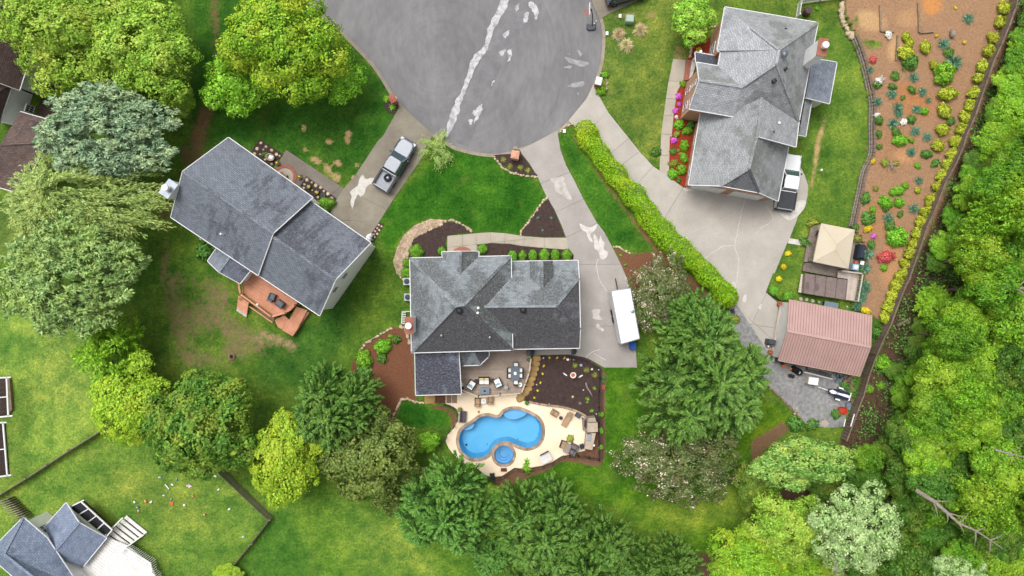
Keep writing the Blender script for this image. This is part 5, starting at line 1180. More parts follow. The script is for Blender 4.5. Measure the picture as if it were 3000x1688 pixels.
LM('leaf_lime', '#4a8a1a', '#6aac28', '#98d044', None)
LM('leaf_low', '#396a24', '#568a38', '#7aaa52', None)
LM('leaf_yucca', '#2e5640', '#54846a', '#94b49a', None, trans=.12)
LM('leaf_blond', '#b09c68', '#cdbb8a', '#e4d6ac', '#9ab070', big=.8, trans=.15)
LM('petal_red', '#a83434', '#cc5450', '#e88c84', None)
LM('petal_pink', '#b83cb0', '#d860d0', '#ee98e6', None)
LM('petal_white', '#dcdcd0', '#f2f2ea', '#ffffff', None)
LM('leaf_olive', '#6a7a24', '#8c9c36', '#b2bc58', None)

# ------------------------------------------------------------------ trees
TM = {}
def trunkmesh(seed, Hh, r0, spread, nl=7, mat='bark'):
    rn = random.Random(seed); mb = MB(); mb.tube([(0, 0, -.2), (0.05, 0, Hh * .3), (-.05, .08, Hh * .6), (.05, .05, Hh * .88)], [r0 * 1.25, r0 * .9, r0 * .55, r0 * .12], 8)
    for i in range(nl):
        a_ = i * 2.4 + rn.uniform(-.4, .4); h = Hh * rn.uniform(.32, .62); l = spread * rn.uniform(.55, .9)
        p = [(0, 0, h), (l * .4 * math.cos(a_), l * .4 * math.sin(a_), h + Hh * .12), (l * math.cos(a_ + .15), l * math.sin(a_ + .15), h + Hh * rn.uniform(.18, .3))]; mb.tube(p, [r0 * .4, r0 * .26, r0 * .05], 6)
    me_o = mb.build('trunk', mat); me_ = me_o.data; bpy.data.objects.remove(me_o); return me_
def kind(key, V, mat, R0, zc, Hh, blossom=None, trunk=(.25, .8), bark='bark', zoff=0, tips=None):
    """zc: height of the widest part, Hh: top"""
    V = V.copy(); V[:, 2] += zc + zoff; me_ = qmesh('crown', V, [mat, tips], TIP) if tips else qmesh('crown', V, mat); b_ = None
    if blossom is not None: q = blossom[0].copy(); q[:, 2] += zc + zoff; b_ = qmesh('blossom', q, blossom[1])
    TM[key] = (me_, b_, trunkmesh(hash(key) % 1000 if False else len(TM), zc + .3 * (Hh - zc), trunk[0], R0 * trunk[1], mat=bark), R0, zc)
def blossoms(seed, R0, n, leaf, zsq=.8, nl=10, dy=.3, **kw):
    rng = np.random.default_rng(seed); P, D = clusters(rng, R0, nl, .4 * 1.22, zsq, **kw); out = P[:, 0] * -.8 + P[:, 1] * dy + rng.normal(size=len(P)) * R0 * .4
    ix = np.argsort(-out)[:int(len(P) * .5)]; ix = rng.choice(ix, min(n // 7, len(ix)), replace=False); P = np.repeat(P[ix] * 1.015 + D[ix] * .14, 7, 0); D = np.repeat(D[ix], 7, 0); P = P + rng.normal(size=P.shape) * .12
    L = leaf * rng.uniform(.6, 1.3, len(P)); return leafquads(P, D + rng.normal(size=P.shape) * .4 + np.array([0, 0, .5]), L, L * .9, rng)
kind('maple', crown_broad(11, 6., 18, .6, .5, 24, .27, spread=.72), 'leaf_maple', 6., 6., 10.)
kind('maple2', crown_broad(12, 6., 20, .62, .52, 24, .27, spread=.7), 'leaf_maple2', 6., 6., 10.)
kind('bright', crown_broad(13, 3.2, 10, .46, .36, 22, .22), 'leaf_bright', 3.2, 3.4, 5.6)
kind('yellow', crown_broad(14, 3.8, 13, .46, .38, 24, .22, up=.8), 'leaf_yellow', 3.8, 3.6, 6.5)
kind('dark', crown_broad(15, 4.6, 15, .5, .42, 22, .25), 'leaf_dark', 4.6, 4.5, 7.5)
kind('magnolia', crown_broad(16, 4.0, 16, .5, .4, 24, .25, zsq=.75), 'leaf_magnolia', 4.0, 3.2, 5.8)
kind('rhodo', crown_broad(17, 4.2, 12, .4, .3, 18, .17, zsq=.6), 'leaf_rhodo', 4.2, 2.0, 4.0, (blossoms(17, 4.2, 1100, .1, .6, 12, .2), 'petal_pale'))
kind('rhodo2', crown_broad(18, 4.2, 14, .4, .3, 18, .17, zsq=.6), 'leaf_rhodo', 4.2, 2.0, 4.0, (blossoms(18, 4.2, 800, .1, .6, 14, -.5), 'petal_pale'))
kind('pine', crown_pine(20, 5., 16, .5, .4, 30, (.36, .09)), 'needle_blue', 5., 5., 8.5)
kind('pine2', crown_pine(21, 5.5, 18, .54, .42, 30, (.36, .09)), 'needle_pale', 5.5, 6., 10.)
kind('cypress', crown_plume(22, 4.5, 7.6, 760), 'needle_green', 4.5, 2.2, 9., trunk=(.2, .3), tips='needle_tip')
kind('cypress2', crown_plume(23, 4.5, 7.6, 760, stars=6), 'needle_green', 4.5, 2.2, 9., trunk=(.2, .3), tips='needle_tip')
kind('lime', crown_plume(24, 3.2, 5.0, 330, 1.3, 44), 'needle_lime', 3.2, 1.5, 6., trunk=(.15, .3), tips='leaf_bright')
kind('weep', crown_weep(25, 5.5, 1100), 'leaf_willow', 5.5, 5., 8.)
kind('weep_small', crown_weep(26, 1.6, 260, 16, (.22, .06), (0, 0)), 'leaf_willow', 1.6, 1.6, 2.6, trunk=(.08, .6))
kind('forest', crown_broad(27, 4.2, 14, .5, .46, 24, .27, spread=.66), 'leaf_forest', 4.2, 7., 10.5)
kind('forest2', crown_broad(28, 4.2, 15, .5, .46, 24, .27, spread=.66), 'leaf_forest2', 4.2, 7., 10.5)
kind('forest3', crown_broad(29, 4.2, 13, .5, .46, 24, .27, spread=.62), 'leaf_forest3', 4.2, 6., 9.)
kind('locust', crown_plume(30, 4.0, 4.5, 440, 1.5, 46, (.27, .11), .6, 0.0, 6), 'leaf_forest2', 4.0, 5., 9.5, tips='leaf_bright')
kind('pale', crown_broad(31, 4.4, 15, .46, .34, 22, .2), 'leaf_pale', 4.4, 6.5, 10.)
kind('fresh', crown_broad(32, 3.6, 12, .46, .38, 24, .22), 'leaf_fresh', 3.6, 5., 8.)
kind('street', crown_broad(33, 2.6, 10, .44, .36, 22, .24), 'leaf_maple', 2.6, 3., 5.)
def tree(name, key, px, py, rx, ry=None, label=None, group=None, sz=1.0, rz=None, ranked=None):
    ry = ry or rx; me_, b_, tk, R0, zc = TM[key]; s0 = (rx + ry) / 2 * S / R0
    zb = float(ground_z(px, py)); zcw = zb + zc * min(s0, 1.25) * sz; k = S * (H - zcw) / H; c = W(px, py, zcw)
    t = thing(name, label, 'tree', (c.x, c.y, zb), 0, group)
    kk = 1.26 if 'cypress' in key else 1.12 if key in ('forest', 'forest2', 'forest3', 'locust') else 1.2
    t.scale = (kk * rx * k / R0, kk * ry * k / R0, min(s0, 1.25) * sz); 
    if rz is None: rz = random.choice((0, 1.57, 3.14, 4.71)) if abs(rx - ry) < .12 * rx else random.choice((0, 3.14159))
    if abs(rx - ry) < .12 * rx: rz += random.uniform(-.6, .6)
    t.rotation_euler = (0, 0, rz)
    for nm, m2 in (('trunk', tk), ('crown', me_), ('blossom', b_)):
        if m2 is None: continue
        o = bpy.data.objects.new(nm, m2); COL.objects.link(o); o.parent = t
    if ranked: rank(t, ranked, py)
    return t
tree('maple_tree', 'maple', 195, 110, 190, 150, 'huge light green maple over the brown roof in the top left corner')
tree('maple_tree', 'maple', 438, 160, 172, 150, 'light green maple right of the corner maple, beside the brown dirt strip', rz=0)
tree('maple_tree', 'maple', 330, 240, 110, 90, 'light green maple low between the corner maples and the blue pine', sz=.75)
tree('maple_tree', 'maple', 330, -10, 150, 90, 'light green maple cut by the top edge at the left', sz=.9)
tree('maple_tree', 'maple', 520, 300, 50, 45, 'small light green maple branch top near the blue pine', sz=.9)
tree('pine_tree', 'pine', 320, 390, 195, 125, 'blue green pine beside the white house wall'); 
tree('willow_tree', 'weep', 225, 600, 195, 130, 'yellow green weeping tree left of the grey house', rz=0)
tree('pine_tree', 'pine2', 225, 825, 205, 160, 'large pale green pine at the left above the pale lawn')
tree('maple_tree', 'maple2', 835, 130, 170, 165, 'large olive green maple left of the road')
tree('maple_tree', 'bright', 690, 258, 95, 90, 'bright green round tree below left of the olive maple'); tree('maple_tree', 'bright', 985, 235, 78, 76, 'bright green tree right of the olive maple near the road')
tree('shrub_tree', 'weep_small', 1278, 437, 24, 28, 'wispy olive shrub beside the left driveway mouth')
tree('maple_tree', 'street', 2028, 55, 66, 70, 'small yellow green tree before the brick house')
tree('flowering_tree', 'rhodo', 1935, 855, 92, 125, 'pale blossoming shrub tree behind the white trailer', rz=0)
tree('flowering_tree', 'rhodo2', 2000, 1350, 172, 112, 'broad pale blossoming shrub below the big cypress', rz=0)
tree('cypress_tree', 'cypress', 2035, 1095, 182, 190, 'biggest feathery cypress right of the white trailer'); tree('cypress_tree', 'cypress2', 2030, 950, 105, 95, 'upper feathery cypress touching the blossoming shrub tree', sz=1.1)
tree('cypress_tree', 'cypress2', 1012, 1192, 128, 120, 'feathery cypress left of the small pool lawn')
tree('cypress_tree', 'cypress', 1318, 1462, 138, 128, 'feathery cypress directly below the pool deck'); tree('cypress_tree', 'cypress2', 1588, 1515, 132, 124, 'feathery cypress right of the small round tree below the pool')
tree('cypress_tree', 'cypress', 1700, 1600, 135, 125, 'feathery cypress at the bottom edge, middle of the row'); tree('cypress_tree', 'cypress2', 1930, 1650, 120, 95, 'feathery cypress at the bottom edge, right end of the row'); tree('cypress_tree', 'cypress', 1580, 1670, 100, 90, 'feathery cypress cut by the bottom edge below the row')
tree('cypress_tree', 'cypress2', 1440, 1600, 70, 66, 'smaller feathery cypress below the small round tree', sz=.8); tree('magnolia_tree', 'magnolia', 1205, 1440, 95, 88, 'lower dull green magnolia between magnolia and cypress', sz=.8); tree('cypress_tree', 'cypress', 1790, 1620, 95, 100, 'feathery cypress second from the right end of the row', sz=.9)
tree('magnolia_tree', 'magnolia', 1092, 1345, 150, 132, 'dull green magnolia left of the pool side cypress'); tree('shrub_tree', 'dark', 1450, 1495, 82, 88, 'small round green tree between two cypresses below the pool', sz=.8)
tree('maple_tree', 'bright', 1248, 1295, 38, 32, 'small vivid green tree top at the left pool corner'); tree('maple_tree', 'yellow', 845, 1335, 112, 130, 'vivid yellow green tree left of the magnolia')
tree('maple_tree', 'dark', 612, 1230, 162, 162, 'dark green broadleaf tree above the toy strewn lawn'); tree('maple_tree', 'yellow', 398, 1178, 124, 118, 'yellow green tree left of the dark broadleaf tree'); tree('cypress_tree', 'lime', 365, 1035, 104, 110, 'lime green feathery tree below the pale pine')
tree('shrub_tree', 'dark', 925, 1255, 74, 70, 'dark green small tree between cypress and yellow green tree', sz=.6); tree('shrub_tree', 'dark', 800, 1420, 40, 60, 'low dark shrub on the slope below the yellow green tree', sz=.3); tree('maple_tree', 'yellow', 665, 1690, 50, 40, 'bright shrub cut by the bottom edge near the left fence', sz=.5)
tree('maple_tree', 'dark', 2425, 1432, 58, 50, 'deep green tree between the fresh green and the whitish tree', sz=.7); tree('maple_tree', 'dark', 2215, 1420, 60, 90, 'dark tree at the lawn edge left of the fresh green tree', sz=.8)
tree('maple_tree', 'fresh', 2345, 1345, 140, 82, 'fresh green tree with whitish top at the lower right lawn'); tree('maple_tree', 'pale', 2495, 1545, 130, 118, 'whitish blossoming tree at the lower right')
tree('maple_tree', 'maple', 2290, 1540, 125, 105, 'olive yellow tree left of the whitish tree', sz=1.0); tree('maple_tree', 'maple2', 2185, 1640, 120, 90, 'olive yellow tree at the bottom edge, left of the wood')
tree('maple_tree', 'maple2', 2380, 1670, 90, 70, 'olive yellow tree at the bottom edge below the whitish tree'); tree('maple_tree', 'pale', 2790, 1680, 100, 70, 'pale tree at the bottom edge within the wood')
FT = [(2960, 60, 75, 2), (2890, 150, 60, 3), (2985, 190, 80, 0), (2905, 250, 70, 1), (2970, 330, 90, 3), (2860, 330, 55, 0), (2905, 420, 85, 1), (2985, 470, 80, 0), (2850, 470, 65, 2), (2920, 540, 80, 0), (2840, 570, 60, 1), (2985, 620, 90, 1), (2895, 650, 85, 3), (2825, 680, 75, 0), (2950, 740, 90, 0), (2860, 760, 80, 1), (2770, 720, 55, 1), (2985, 830, 90, 3), (2905, 850, 90, 0), (2740, 900, 82, 3), (2830, 910, 85, 0), (2960, 940, 95, 1), (2790, 990, 80, 0), (2700, 1030, 70, 2), (2870, 1010, 95, 0), (2980, 1060, 90, 2), (2760, 1090, 85, 1), (2660, 1150, 75, 0), (2850, 1120, 90, 0), (2950, 1160, 85, 0), (2740, 1200, 90, 0), (2650, 1270, 70, 2), (2840, 1230, 90, 1), (2940, 1270, 85, 2),
      (2730, 1310, 90, 0), (2830, 1340, 80, 2), (2920, 1380, 95, 1), (2640, 1390, 70, 2), (2740, 1430, 85, 2), (2985, 1420, 80, 0), (2860, 1470, 90, 1), (2650, 1500, 60, 2), (2950, 1530, 95, 1), (2730, 1560, 80, 2), (2830, 1590, 85, 2), (2920, 1640, 90, 1), (2640, 1640, 85, 2), (2550, 1680, 70, 2), (3060, 120, 90, 0), (3070, 400, 90, 1), (3080, 680, 90, 0), (3070, 950, 90, 3), (3080, 1230, 90, 0), (3070, 1500, 90, 1)]
FT += [(x - 25, y + 45, r_ * .8, (k_ + 1) % 3) for x, y, r_, k_ in FT[:46:2]] + [(2540, 1340, 50, 0), (2440, 1430, 60, 2), (2620, 1090, 36, 2), (2390, 1450, 50, 2), (2700, 960, 40, 2), (2790, 640, 42, 0), (2690, 1110, 45, 1), (2600, 1310, 45, 2), (2560, 1420, 55, 2), (2640, 1230, 45, 0), (2880, 60, 40, 2), (2870, 230, 40, 0), (2800, 560, 40, 2)]
FX = ([-60, 0, 78, 193, 295, 437, 555, 664, 788, 930, 1048, 1216, 1400, 1800], [2990, 2973, 2942, 2896, 2861, 2809, 2759, 2712, 2666, 2613, 2560, 2498, 2440, 2420])
for px, py, r_, kx in FT:
    fx = float(np.interp(py, *FX)); d_ = px - r_ - fx; px = max(px, fx + r_ * 1.05 + 18); low_ = py < 1250 and px - fx < 150
    if low_: r_ *= .85
    if px > 3130: continue
    tree('forest_tree', ('forest', 'forest2', 'forest3', 'locust')[kx], px, py, r_, r_ * random.uniform(.9, 1.1), None, 'wood along the right edge', sz=random.uniform(.4, .6) if low_ else random.uniform(.62, 1.3),
         ranked=('mid green broadleaf tree in the right hand wood', 'bright green broadleaf tree in the right hand wood', 'deep green broadleaf tree in the right hand wood', 'feathery bright green tree in the right hand wood')[kx])
# low growth and dead brush between the trunks
rng = np.random.default_rng(77); mb = MB()
for i in range(2600):
    t_ = rng.random(); px, py = rng.uniform(2420, 3080), rng.uniform(-20, 1690)
    ed_x = np.interp(py, *FX)
    if not (ed_x + 8 < px < ed_x + 190): continue
    c = G(px, py); a_ = rng.uniform(0, 6.28); l = rng.uniform(.5, 2.2); z0 = rng.uniform(.05, .7); mb.tube([(c.x, c.y, c.z + z0), (c.x + l * .5 * math.cos(a_), c.y + l * .5 * math.sin(a_), c.z + z0 + rng.uniform(-.1, .5)), (c.x + l * math.cos(a_ + .3), c.y + l * math.sin(a_ + .3), c.z + z0 + rng.uniform(-.2, .6))], [.04, .03, .012], 3)
tag(mb.build('dead_brush', 'twig'), 'tangle of dead brown branches along the edge of the wood', 'brush', kind='stuff')
def undergrowth(n, seed):
    rg = np.random.default_rng(seed); px = rg.uniform(2420, 3120, n); py = rg.uniform(-40, 1720, n); ex = np.interp(py, *FX); d = px - ex
    keep = (d > 12) & (rg.random(n) < np.clip((d + 10) / 150, .2, .8)); px, py = px[keep], py[keep]; z = ground_z(px, py); k = S * (H - z) / H; P = np.stack([(px - 1500) * k, (844 - py) * k, z + .2], 1)
    P = np.repeat(P, 40, 0); P = P + rg.normal(size=P.shape) * np.array([.45, .45, .25]); L = rg.uniform(.14, .3, len(P)); return leafquads(P, rg.normal(size=P.shape) * .5 + np.array([0, 0, 1]), L, L * .6, rg)
o = bpy.data.objects.new('undergrowth', qmesh('undergrowth', undergrowth(4200, 5), 'leaf_low')); COL.objects.link(o); tag(o, 'low leafy undergrowth on the floor of the right hand wood', 'undergrowth', kind='stuff')
def log(name, pts, r_, label, z):
    p = [W(*A1((3, 3), *q), z + dz) for *q, dz in pts]; n = len(p); mb = MB().tube(p, [r_ * (1 - .8 * i / (n - 1)) for i in range(n)], 7); rn = random.Random(3)
    for i in range(1, n - 1):
        for s_ in (-1, 1):
            a_ = rn.uniform(.5, 1.2) * s_; d = (p[i + 1] - p[i]).normalized(); e = Matrix.Rotation(a_, 3, 'Z') @ d; l = rn.uniform(.8, 2.0); mb.tube([p[i], p[i] + e * l * .6 + Vector((0, 0, .2)), p[i] + e * l + Vector((0, 0, .1))], [r_ * .35, r_ * .2, .01], 5)
    one(name, mb, 'grey_bark', label, 'dead tree')
log('dead_trunk', ((1560, 640, -1), (1720, 740, .2), (1850, 850, .3), (1960, 950, .4), (2120, 1020, .2), (2260, 1110, 0), (2375, 1190, -.6)), .21, 'long grey dead trunk leaning across the wood at the lower right', 9.5)
log('dead_trunk', ((2300, 255, 0), (2420, 290, .1), (2576, 325, .1), (2700, 360, 0)), .11, 'thin pale dead branch in the wood by the right edge', 9.8)
log('dead_trunk', ((770, 1240, 0), (810, 1350, .2), (800, 1449, 0), (810, 1560, -.5)), .12, 'thin pale dead branch below the whitish tree', 8.5)
log('dead_trunk', ((2390, -1270, 0), (2500, -1268, .1), (2640, -1266, 0)), .26, 'thick grey trunk entering from the right edge at mid height', 10)

# ------------------------------------------------------------------ hedge, shrubs, garden plants
def hedge(name, pts_px, wd, ht, label, leaf=.15, dens=260, mat='leaf_hedge', seed=4):
    rg = np.random.default_rng(seed); c = [W(*p) for p in smooth(pts_px, 6, closed=False)]; V = []
    for p, q in zip(c, c[1:]):
        d = q - p; L = d.length; n = int(L * dens * (wd + ht)); e = np.array(d.normalized()); sd_ = np.array([-e[1], e[0], 0]); t = rg.random(n); a_ = rg.uniform(0, math.pi, n)
        tp = rg.random(n) < .68; sx = np.where(tp, rg.uniform(-.97, .97, n), np.sign(np.cos(a_)) * rg.uniform(.9, 1, n)); sz = np.where(tp, (1 - np.abs(sx) ** 4) ** .5, rg.uniform(0, .9, n)); u = rg.uniform(.82, 1.03, n)
        P = np.array(p) + t[:, None] * np.array(d); wob = 1 + .1 * np.sin(P[:, 0] * 1.7 + P[:, 1]) + .09 * np.sin(P[:, 1] * 3.1 + sx * 3) + .07 * np.sin(P[:, 0] * 5.3 - sx * 4 + P[:, 1] * 2)
        P = P + sd_ * (sx * wd / 2 * u * wob)[:, None]; P[:, 2] = sz * ht * u * wob + .06
        nn = sd_ * sx[:, None] + np.array([0, 0, 1.]) * sz[:, None] + rg.normal(size=P.shape) * .5; Lf = leaf * rg.uniform(.7, 1.3, n); V.append(leafquads(P, nn, Lf, Lf * .65, rg))
    for p, s_ in ((c[0], -1), (c[-1], 1)):
        d = sphere_dirs(int(dens * wd * 3), rg, -.1); P = np.array(p) + d * np.array([wd / 2, wd / 2, ht]) * rg.uniform(.85, 1.02, (len(d), 1)); Lf = leaf * rg.uniform(.7, 1.3, len(P)); V.append(leafquads(P, d + rg.normal(size=P.shape) * .5, Lf, Lf * .65, rg))
    loc = c[len(c) // 2]; t = thing(name, label, 'hedge', tuple(loc)); VV = np.concatenate(V) - np.array(loc); o = bpy.data.objects.new('foliage', qmesh('foliage', VV, mat)); COL.objects.link(o); o.parent = t
    mb = MB()
    for k in range(0, len(c), 2): mb.tube([(c[k].x - loc.x, c[k].y - loc.y, 0), (c[k].x - loc.x, c[k].y - loc.y, ht * .8)], [.06, .02], 5)
    mb.build('stems', 'bark', t, world=False); t.children[-1]['kind'] = 'stuff'
HP = A((2, 0), (690, 1240)) + A((2, 1), (740, 80), (880, 260), (1010, 430), (1180, 620), (1310, 810), (1480, 1000), (1730, 1220), (1900, 1390)) + A((2, 2), (1960, 170), (2020, 230))
hedge('hedge', HP, 2.35, 1.7, 'long bright green clipped hedge between the two driveways')
PM = {k: qmesh('foliage', v_, m2) for k, (v_, m2) in {
    'box': (ball(40, 1., 2600, .17), 'leaf_box'), 'box2': (ball(41, 1., 2600, .17, .9, .05), 'leaf_box'), 'gold': (ball(42, 1., 1100, .3, .8, .12), 'leaf_gold'), 'gold2': (ball(52, 1., 1100, .3, .8, .14), 'leaf_gold'), 'sunny': (ball(43, 1., 700, .3, .7, .1), 'leaf_sunny'), 'lime': (ball(44, 1., 1200, .24, .7, .1), 'leaf_lime'),
    'low': (ball(45, 1., 700, .3, .6, .16), 'leaf_low'), 'red': (ball(46, 1., 900, .25, .7, .14), 'petal_red'), 'pink': (ball(47, 1., 600, .3, .7, .14), 'petal_pink'), 'white': (ball(48, 1., 500, .32, .6, .16), 'petal_white'), 'olive': (ball(49, 1., 700, .28, .6, .14), 'leaf_olive'),
    'yucca': (rosette(50, 1., 80, .11), 'leaf_yucca'), 'fern': (rosette(51, 1., 40, .16, (.2, 1.0), .5), 'leaf_lime'), 'blond': (rosette(53, 1., 260, .05, (.3, 1.3), .7), 'leaf_blond'), 'spike': (rosette(54, 1., 46, .09, (.2, 1.2), .5), 'leaf_olive'),
    'palm': (rosette(55, 1., 16, .34, (.1, .9), .6, 4), 'leaf_box'), 'agave': (rosette(56, 1., 18, .2, (.3, 1.0), .2), 'leaf_yucca')}.items()}
def plant(name, key, px, py, r_px, label=None, cat='plant', group=None, ranked=None, z=None, sq=1.0, hgt=None):
    zb = float(ground_z(px, py)) if z is None else z; k = S * (H - zb) / H; r_ = r_px * k; c = W(px, py, zb + .3 * r_)
    t = thing(name, label, cat, (c.x, c.y, zb), 0, group); o = bpy.data.objects.new('foliage', PM[key]); COL.objects.link(o); o.parent = t
    ros = key in ('yucca', 'fern', 'blond', 'spike', 'palm', 'agave'); o.location = (0, 0, .02 if ros else r_ * .42 * (hgt or 1)); vr = 1 if (sq != 1 or ros or name == 'boxwood') else random.uniform(.78, 1.2); o.scale = (r_ * vr, r_ * sq / vr, r_ * (hgt or 1) * random.uniform(.85, 1.15)); o.rotation_euler = (0, 0, random.uniform(0, 6.28) if sq == 1 else 0)
    if ranked: rank(t, ranked, py + px * .001)
    return t
t00, t30, t31, t32, t20, t21 = T[(0, 0)], T[(3, 0)], T[(3, 1)], T[(3, 2)], T[(2, 0)], T[(2, 1)]
FS = A(t30, (2380, 80), (2345, 220), (2285, 362), (2240, 487), (2185, 632), (2150, 745), (2103, 880), (2055, 1000), (2020, 1115), (1980, 1225), (1925, 1335)) + A(t31, (1925, 50), (1898, 170), (1848, 270), (1800, 370), (1750, 480), (1688, 597), (1640, 708), (1603, 808), (1568, 920), (1520, 1020), (1492, 1108), (1455, 1210), (1410, 1305), (1370, 1405)) + A(t32, (1370, 118), (1332, 215), (1295, 318), (1262, 425))
for i, (px, py) in enumerate(FS): plant('garden_shrub', 'gold2' if i % 2 else 'gold', px, py, random.uniform(16, 18.5), None, 'shrub', 'shrub row along the brown fence', 'rounded yellow green shrub in the row along the brown fence')
for px, py, r_ in [(*A1(t30, x, y), r_) for x, y, r_ in ((2060, 170, 18), (1830, 410, 20), (1925, 585, 27), (1545, 730, 17), (1340, 885, 18), (1395, 1015, 19), (1400, 1070, 15), (1345, 1165, 19), (1625, 865, 16), (1570, 1030, 16), (1560, 1235, 17), (1670, 1290, 16), (1680, 945, 11), (1520, 1430, 15), (1200, 960, 17), (1130, 660, 13))] + [(*A1(t31, x, y), r_) for x, y, r_ in ((1520, 150, 15), (1590, 415, 14), (1545, 680, 18), (1305, 770, 19), (1115, 1110, 20), (1090, 1245, 19), (1085, 1405, 19))] + [(*A1(t32, x, y), r_) for x, y, r_ in ((1085, 150, 20), (1050, 235, 20), (1005, 320, 16))]:
    plant('yucca', 'yucca', px, py, r_ * 1.1, None, 'yucca', 'yuccas in the hillside garden', 'blue green spiky yucca in the brown hillside garden')
for key, rk, L in (('gold', 'yellow green loose shrub inside the hillside garden', [(t30, 1450, 500, 26), (t30, 1455, 350, 14), (t30, 1490, 410, 12), (t30, 1640, 450, 15), (t30, 1845, 890, 21), (t30, 1815, 1050, 22), (t30, 1800, 1225, 20), (t30, 1757, 1375, 18), (t31, 1755, 90, 17), (t30, 1725, 620, 12), (t31, 1570, 510, 9)]), ('low', 'dark green low shrub in the hillside garden', [(t30, 1500, 590, 22), (t30, 1360, 715, 11), (t30, 1520, 850, 12), (t30, 1870, 495, 13), (t30, 1435, 920, 8), (t30, 1515, 1130, 11), (t30, 1375, 1250, 16), (t30, 1205, 1140, 13), (t30, 1210, 1385, 9), (t30, 1335, 820, 11), (t30, 1890, 1140, 12), (t31, 1655, 170, 14), (t31, 1740, 250, 13), (t31, 1310, 850, 14), (t31, 1110, 770, 19), (t31, 1270, 670, 12), (t31, 1410, 735, 8), (t30, 1205, 1265, 11), (t31, 1080, 585, 15), (t31, 990, 850, 9), (t31, 1135, 1020, 13), (t30, 1190, 800, 11)]),
                  ('lime', 'vivid green low shrub in the hillside garden', [(t30, 1820, 690, 29), (t30, 1405, 1330, 19), (t30, 1635, 1050, 13), (t31, 1385, 950, 27), (t31, 1150, 690, 10), (t31, 1570, 275, 9), (t31, 1390, 510, 18), (t31, 1455, 465, 9), (t31, 1270, 620, 20), (t31, 1400, 625, 14), (t31, 1340, 530, 10), (t31, 1255, 1240, 10), (t31, 1510, 40, 8)]), ('sunny', 'bright yellow small plant in the hillside garden', [(t31, 1105, 870, 13), (t32, 1080, 352, 13), (t30, 1750, 338, 5), (t30, 2015, 400, 5), (t31, 1150, 235, 7), (t30, 1930, 75, 4)]), ('white', 'white flowering plant in the hillside garden', [(t30, 1205, 770, 15), (t30, 1440, 1150, 9), (t30, 1295, 330, 12), (t30, 1185, 1085, 8)]),
                  ('red', 'red flowering shrub in the hillside garden', [(t30, 1152, 565, 10), (t31, 1275, 1135, 21)]), ('pink', 'pink flowering plant in the hillside garden', [(t31, 1155, 940, 8)]), ('olive', 'olive brown shrub in the hillside garden', [(t31, 1265, 250, 11), (t31, 1370, 255, 9), (t31, 1005, 965, 13), (t31, 1180, 490, 8)])):
    for tt, x, y, r_ in L: plant('garden_plant', key, *A1(tt, x, y), r_ * random.uniform(.8, 1.05), None, 'plant', 'small plants of the hillside garden', rk)
# front bed of the brick house
for key, rk, L in (('lime', 'bright green ball shrub in the red mulch bed', [(t20, 1575, 1175, 14), (t20, 1655, 1238, 13), (t20, 1628, 1375, 14), (t21, 1618, 202, 13), (t21, 1600, 310, 14), (t21, 1518, 355, 14), (t20, 1610, 795, 9)]), ('low', 'dark green low plant in the red mulch bed', [(t20, 1685, 1180, 12), (t21, 1575, 412, 7), (t20, 1770, 370, 13), (t21, 1520, 140, 9)]), ('pink', 'purple flowering azalea in the red mulch bed', [(t20, 1570, 912, 9), (t20, 1540, 1045, 8), (t20, 1525, 1325, 9), (t20, 1575, 985, 6)]), ('olive', 'dull green plant in the red mulch bed', [(t20, 1555, 1270, 10), (t21, 1525, 250, 12), (t20, 1570, 1420, 5)]), ('sunny', 'yellow small shrub in the red mulch bed', [(t20, 1762, 468, 7)]), ('white', 'white small flower in the red mulch bed', [(t20, 1550, 1105, 5)])):
    for tt, x, y, r_ in L: plant('bed_shrub', key, *A1(tt, x, y), r_, None, 'shrub', None, rk)
# boxwoods round the centre house
BX = [(1237, 258, 50, 58), (1343, 255, 42, 58), (1452, 250, 46, 60), (1575, 245, 54, 66), (1690, 245, 46, 60), (1812, 245, 55, 58)]
for i, (x, y, rx, ry) in enumerate(BX): px, py = A1(Z1, x, y); plant('boxwood', 'box' if i % 2 else 'box2', px, py, rx / 3.623, f'clipped boxwood before the centre house, {ORD[i]} from the left in its row', 'shrub', 'boxwood row before the centre house', z=.02, sq=ry / rx, hgt=1.3)
for x, y, r_, lb in ((218, 210, 74, 'large round boxwood at the upper left house corner'), (485, 200, 42, 'small boxwood left of the brick stoop'), (922, 178, 50, 'round boxwood right of the brick stoop'), (115, 330, 45, 'upper boxwood against the left house wall'), (105, 435, 55, 'lower boxwood against the left house wall')):
    px, py = A1(Z1, x, y); plant('boxwood', 'box', px, py, r_ / 3.623, lb, 'shrub', z=.02, hgt=1.1)
plant('round_shrub', 'box', *A1(Z3, 1618, 725), 24, 'round green shrub beside the left house garage corner', 'shrub', z=.02); plant('shrub', 'low', *A1(Z3, 470, 1165), 24, 'dark shrub behind the left house by the porch', 'shrub', z=.02)
plant('ornamental_grass', 'blond', *A1(t20, 1080, 420), 30, 'lower blond ornamental grass by the green utility box', 'grass', z=0); plant('ornamental_grass', 'blond', *A1(t20, 1010, 320), 28, 'left blond ornamental grass by the green utility box', 'grass', z=0); plant('ornamental_grass', 'blond', *A1(t20, 1215, 280), 30, 'right blond ornamental grass by the green utility box', 'grass', z=0)
for x, y, r_, lb in ((878, 708, 10, 'bright green shrub above the white topped brick mailbox'), (838, 855, 14, 'bright green shrub below the white topped brick mailbox')): plant('shrub', 'lime', *A1(t20, x, y), r_, lb, 'shrub', z=0)
plant('fern', 'fern', *A1((1, 0), 1290, 1005), 15, 'green fern below the left brick mailbox', 'fern', z=.04); plant('fern', 'fern', *A1((1, 0), 1228, 930), 13, 'green fern left of the left brick mailbox', 'fern', z=.02)
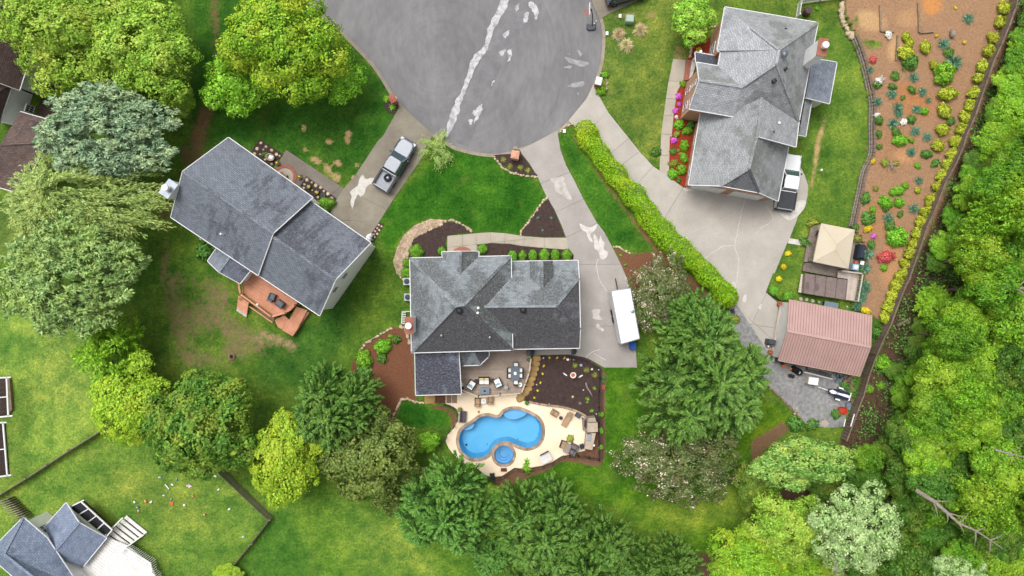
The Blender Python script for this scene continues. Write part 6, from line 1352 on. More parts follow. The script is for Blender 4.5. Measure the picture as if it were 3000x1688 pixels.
for i, (x, y) in enumerate(((2330, 215), (2400, 280), (2495, 295), (2560, 320))): plant('spiky_plant', 'spike', *A1((1, 1), x, y), 13, f'spiky yellowish plant in the bed by the sandstone mailbox, {ORD[i]} from the left', 'plant', z=.04)
for i, (x, y) in enumerate(((242, 765), (370, 768), (288, 882))): plant('agave', 'agave', *A1((2, 1), x, y), 7, f"small pale agave in the dark triangular bed, {('left', 'right', 'lower')[i]} one", 'plant', z=.04)
for i, (x, y, r_) in enumerate(((1390, 255, 12), (1520, 308, 13), (1600, 360, 13), (1600, 495, 9))): plant('spiky_plant', 'spike', *A1(Z2, x, y), r_, f'spiky plant in the dark bed by the pool fence, {ORD[i]} from the top', 'plant', z=.16)
for i, (x, y, r_, k_) in enumerate(((1527, 610, 9, 'fern'), (1570, 735, 9, 'fern'), (1675, 778, 8, 'lime'), (1672, 950, 8, 'lime'), (1670, 1125, 7, 'lime'), (885, 1365, 12, 'lime'), (1522, 645, 6, 'fern'))): plant('leafy_plant', k_, *A1(Z2, x, y), r_, None, 'plant', None, 'vivid green leafy plant along the pool fence', z=.1)
for x, y in ((1122, 175), (1205, 175), (1282, 178), (1062, 262), (1050, 346), (1026, 440), (996, 524), (962, 600)): plant('seedling', 'sunny', *A1(Z2, x, y), 3.2, None, 'plant', 'seedlings in the dark bed', 'tiny yellow green seedling in the dark pool bed', z=.16)
plant('palm', 'palm', *A1(Z2, 880, 1290), 16, 'small palm on the lower edge of the pool deck', 'palm', z=.06); plant('palm', 'palm', *A1(Z2, 300, 1320), 15, 'small palm at the lower left edge of the pool deck', 'palm', z=.06); plant('potted_plant', 'olive', *A1(Z2, 1345, 1035), 10, 'bushy olive plant beside the pool side table', 'plant', z=.06)
for x, y, r_, k_, lb in ((1195, 690, 22, 'lime', 'light green sapling in the brown bed, upper right'), (1020, 815, 24, 'lime', 'light green sapling in the brown bed, left'), (1190, 800, 14, 'low', 'dark sapling in the brown bed below the upper sapling'), (1320, 630, 12, 'low', 'dark small shrub in the brown bed near the chimney'), (1020, 930, 22, 'low', 'dark shrub in the brown bed above the cypress'), (1270, 595, 6, 'lime', 'tiny lime plant in the brown bed near the chimney')): plant('sapling', k_, *A1((1, 2), x, y), r_, lb, 'shrub', z=0)
for i, (x, y) in enumerate(((352, 1105), (307, 1228), (262, 1345))): plant('yellow_shrub', 'sunny', *A1(t31, x, y), 8, f"small yellow shrub on the lawn left of the gazebo, {('top', 'middle', 'bottom')[i]} one", 'shrub', z=0)
for x, y, lb in ((212, 168, 'round green shrub at the driveway corner above the shed, left one'), (345, 215, 'round green shrub at the driveway corner above the shed, right one')): plant('round_shrub', 'box', *A1(t32, x, y), 14, lb, 'shrub', z=0)
plant('round_shrub', 'olive', *A1(t31, 590, 825), 15, 'olive shrub at the upper left corner of the gazebo deck', 'shrub', z=0); plant('climber', 'low', *A1(t31, 515, 1000), 14, 'leafy shrub beside the white path to the gazebo', 'shrub', z=0)
for i, (x, y) in enumerate(((1025, 1122), (1070, 1212))): plant('seedling', 'lime', *A1(t21, x, y), 4, f"tiny green plant in the brown bed by the centre driveway, {('upper', 'lower')[i]} one", 'plant', z=0)
plant('shrub', 'low', *A1(t21, 1355, 145), 13, 'loose dark shrub on the lawn left of the brick house walk', 'shrub', z=0); plant('shrub', 'lime', *A1(t30, 620, 80), 6, 'small lime shrub by the white fence', 'shrub', z=0)
for i, (x, y, r_) in enumerate(((1235, 850, 24), (1225, 1065, 10), (1120, 1090, 12), (1270, 900, 14))): plant('weed_shrub', 'lime', *A1(t32, x, y), r_, None, 'shrub', None, 'light green shrub beside the lower part of the brown fence')
for i, (x, y, r_) in enumerate(((880, 1060, 12), (960, 1130, 14), (970, 1030, 12), (800, 1330, 13), (580, 1430, 16), (420, 1430, 20), (1180, 560, 14))): plant('weed_clump', 'low', *A1(t32, x, y), r_, None, 'plant', None, 'green weed clump at the edge of the gravel yard')

# ------------------------------------------------------------------ vehicles
def carpaint(name, c, metal=.35):
    m, t, b, o = nodes(name); b.inputs['Base Color'].default_value = C(c); b.inputs['Metallic'].default_value = metal; b.inputs['Roughness'].default_value = .35; b.inputs['Coat Weight'].default_value = .3; b.inputs['Coat Roughness'].default_value = .1; b.inputs['Specular IOR Level'].default_value = .3
carpaint('paint_silver', '#7b808b', .1); carpaint('paint_white', '#eef0f2', .05); carpaint('paint_dark', '#24262c', .2)
M('lamp_red', '#8c1c1c', '#7a1616', 4, .2); M('lamp_clear', '#d8dde0', '#c8cdd0', 4, .1); M('bed_floor', '#a8abb4', '#9a9da6', 2, .5, stretch=(1, 9, 1))
def outline(xs, n=1):                       # half widths along x -> closed ring
    return [(x, h) for x, h in xs] + [(x, -h) for x, h in xs[::-1]]
def ringz(o, z, s=1.0, dx=0): return [((x + dx) * (1 if s == 1 else 1 - (1 - s) * .35), y * s, z) for x, y in o]
def wheel(root, x, y, r_=.38, wd=.26):
    mb = MB(); n = 20
    for k, (rr, yy) in enumerate(((r_ * .62, -wd / 2), (r_ * .93, -wd / 2), (r_, -wd / 2 + .04), (r_, wd / 2 - .04), (r_ * .93, wd / 2), (r_ * .62, wd / 2))):
        for j in range(n): a_ = 2 * math.pi * j / n; mb.v.append((x + rr * math.cos(a_), y + yy, r_ + rr * math.sin(a_)))
    for k in range(5):
        for j in range(n): l = (j + 1) % n; mb.f.append((k * n + j, k * n + l, (k + 1) * n + l, (k + 1) * n + j)); mb.m.append(0)
    t = mb.build('wheel', 'rubber', root, world=False); sgn_ = 1 if y > 0 else -1
    rm = MB()
    for j in range(n): a_ = 2 * math.pi * j / n; rm.v.append((x + r_ * .62 * math.cos(a_), y + sgn_ * wd * .3, r_ + r_ * .62 * math.sin(a_)))
    rm.v.append((x, y + sgn_ * wd * .42, r_))
    for j in range(n): rm.f.append((j, (j + 1) % n, n)); rm.m.append(0)
    rm.build('rim', 'chrome', t, world=False)
def pickup(label, px, py, rz, paint, cover=False, spare=False):
    c = W(px, py, .8); root = thing('pickup_truck', label, 'truck', (c.x, c.y, .035), rz); B = lambda mb, nm, mt, p=root, **k: mb.build(nm, mt, p, world=False, **k)
    low = outline([(-2.9, .86), (-2.86, .95), (-1.2, .97), (1.3, .97), (2.3, .95), (2.75, .84), (2.92, .6)])
    B(MB().loft([ringz(low, .38, .94), ringz(low, .55), ringz(low, .9), ringz(low, 1.0, .985)], cap=False), 'body', paint, smooth=False)
    B(MB().box((.2, 0, .62), (5.2, 1.7, .3)), 'chassis', 'dark_metal')
    hood = outline([(1.05, .9), (2.2, .88), (2.68, .78), (2.86, .55)]); B(MB().loft([ringz(hood, .95), ringz(hood, 1.06, .97), ringz(hood, 1.13, .84)]), 'hood', paint, smooth=False)
    bx0, bx1, rx0, rx1, wb, wt, zb, zt = -1.0, 1.35, -.82, .48, .9, .7, 1.0, 1.78
    g_ = MB(); b4 = [(bx1, wb, zb), (bx1, -wb, zb), (bx0, -wb, zb), (bx0, wb, zb)]; r4 = [(rx1, wt, zt), (rx1, -wt, zt), (rx0, -wt, zt), (rx0, wt, zt)]
    for i in range(4):
        j = (i + 1) % 4; nm = ('windscreen', 'side_window', 'rear_window', 'side_window')[i]; B(MB().face([b4[i], b4[j], r4[j], r4[i]]), nm, 'car_glass'); B(MB().beam(b4[i], r4[i], .09, .08), 'pillar', paint)
    rf = outline([(rx0 - .03, wt - .04), (rx0 + .05, wt + .03), (0, wt + .04), (rx1 - .1, wt + .02), (rx1 + .04, wt - .1)]); ro = B(MB().loft([ringz(rf, zt - .04), ringz(rf, zt + .03), ringz(rf, zt + .07, .9)]), 'roof', paint)
    for k in range(5): B(MB().box((-.18, -.5 + .25 * k, zt + .075), (1.0, .05, .02)), 'roof_rib', paint, ro)
    for s_ in (-1, 1):
        B(MB().box((-1.95, s_ * .88, 1.1), (1.85, .14, .28)), 'bed_side', paint); B(MB().box((.95, s_ * 1.06, 1.12), (.14, .22, .16)), 'mirror', 'black_plastic'); B(MB().box((2.72, s_ * .68, .92), (.3, .34, .14)), 'headlight', 'lamp_clear'); B(MB().box((-2.88, s_ * .86, .98), (.1, .14, .34)), 'taillight', 'lamp_red'); B(MB().box((.15, s_ * 1.0, .42), (1.9, .16, .06)), 'running_board', 'black_plastic')
        for x in (-1.85, 1.75): wheel(root, x, s_ * .83)
    B(MB().box((-2.86, 0, 1.08), (.1, 1.64, .3)), 'tailgate', paint); B(MB().box((-2.98, 0, .55), (.16, 1.8, .2)), 'rear_bumper', 'grey_plastic'); B(MB().box((2.92, 0, .55), (.14, 1.5, .22)), 'front_bumper', 'grey_plastic'); B(MB().box((2.88, 0, .82), (.06, 1.0, .22)), 'grille', 'black_plastic')
    B(MB().box((-1.05, 0, 1.12), (.1, 1.64, .3)), 'bed_front', paint)
    if cover: B(MB().box((-1.93, 0, 1.24), (1.9, 1.72, .05)), 'bed_cover', M('tonneau', '#3d4046', '#33363b', 2, .6, fine=.1) if 'tonneau' not in MATS else 'tonneau')
    else:
        fl = B(MB().box((-1.95, 0, .86), (1.78, 1.62, .05)), 'bed_floor', 'bed_floor')
        for k in range(9): B(MB().box((-1.95, -.68 + .17 * k, .9), (1.76, .05, .02)), 'bed_rib', 'bed_floor', fl)
    for s_ in (-1, 1): B(MB().box((-1.95, s_ * .88, 1.26), (1.85, .16, .035)), 'bed_rail', 'black_plastic')
    if spare:
        mb = MB(); mb.lathe([(.16, .0), (.34, .0), (.4, .06), (.4, .2), (.34, .26), (.2, .26), (.17, .18)], (-1.6, -.12, .92), 22); s0 = B(mb, 'spare_tyre', 'rubber'); B(MB().lathe([(.17, 0), (.1, .06), (.02, .07)], (-1.6, -.12, 1.1), 14), 'rim', 'grey_metal', s0); B(MB().beam((-1.18, -.86, 1.3), (-1.18, .86, 1.3), .06, .06), 'roll_bar', 'black_plastic')
    return root
pickup('silver pickup truck with a spare tyre in its bed on the left driveway', *A1((1, 1), 1312, 265), R(59), 'paint_silver', spare=True)
pickup('white pickup truck with black bed cover beside the brick house', *A1((3, 1), 352, 430), R(80.5), 'paint_white', cover=True)
c = W(1836, -22, .8); rt = thing('parked_car', 'dark car cut by the top edge at the right of the road', 'car', (c.x, c.y, .035), R(15)); low = outline([(-2.35, .7), (-2.25, .88), (-1, .93), (1.2, .93), (2.0, .88), (2.35, .6)])
MB().loft([ringz(low, .35, .93), ringz(low, .6), ringz(low, .9), ringz(low, 1.02, .97)]).build('body', 'paint_dark', rt, world=False)
b4 = [(.95, .84, 1.0), (.95, -.84, 1.0), (-2.15, -.8, 1.0), (-2.15, .8, 1.0)]; r4 = [(.3, .64, 1.62), (.3, -.64, 1.62), (-1.75, -.62, 1.6), (-1.75, .62, 1.6)]
for i in range(4): MB().face([b4[i], b4[(i + 1) % 4], r4[(i + 1) % 4], r4[i]]).build(('windscreen', 'side_window', 'rear_window', 'side_window')[i], 'car_glass', rt, world=False); MB().beam(b4[i], r4[i], .1, .08).build('pillar', 'paint_dark', rt, world=False)
MB().prism([p[:2] for p in r4], 1.58, 1.66, shrink=.03).build('roof', 'paint_white', rt, world=False)
for s_ in (-1, 1):
    MB().beam((.3, s_ * .6, 1.7), (-1.7, s_ * .58, 1.68), .05, .05).build('roof_rail', 'chrome', rt, world=False); MB().box((-2.28, s_ * .72, .85), (.12, .3, .22)).build('taillight', 'lamp_red', rt, world=False)
    for x in (-1.45, 1.45): wheel(rt, x, s_ * .8, .36, .24)

# white box trailer under the blossoming tree
q = [W(*A1((2, 2), *p), 2.7) for p in ((935, 172), (1118, 142), (1205, 620), (1028, 672))]; trl = thing('box_trailer', 'white box trailer parked beside the centre driveway', 'trailer', tuple(W(1830, 930)))
p2 = [tuple(p[:2]) for p in q]; MB().prism(p2, .55, 2.68, 1, 1).build('body', ['white_paint', 'white_paint'], trl); MB().prism(inset(p2, .03), 2.68, 2.72, shrink=.05).build('roof', 'white_paint', trl)
for i in range(14):
    f = .2 + i * .055; a_, b_ = q[0].lerp(q[3], f), q[1].lerp(q[2], f); a2 = a_.lerp(b_, .62); MB().beam(a2 + Vector((0, 0, .025)), a_.lerp(b_, .97) + Vector((0, 0, .025)), .05, .03).build('roof_rib', 'white_paint', trl)
for s_ in range(4): a_, b_ = q[s_], q[(s_ + 1) % 4]; MB().beam(a_, b_, .06, .06).build('corner_trim', 'grey_metal', trl)
c = W(*A1((2, 2), 1135, 362), 2.7); MB().lathe([(.2, 0), (.2, .1), (.03, .14)], tuple(c), 14).build('roof_vent', 'grey_metal', trl)
ax = (q[0] + q[3]) / 2; dv = (q[3] - q[0]).normalized()
for f in (.42, .56):
    for (a_, b_) in ((q[0], q[3]), (q[1], q[2])):
        p = a_.lerp(b_, f); MB().lathe([(.34, -.1), (.36, 0), (.34, .1)], (0, 0, 0), 16).build('wheel', 'rubber', trl, world=False); o = trl.children[-1]; o.location = Vector((p.x, p.y, .38)) - Vector(W(1830, 930)); o.rotation_euler = (R(90), 0, math.atan2(dv.y, dv.x))
MB().beam(((q[0] + q[1]) / 2).xy.to_3d() + Vector((0, 0, .5)), (((q[0] + q[1]) / 2) - dv * 1.2).xy.to_3d() + Vector((0, 0, .5)), .1, .1).build('tow_bar', 'dark_metal', trl)
M('tarp_blue', '#1b5bb0', '#14488f', 2, .5); mb = MB(); mb.prism(W2(A((2, 2), (1108, 655), (1165, 648), (1175, 720), (1115, 726)), .5), .03, .9, shrink=.08); bb = thing('storage_bin', 'blue bin behind the white trailer', 'bin', tuple(W(1855, 1014))); mb.build('body', 'tarp_blue', bb); MB().prism(inset(W2(A((2, 2), (1108, 655), (1165, 648), (1175, 720), (1115, 726)), .9), -.03), .88, .96, shrink=.04).build('lid', 'tarp_blue', bb)

# ------------------------------------------------------------------ street side things
def mailbox(label, px, py, w_, d_, h, rz, mat, top, topz=.1, box=True):
    c = W(px, py, h); t = thing('mailbox', label, 'mailbox', (c.x, c.y, 0), rz); MB().box((0, 0, h / 2), (w_, d_, h)).build('pillar', mat, t, world=False)
    mb = MB(); hw, hd = w_ / 2 + .05, d_ / 2 + .05; mb.loft([[(-hw, -hd, h), (hw, -hd, h), (hw, hd, h), (-hw, hd, h)], [(-hw, -hd, h + .06), (hw, -hd, h + .06), (hw, hd, h + .06), (-hw, hd, h + .06)], [(-hw * .6, -hd * .3, h + topz + .06), (hw * .6, -hd * .3, h + topz + .06), (hw * .6, hd * .3, h + topz + .06), (-hw * .6, hd * .3, h + topz + .06)]]); mb.build('cap', top, t, world=False)
    MB().box((w_ / 2 + .04, 0, h * .75), (.12, .22, .24)).build('letter_door', 'white_paint', t, world=False)
mailbox('red brick mailbox at the left driveway mouth', *A1((1, 0), 1288, 930), .62, .75, 1.3, R(30), 'brick_red', 'brick_red')
mailbox('brick mailbox with white top at the right of the turning circle', *A1(t20, 818, 765), .55, .7, 1.25, R(-15), 'brick_red', 'white_paint')
mailbox('sandstone mailbox in the dark bed by the centre driveway', *A1((1, 1), 2445, 172), .75, .75, 1.3, R(80), M('sandstone', '#d9a68c', '#c9937a', 3, .85, fine=.1) and 'sandstone', 'sandstone')
M('utility_green', '#a9bfae', '#98ae9d', 2, .6)
c = W(*A1(t20, 1100, 202)); ub = thing('utility_box', 'pale green utility box behind the ornamental grass', 'utility box', tuple(c), R(-4)); MB().box((0, 0, .4), (.8, .7, .8)).build('cabinet', 'utility_green', ub, world=False); MB().prism([(-.44, -.39), (.44, -.39), (.44, .39), (-.44, .39)], .8, .9, shrink=.06).build('lid', 'utility_green', ub, world=False)
for p, lb in (((895, 320), 'small white ground box beside the kerb at the right'), ((1018, 157), 'small white box near the top right driveway'), ((493, 1240), 'small white meter lid at the hedge end')):
    c = W(*A1(t20, *p)); ub = thing('meter_box', lb, 'meter box', tuple(c)); MB().box((0, 0, .08), (.26, .36, .16)).build('body', 'utility_green', ub, world=False); MB().prism([(-.15, -.2), (.15, -.2), (.15, .2), (-.15, .2)], .16, .2, shrink=.03).build('lid', 'white_paint', ub, world=False)
c = W(*A1(t20, 748, 258)); bh = thing('basketball_hoop', 'portable basketball hoop standing at the road edge', 'basketball hoop', (c.x, c.y, -.105), R(0))
MB().loft([[(x, y, z) for x, y in ((-.5 * k, -.2 * k), (-.3 * k, -.36 * k), (.4 * k, -.3 * k), (.5 * k, -.1 * k), (.48 * k, .36 * k), (.1 * k, .28 * k), (-.45 * k, .36 * k))] for z, k in ((0, 1), (.12, 1), (.22, .85))]).build('base', 'grey_plastic', bh, world=False)
MB().tube([(.1, .1, .1), (-.05, .7, 1.6), (-.3, .85, 2.7)], .05, 8).build('pole', 'black_iron', bh, world=False); MB().box((-.5, .75, 2.75), (.05, 1.2, .8)).build('backboard', 'white_paint', bh, world=False); MB().beam((-.3, .85, 2.6), (-.48, .75, 2.7), .06, .3).build('bracket', 'black_iron', bh, world=False)
M('hoop_orange', '#d8522a', '#c04420', 3, .5); mb = MB(); rg_ = [(-.8 + .24 * math.cos(a_ * .3927), .6 + .24 * math.sin(a_ * .3927), 2.5) for a_ in range(17)]; mb.tube(rg_, .03, 6).build('rim', 'hoop_orange', bh, world=False)
for x, y in ((.3, .35), (.5, .62)): MB().lathe([(.05, 0), (.07, .05), (.01, .1)], (x, y, .2), 8).build('wheel', 'white_paint', bh, world=False)

# ------------------------------------------------------------------ fences and retaining walls
def board_fence(name, label, pts, ht, mat, bw=.16, step=.17, z=None, post=2.4, rails=True, lean=0, postmat=None):
    c = [G(*p) for p in pts]; root = thing(name, label, 'fence', tuple(c[len(c) // 2])); l = Vector(root['_o']); first = None
    for p, q_ in zip(c, c[1:]):
        d = q_ - p; L = d.length; k = max(int(L / step), 1); an = math.atan2(d.y, d.x); n = Vector((-d.y, d.x, 0)).normalized()
        for i in range(k):
            s_ = p.lerp(q_, (i + .5) / k); h = ht * random.uniform(.985, 1.015)
            if first is None: first = MB().box((0, 0, ht / 2), (bw, .03, ht)).build('board', mat, root, world=False); b = first
            else: b = copy_part(first, root)
            b.location = s_ - l; b.rotation_euler = (0, 0, an)
        if rails:
            for hz in (.3, ht - .25): MB().beam(p + n * .05 + Vector((0, 0, hz)), q_ + n * .05 + Vector((0, 0, hz)), .05, .09).build('rail', mat, root)
        for i in range(max(int(L / post), 1)): s_ = p.lerp(q_, i / max(int(L / post), 1)) + n * .1; MB().beam(s_, s_ + Vector((0, 0, ht + .05)), .11, .11).build('post', postmat or mat, root)
    return root
BF = A(t30, (2490, -60), (2440, 130), (2380, 300), (2310, 470), (2240, 620), (2190, 770), (2130, 940), (2070, 1120), (1990, 1300), (1940, 1430)) + A(t31, (1960, 120), (1890, 280), (1800, 440), (1700, 700), (1620, 870), (1560, 1060), (1490, 1250), (1430, 1400)) + A(t32, (1460, 60), (1370, 260), (1290, 480), (1220, 620), (1160, 760), (1090, 950), (1040, 1130), (960, 1340), (920, 1449)) + A((3, 3), (880, 150))
# fence line: base positions; the boards stand upright
BF = [(x - 12, y) for x, y in BF]; BF.sort(key=lambda p: p[1])
FBs = [p for i, p in enumerate(BF) if i == 0 or p[1] - BF[i - 1][1] > 12]
def long_fence():
    c = [G(*p) for p in FBs]; root = thing('timber_fence', 'tall brown board fence between the hillside garden and the wood', 'fence', tuple(c[len(c) // 2])); l = Vector(root['_o']); firsts = {}; nb = 0
    for si, (p, q_) in enumerate(zip(c, c[1:])):
        d = q_ - p; L = d.length; k = max(int(L / .27), 1); an = math.atan2(d.y, d.x)
        for i in range(k):
            s_ = p.lerp(q_, (i + .5) / k); nb += 1
            if 'b' not in firsts: firsts['b'] = MB().box((0, 0, .7), (.262, .04, 1.4)).build('board', 'fence_brown', root, world=False); b = firsts['b']
            else: b = copy_part(firsts['b'], root)
            b.location = s_ - l; b.rotation_euler = (0, 0, an); b.scale = (1, 1, random.uniform(.98, 1.02))
        MB().beam(p + Vector((0, 0, 1.43)), q_ + Vector((0, 0, 1.43)), .15, .05).build('cap_rail', 'fence_brown', root)
        MB().beam(p, p + Vector((0, 0, 1.5)), .13, .13).build('post', 'fence_brown', root)
long_fence()
# block retaining wall: two courses set back, capped
rw = thing('retaining_wall', 'curved grey block retaining wall between lawn and hillside garden', 'wall', tuple(W(2530, 300))); l = Vector(rw['_o'])
wp = smooth([(x, y) for x, y in zip(WALL_X, WALL_Y)][4:14], 6, closed=False); wl = [W(*p) for p in wp]
def run(pts, step):
    out = []; acc = 0; 
    for p, q_ in zip(pts, pts[1:]):
        L = (q_ - p).length; n = max(int(round(L / step)), 1)
        for i in range(n): out.append((p.lerp(q_, i / n), p.lerp(q_, (i + 1) / n)))
    return out
f1 = None
for course, (z0, off, mt) in enumerate(((0, 0, 'block_grey'), (.24, .12, 'block_grey'), (.48, .24, 'block_dark'))):
    fst = None
    for p, q_ in run(wl, .46):
        d = q_ - p; an = math.atan2(d.y, d.x); n = Vector((-d.y, d.x, 0)).normalized(); n = n if n.x > 0 else -n; m0 = (p + q_) / 2 + n * (off + .15); L = d.length
        if fst is None: fst = MB().box((0, 0, .12), (1, .3, .225)).build('block', mt, rw, world=False); b = fst
        else: b = copy_part(fst, rw)
        b.location = Vector((m0.x, m0.y, z0)) - l; b.rotation_euler = (0, 0, an + random.uniform(-.03, .03)); b.scale = (L - .025, random.uniform(.92, 1.1), random.uniform(.95, 1.06))
# rubble head of the wall
rb = thing('rubble_wall', 'pile of loose tan stones at the upper end of the retaining wall', 'wall', tuple(W(2470, 60)))
for x, y, s_ in ((850, 60, 14), (848, 100, 15), (846, 140, 14), (850, 175, 13), (862, 215, 13), (880, 250, 10), (897, 285, 12), (915, 320, 14), (945, 330, 16), (935, 360, 13), (975, 350, 12), (870, 30, 12)):
    c = W(*A1(t30, x, y)); MB().rock((c.x, c.y, .2), (s_ * .02, s_ * .026, .26), rz=random.uniform(0, 3)).build('stone', 'edge_stone', rb)
# white vinyl picket fence behind the brick house
wf = [W(*A1(t30, *p)) for p in ((418, 175), (440, 45), (640, 15), (880, -12))]; vf = thing('picket_fence', 'white vinyl fence behind the brick house at the top', 'fence', tuple(wf[1]))
l = Vector(vf['_o']); fst = None
for p, q_ in zip(wf, wf[1:]):
    d = q_ - p; an = math.atan2(d.y, d.x); up = Vector((0, 0, 1)); MB().beam(p + up * 1.1, q_ + up * 1.1, .06, .12).build('rail', 'vinyl', vf); MB().beam(p + up * .2, q_ + up * .2, .06, .12).build('rail', 'vinyl', vf); MB().beam(p, p + up * 1.3, .13, .13).build('post', 'vinyl', vf)
    for i in range(int(d.length / .2)):
        s_ = p.lerp(q_, (i + .5) / int(d.length / .2))
        if fst is None: fst = MB().box((0, 0, .62), (.1, .03, 1.15)).build('picket', 'vinyl', vf, world=False); b = fst
        else: b = copy_part(fst, vf)
        b.location = s_ - l; b.rotation_euler = (0, 0, an)
# black iron fence round the pool
def iron_fence(label, pts, z=.05):
    c = [W(*p) for p in smooth(pts, 3, closed=False)]; root = thing('iron_fence', label, 'fence', tuple(c[len(c) // 2])); l = Vector(root['_o']); fst = None
    for i, (p, q_) in enumerate(zip(c, c[1:])):
        up = Vector((0, 0, 1)); MB().beam(p + up * 1.15, q_ + up * 1.15, .05, .04).build('rail', 'black_iron', root); MB().beam(p + up * .2, q_ + up * .2, .04, .04).build('rail', 'black_iron', root)
        if i % 2 == 0: MB().beam(p, p + up * 1.25, .08, .08).build('post', 'black_iron', root)
        k = max(int((q_ - p).length / .22), 1)
        for j in range(k):
            s_ = p.lerp(q_, (j + .5) / k)
            if fst is None: fst = MB().beam((0, 0, .1), (0, 0, 1.2), .025, .025).build('picket', 'black_iron', root, world=False); b = fst
            else: b = copy_part(fst, root)
            b.location = s_ - l
iron_fence('black iron fence along the right side of the pool bed', A(Z2, (1345, 150), (1420, 165), (1500, 187), (1590, 240), (1658, 290), (1650, 450), (1645, 700), (1642, 950), (1644, 1240)))
iron_fence('black iron fence along the lower curve of the pool deck', A(Z2, (1640, 1243), (1480, 1215), (1330, 1205), (1240, 1225), (1150, 1290), (1000, 1335), (850, 1358), (750, 1348), (680, 1395), (620, 1435), (520, 1446), (430, 1422), (360, 1358)))
iron_fence('black iron fence left of the pool deck by the small lawn', A(Z2, (20, 668), (75, 684), (130, 722), (152, 800), (115, 895), (40, 980), (18, 1060)))
# weathered fences of the lower left lots
pf = thing('slat_fence', 'grey slatted wooden fence at the right of the toy strewn lawn', 'fence', tuple(W(720, 1440)))
p, q_ = W(*A1((0, 3), 2110, 440)), W(*A1((0, 3), 2570, 880)); l = Vector(pf['_o']); fst = None; an = math.atan2((q_ - p).y, (q_ - p).x); d = (q_ - p); n = Vector((d.y, -d.x, 0)).normalized(); n = n if n.x < 0 else -n
for i in range(48):
    s_ = p.lerp(q_, (i + .5) / 48)
    if fst is None: fst = MB().box((0, 0, .75), (.12, .03, 1.5)).build('board', 'fence_grey', pf, world=False); b = fst
    else: b = copy_part(fst, pf)
    b.location = s_ - l; b.rotation_euler = (0, 0, an)
for hz in (.35, 1.2): MB().beam(p + Vector((0, 0, hz)), q_ + Vector((0, 0, hz)), .06, .1).build('rail', 'fence_grey', pf)
board_fence('board_fence', 'weathered board fence between the two lower left lawns', [A1((0, 3), x, y) for x, y in ((-40, 720), (300, 510), (700, 250), (1030, 45))], 1.0, 'fence_grey', .18, .19)
board_fence('board_fence', 'weathered board fence running to the bottom edge right of the toy lawn', [A1((0, 3), x, y) for x, y in ((2570, 885), (2400, 1110), (2180, 1380), (2080, 1520))], 1.0, 'fence_grey', .18, .19)
sg = thing('slat_fence', 'short grey slatted fence beside the bottom left house', 'fence', tuple(W(30, 1490)))
for i in range(11):
    a_, b_ = W(*A1((0, 3), 60, 720), .8), W(*A1((0, 3), 240, 890), .8); s_ = a_.lerp(b_, i / 10); MB().box((s_.x - .3, s_.y - .1, .6), (1.3, .05, .9), R(15)).build('board', 'fence_grey', sg)
# steel edging of the left back yard, dirt edge timbers in the garden
for i, (x0, y0, x1, y1) in enumerate(((1215, 55, 1222, 300), (1225, 295, 1345, 300), (1575, 35, 1585, 310), (1590, 312, 1720, 300), (1383, 335, 1365, 575))):
    a_, b_ = G(*A1(t30, x0, y0)), G(*A1(t30, x1, y1)); one('garden_timber', MB().beam(a_ + Vector((0, 0, .08)), b_ + Vector((0, 0, .08)), .2, .2), 'timber', ('long timber at the left of the top garden plot', 'short timber under the top garden plot', 'long timber beside the orange soil patch', 'short timber below the orange soil patch', 'timber beside the large yellow shrub')[i], 'timber')
c = G(*A1(t30, 1890, 325)); one('tree_stump', MB().rock((c.x, c.y, c.z + .2), (.28, .4, .3), rough=.1), 'grey_bark', 'grey tree stump above a yucca in the garden', 'stump')
mb = MB(); c = G(*A1(t31, 1320, 260)); rn = random.Random(5)
for i in range(9): a_ = rn.uniform(0, 6.28); l_ = rn.uniform(.4, 1.1); mb.tube([(c.x, c.y, c.z + .1), (c.x + l_ * .5 * math.cos(a_), c.y + l_ * .5 * math.sin(a_), c.z + .2), (c.x + l_ * math.cos(a_ + .3), c.y + l_ * math.sin(a_ + .3), c.z + .1)], [.06, .04, .015], 5)
one('driftwood', mb, 'grey_bark', 'pale driftwood root in the hillside garden', 'driftwood')
c = W(*A1(t30, 512, 130)); rbb = thing('rain_barrel', 'brown barrel inside the white fence corner', 'barrel', tuple(c)); M('barrel_brown', '#5c4a48', '#453736', 4, .7); MB().lathe([(.36, 0), (.42, .45), (.36, .9)], (0, 0, 0), 20).build('body', 'barrel_brown', rbb, world=False); MB().lathe([(.33, .9), (.33, .93), (.02, .94)], (0, 0, 0), 20).build('lid', 'barrel_brown', rbb, world=False)

# ------------------------------------------------------------------ stones
rv = thing('river_stones', None, None, tuple(W(1200, 740))); rv['kind'] = 'stuff'; tag(rv, 'curved swale of tan river pebbles left of the centre house', 'pebbles')
RP = A((1, 1), (1640, 780), (1760, 790), (1770, 830), (1680, 870), (1560, 925), (1490, 960), (1450, 1060), (1430, 1160), (1440, 1290), (1420, 1390), (1330, 1290), (1295, 1180), (1330, 1060), (1400, 930), (1500, 840))
RPw = W2(RP); xs = [p[0] for p in RPw]; ys = [p[1] for p in RPw]; rn = random.Random(9); mb = MB(); pr = []
MB().prism(RPw, -.05, .03).build('pebble_bed', 'river_pebble', rv); rv.children[-1]['kind'] = 'stuff'
n_ = 0
while n_ < 1500:
    x, y = rn.uniform(min(xs), max(xs)), rn.uniform(min(ys), max(ys))
    if not pip(np.array([x]), np.array([y]), RPw)[0]: continue
    s_ = rn.uniform(.05, .13); mb.rock((x, y, .05), (s_, s_ * rn.uniform(.6, 1), s_ * .6), n=6, k=3, rz=rn.uniform(0, 3)); n_ += 1
o = mb.build('pebbles', 'river_pebble', rv); o['kind'] = 'stuff'
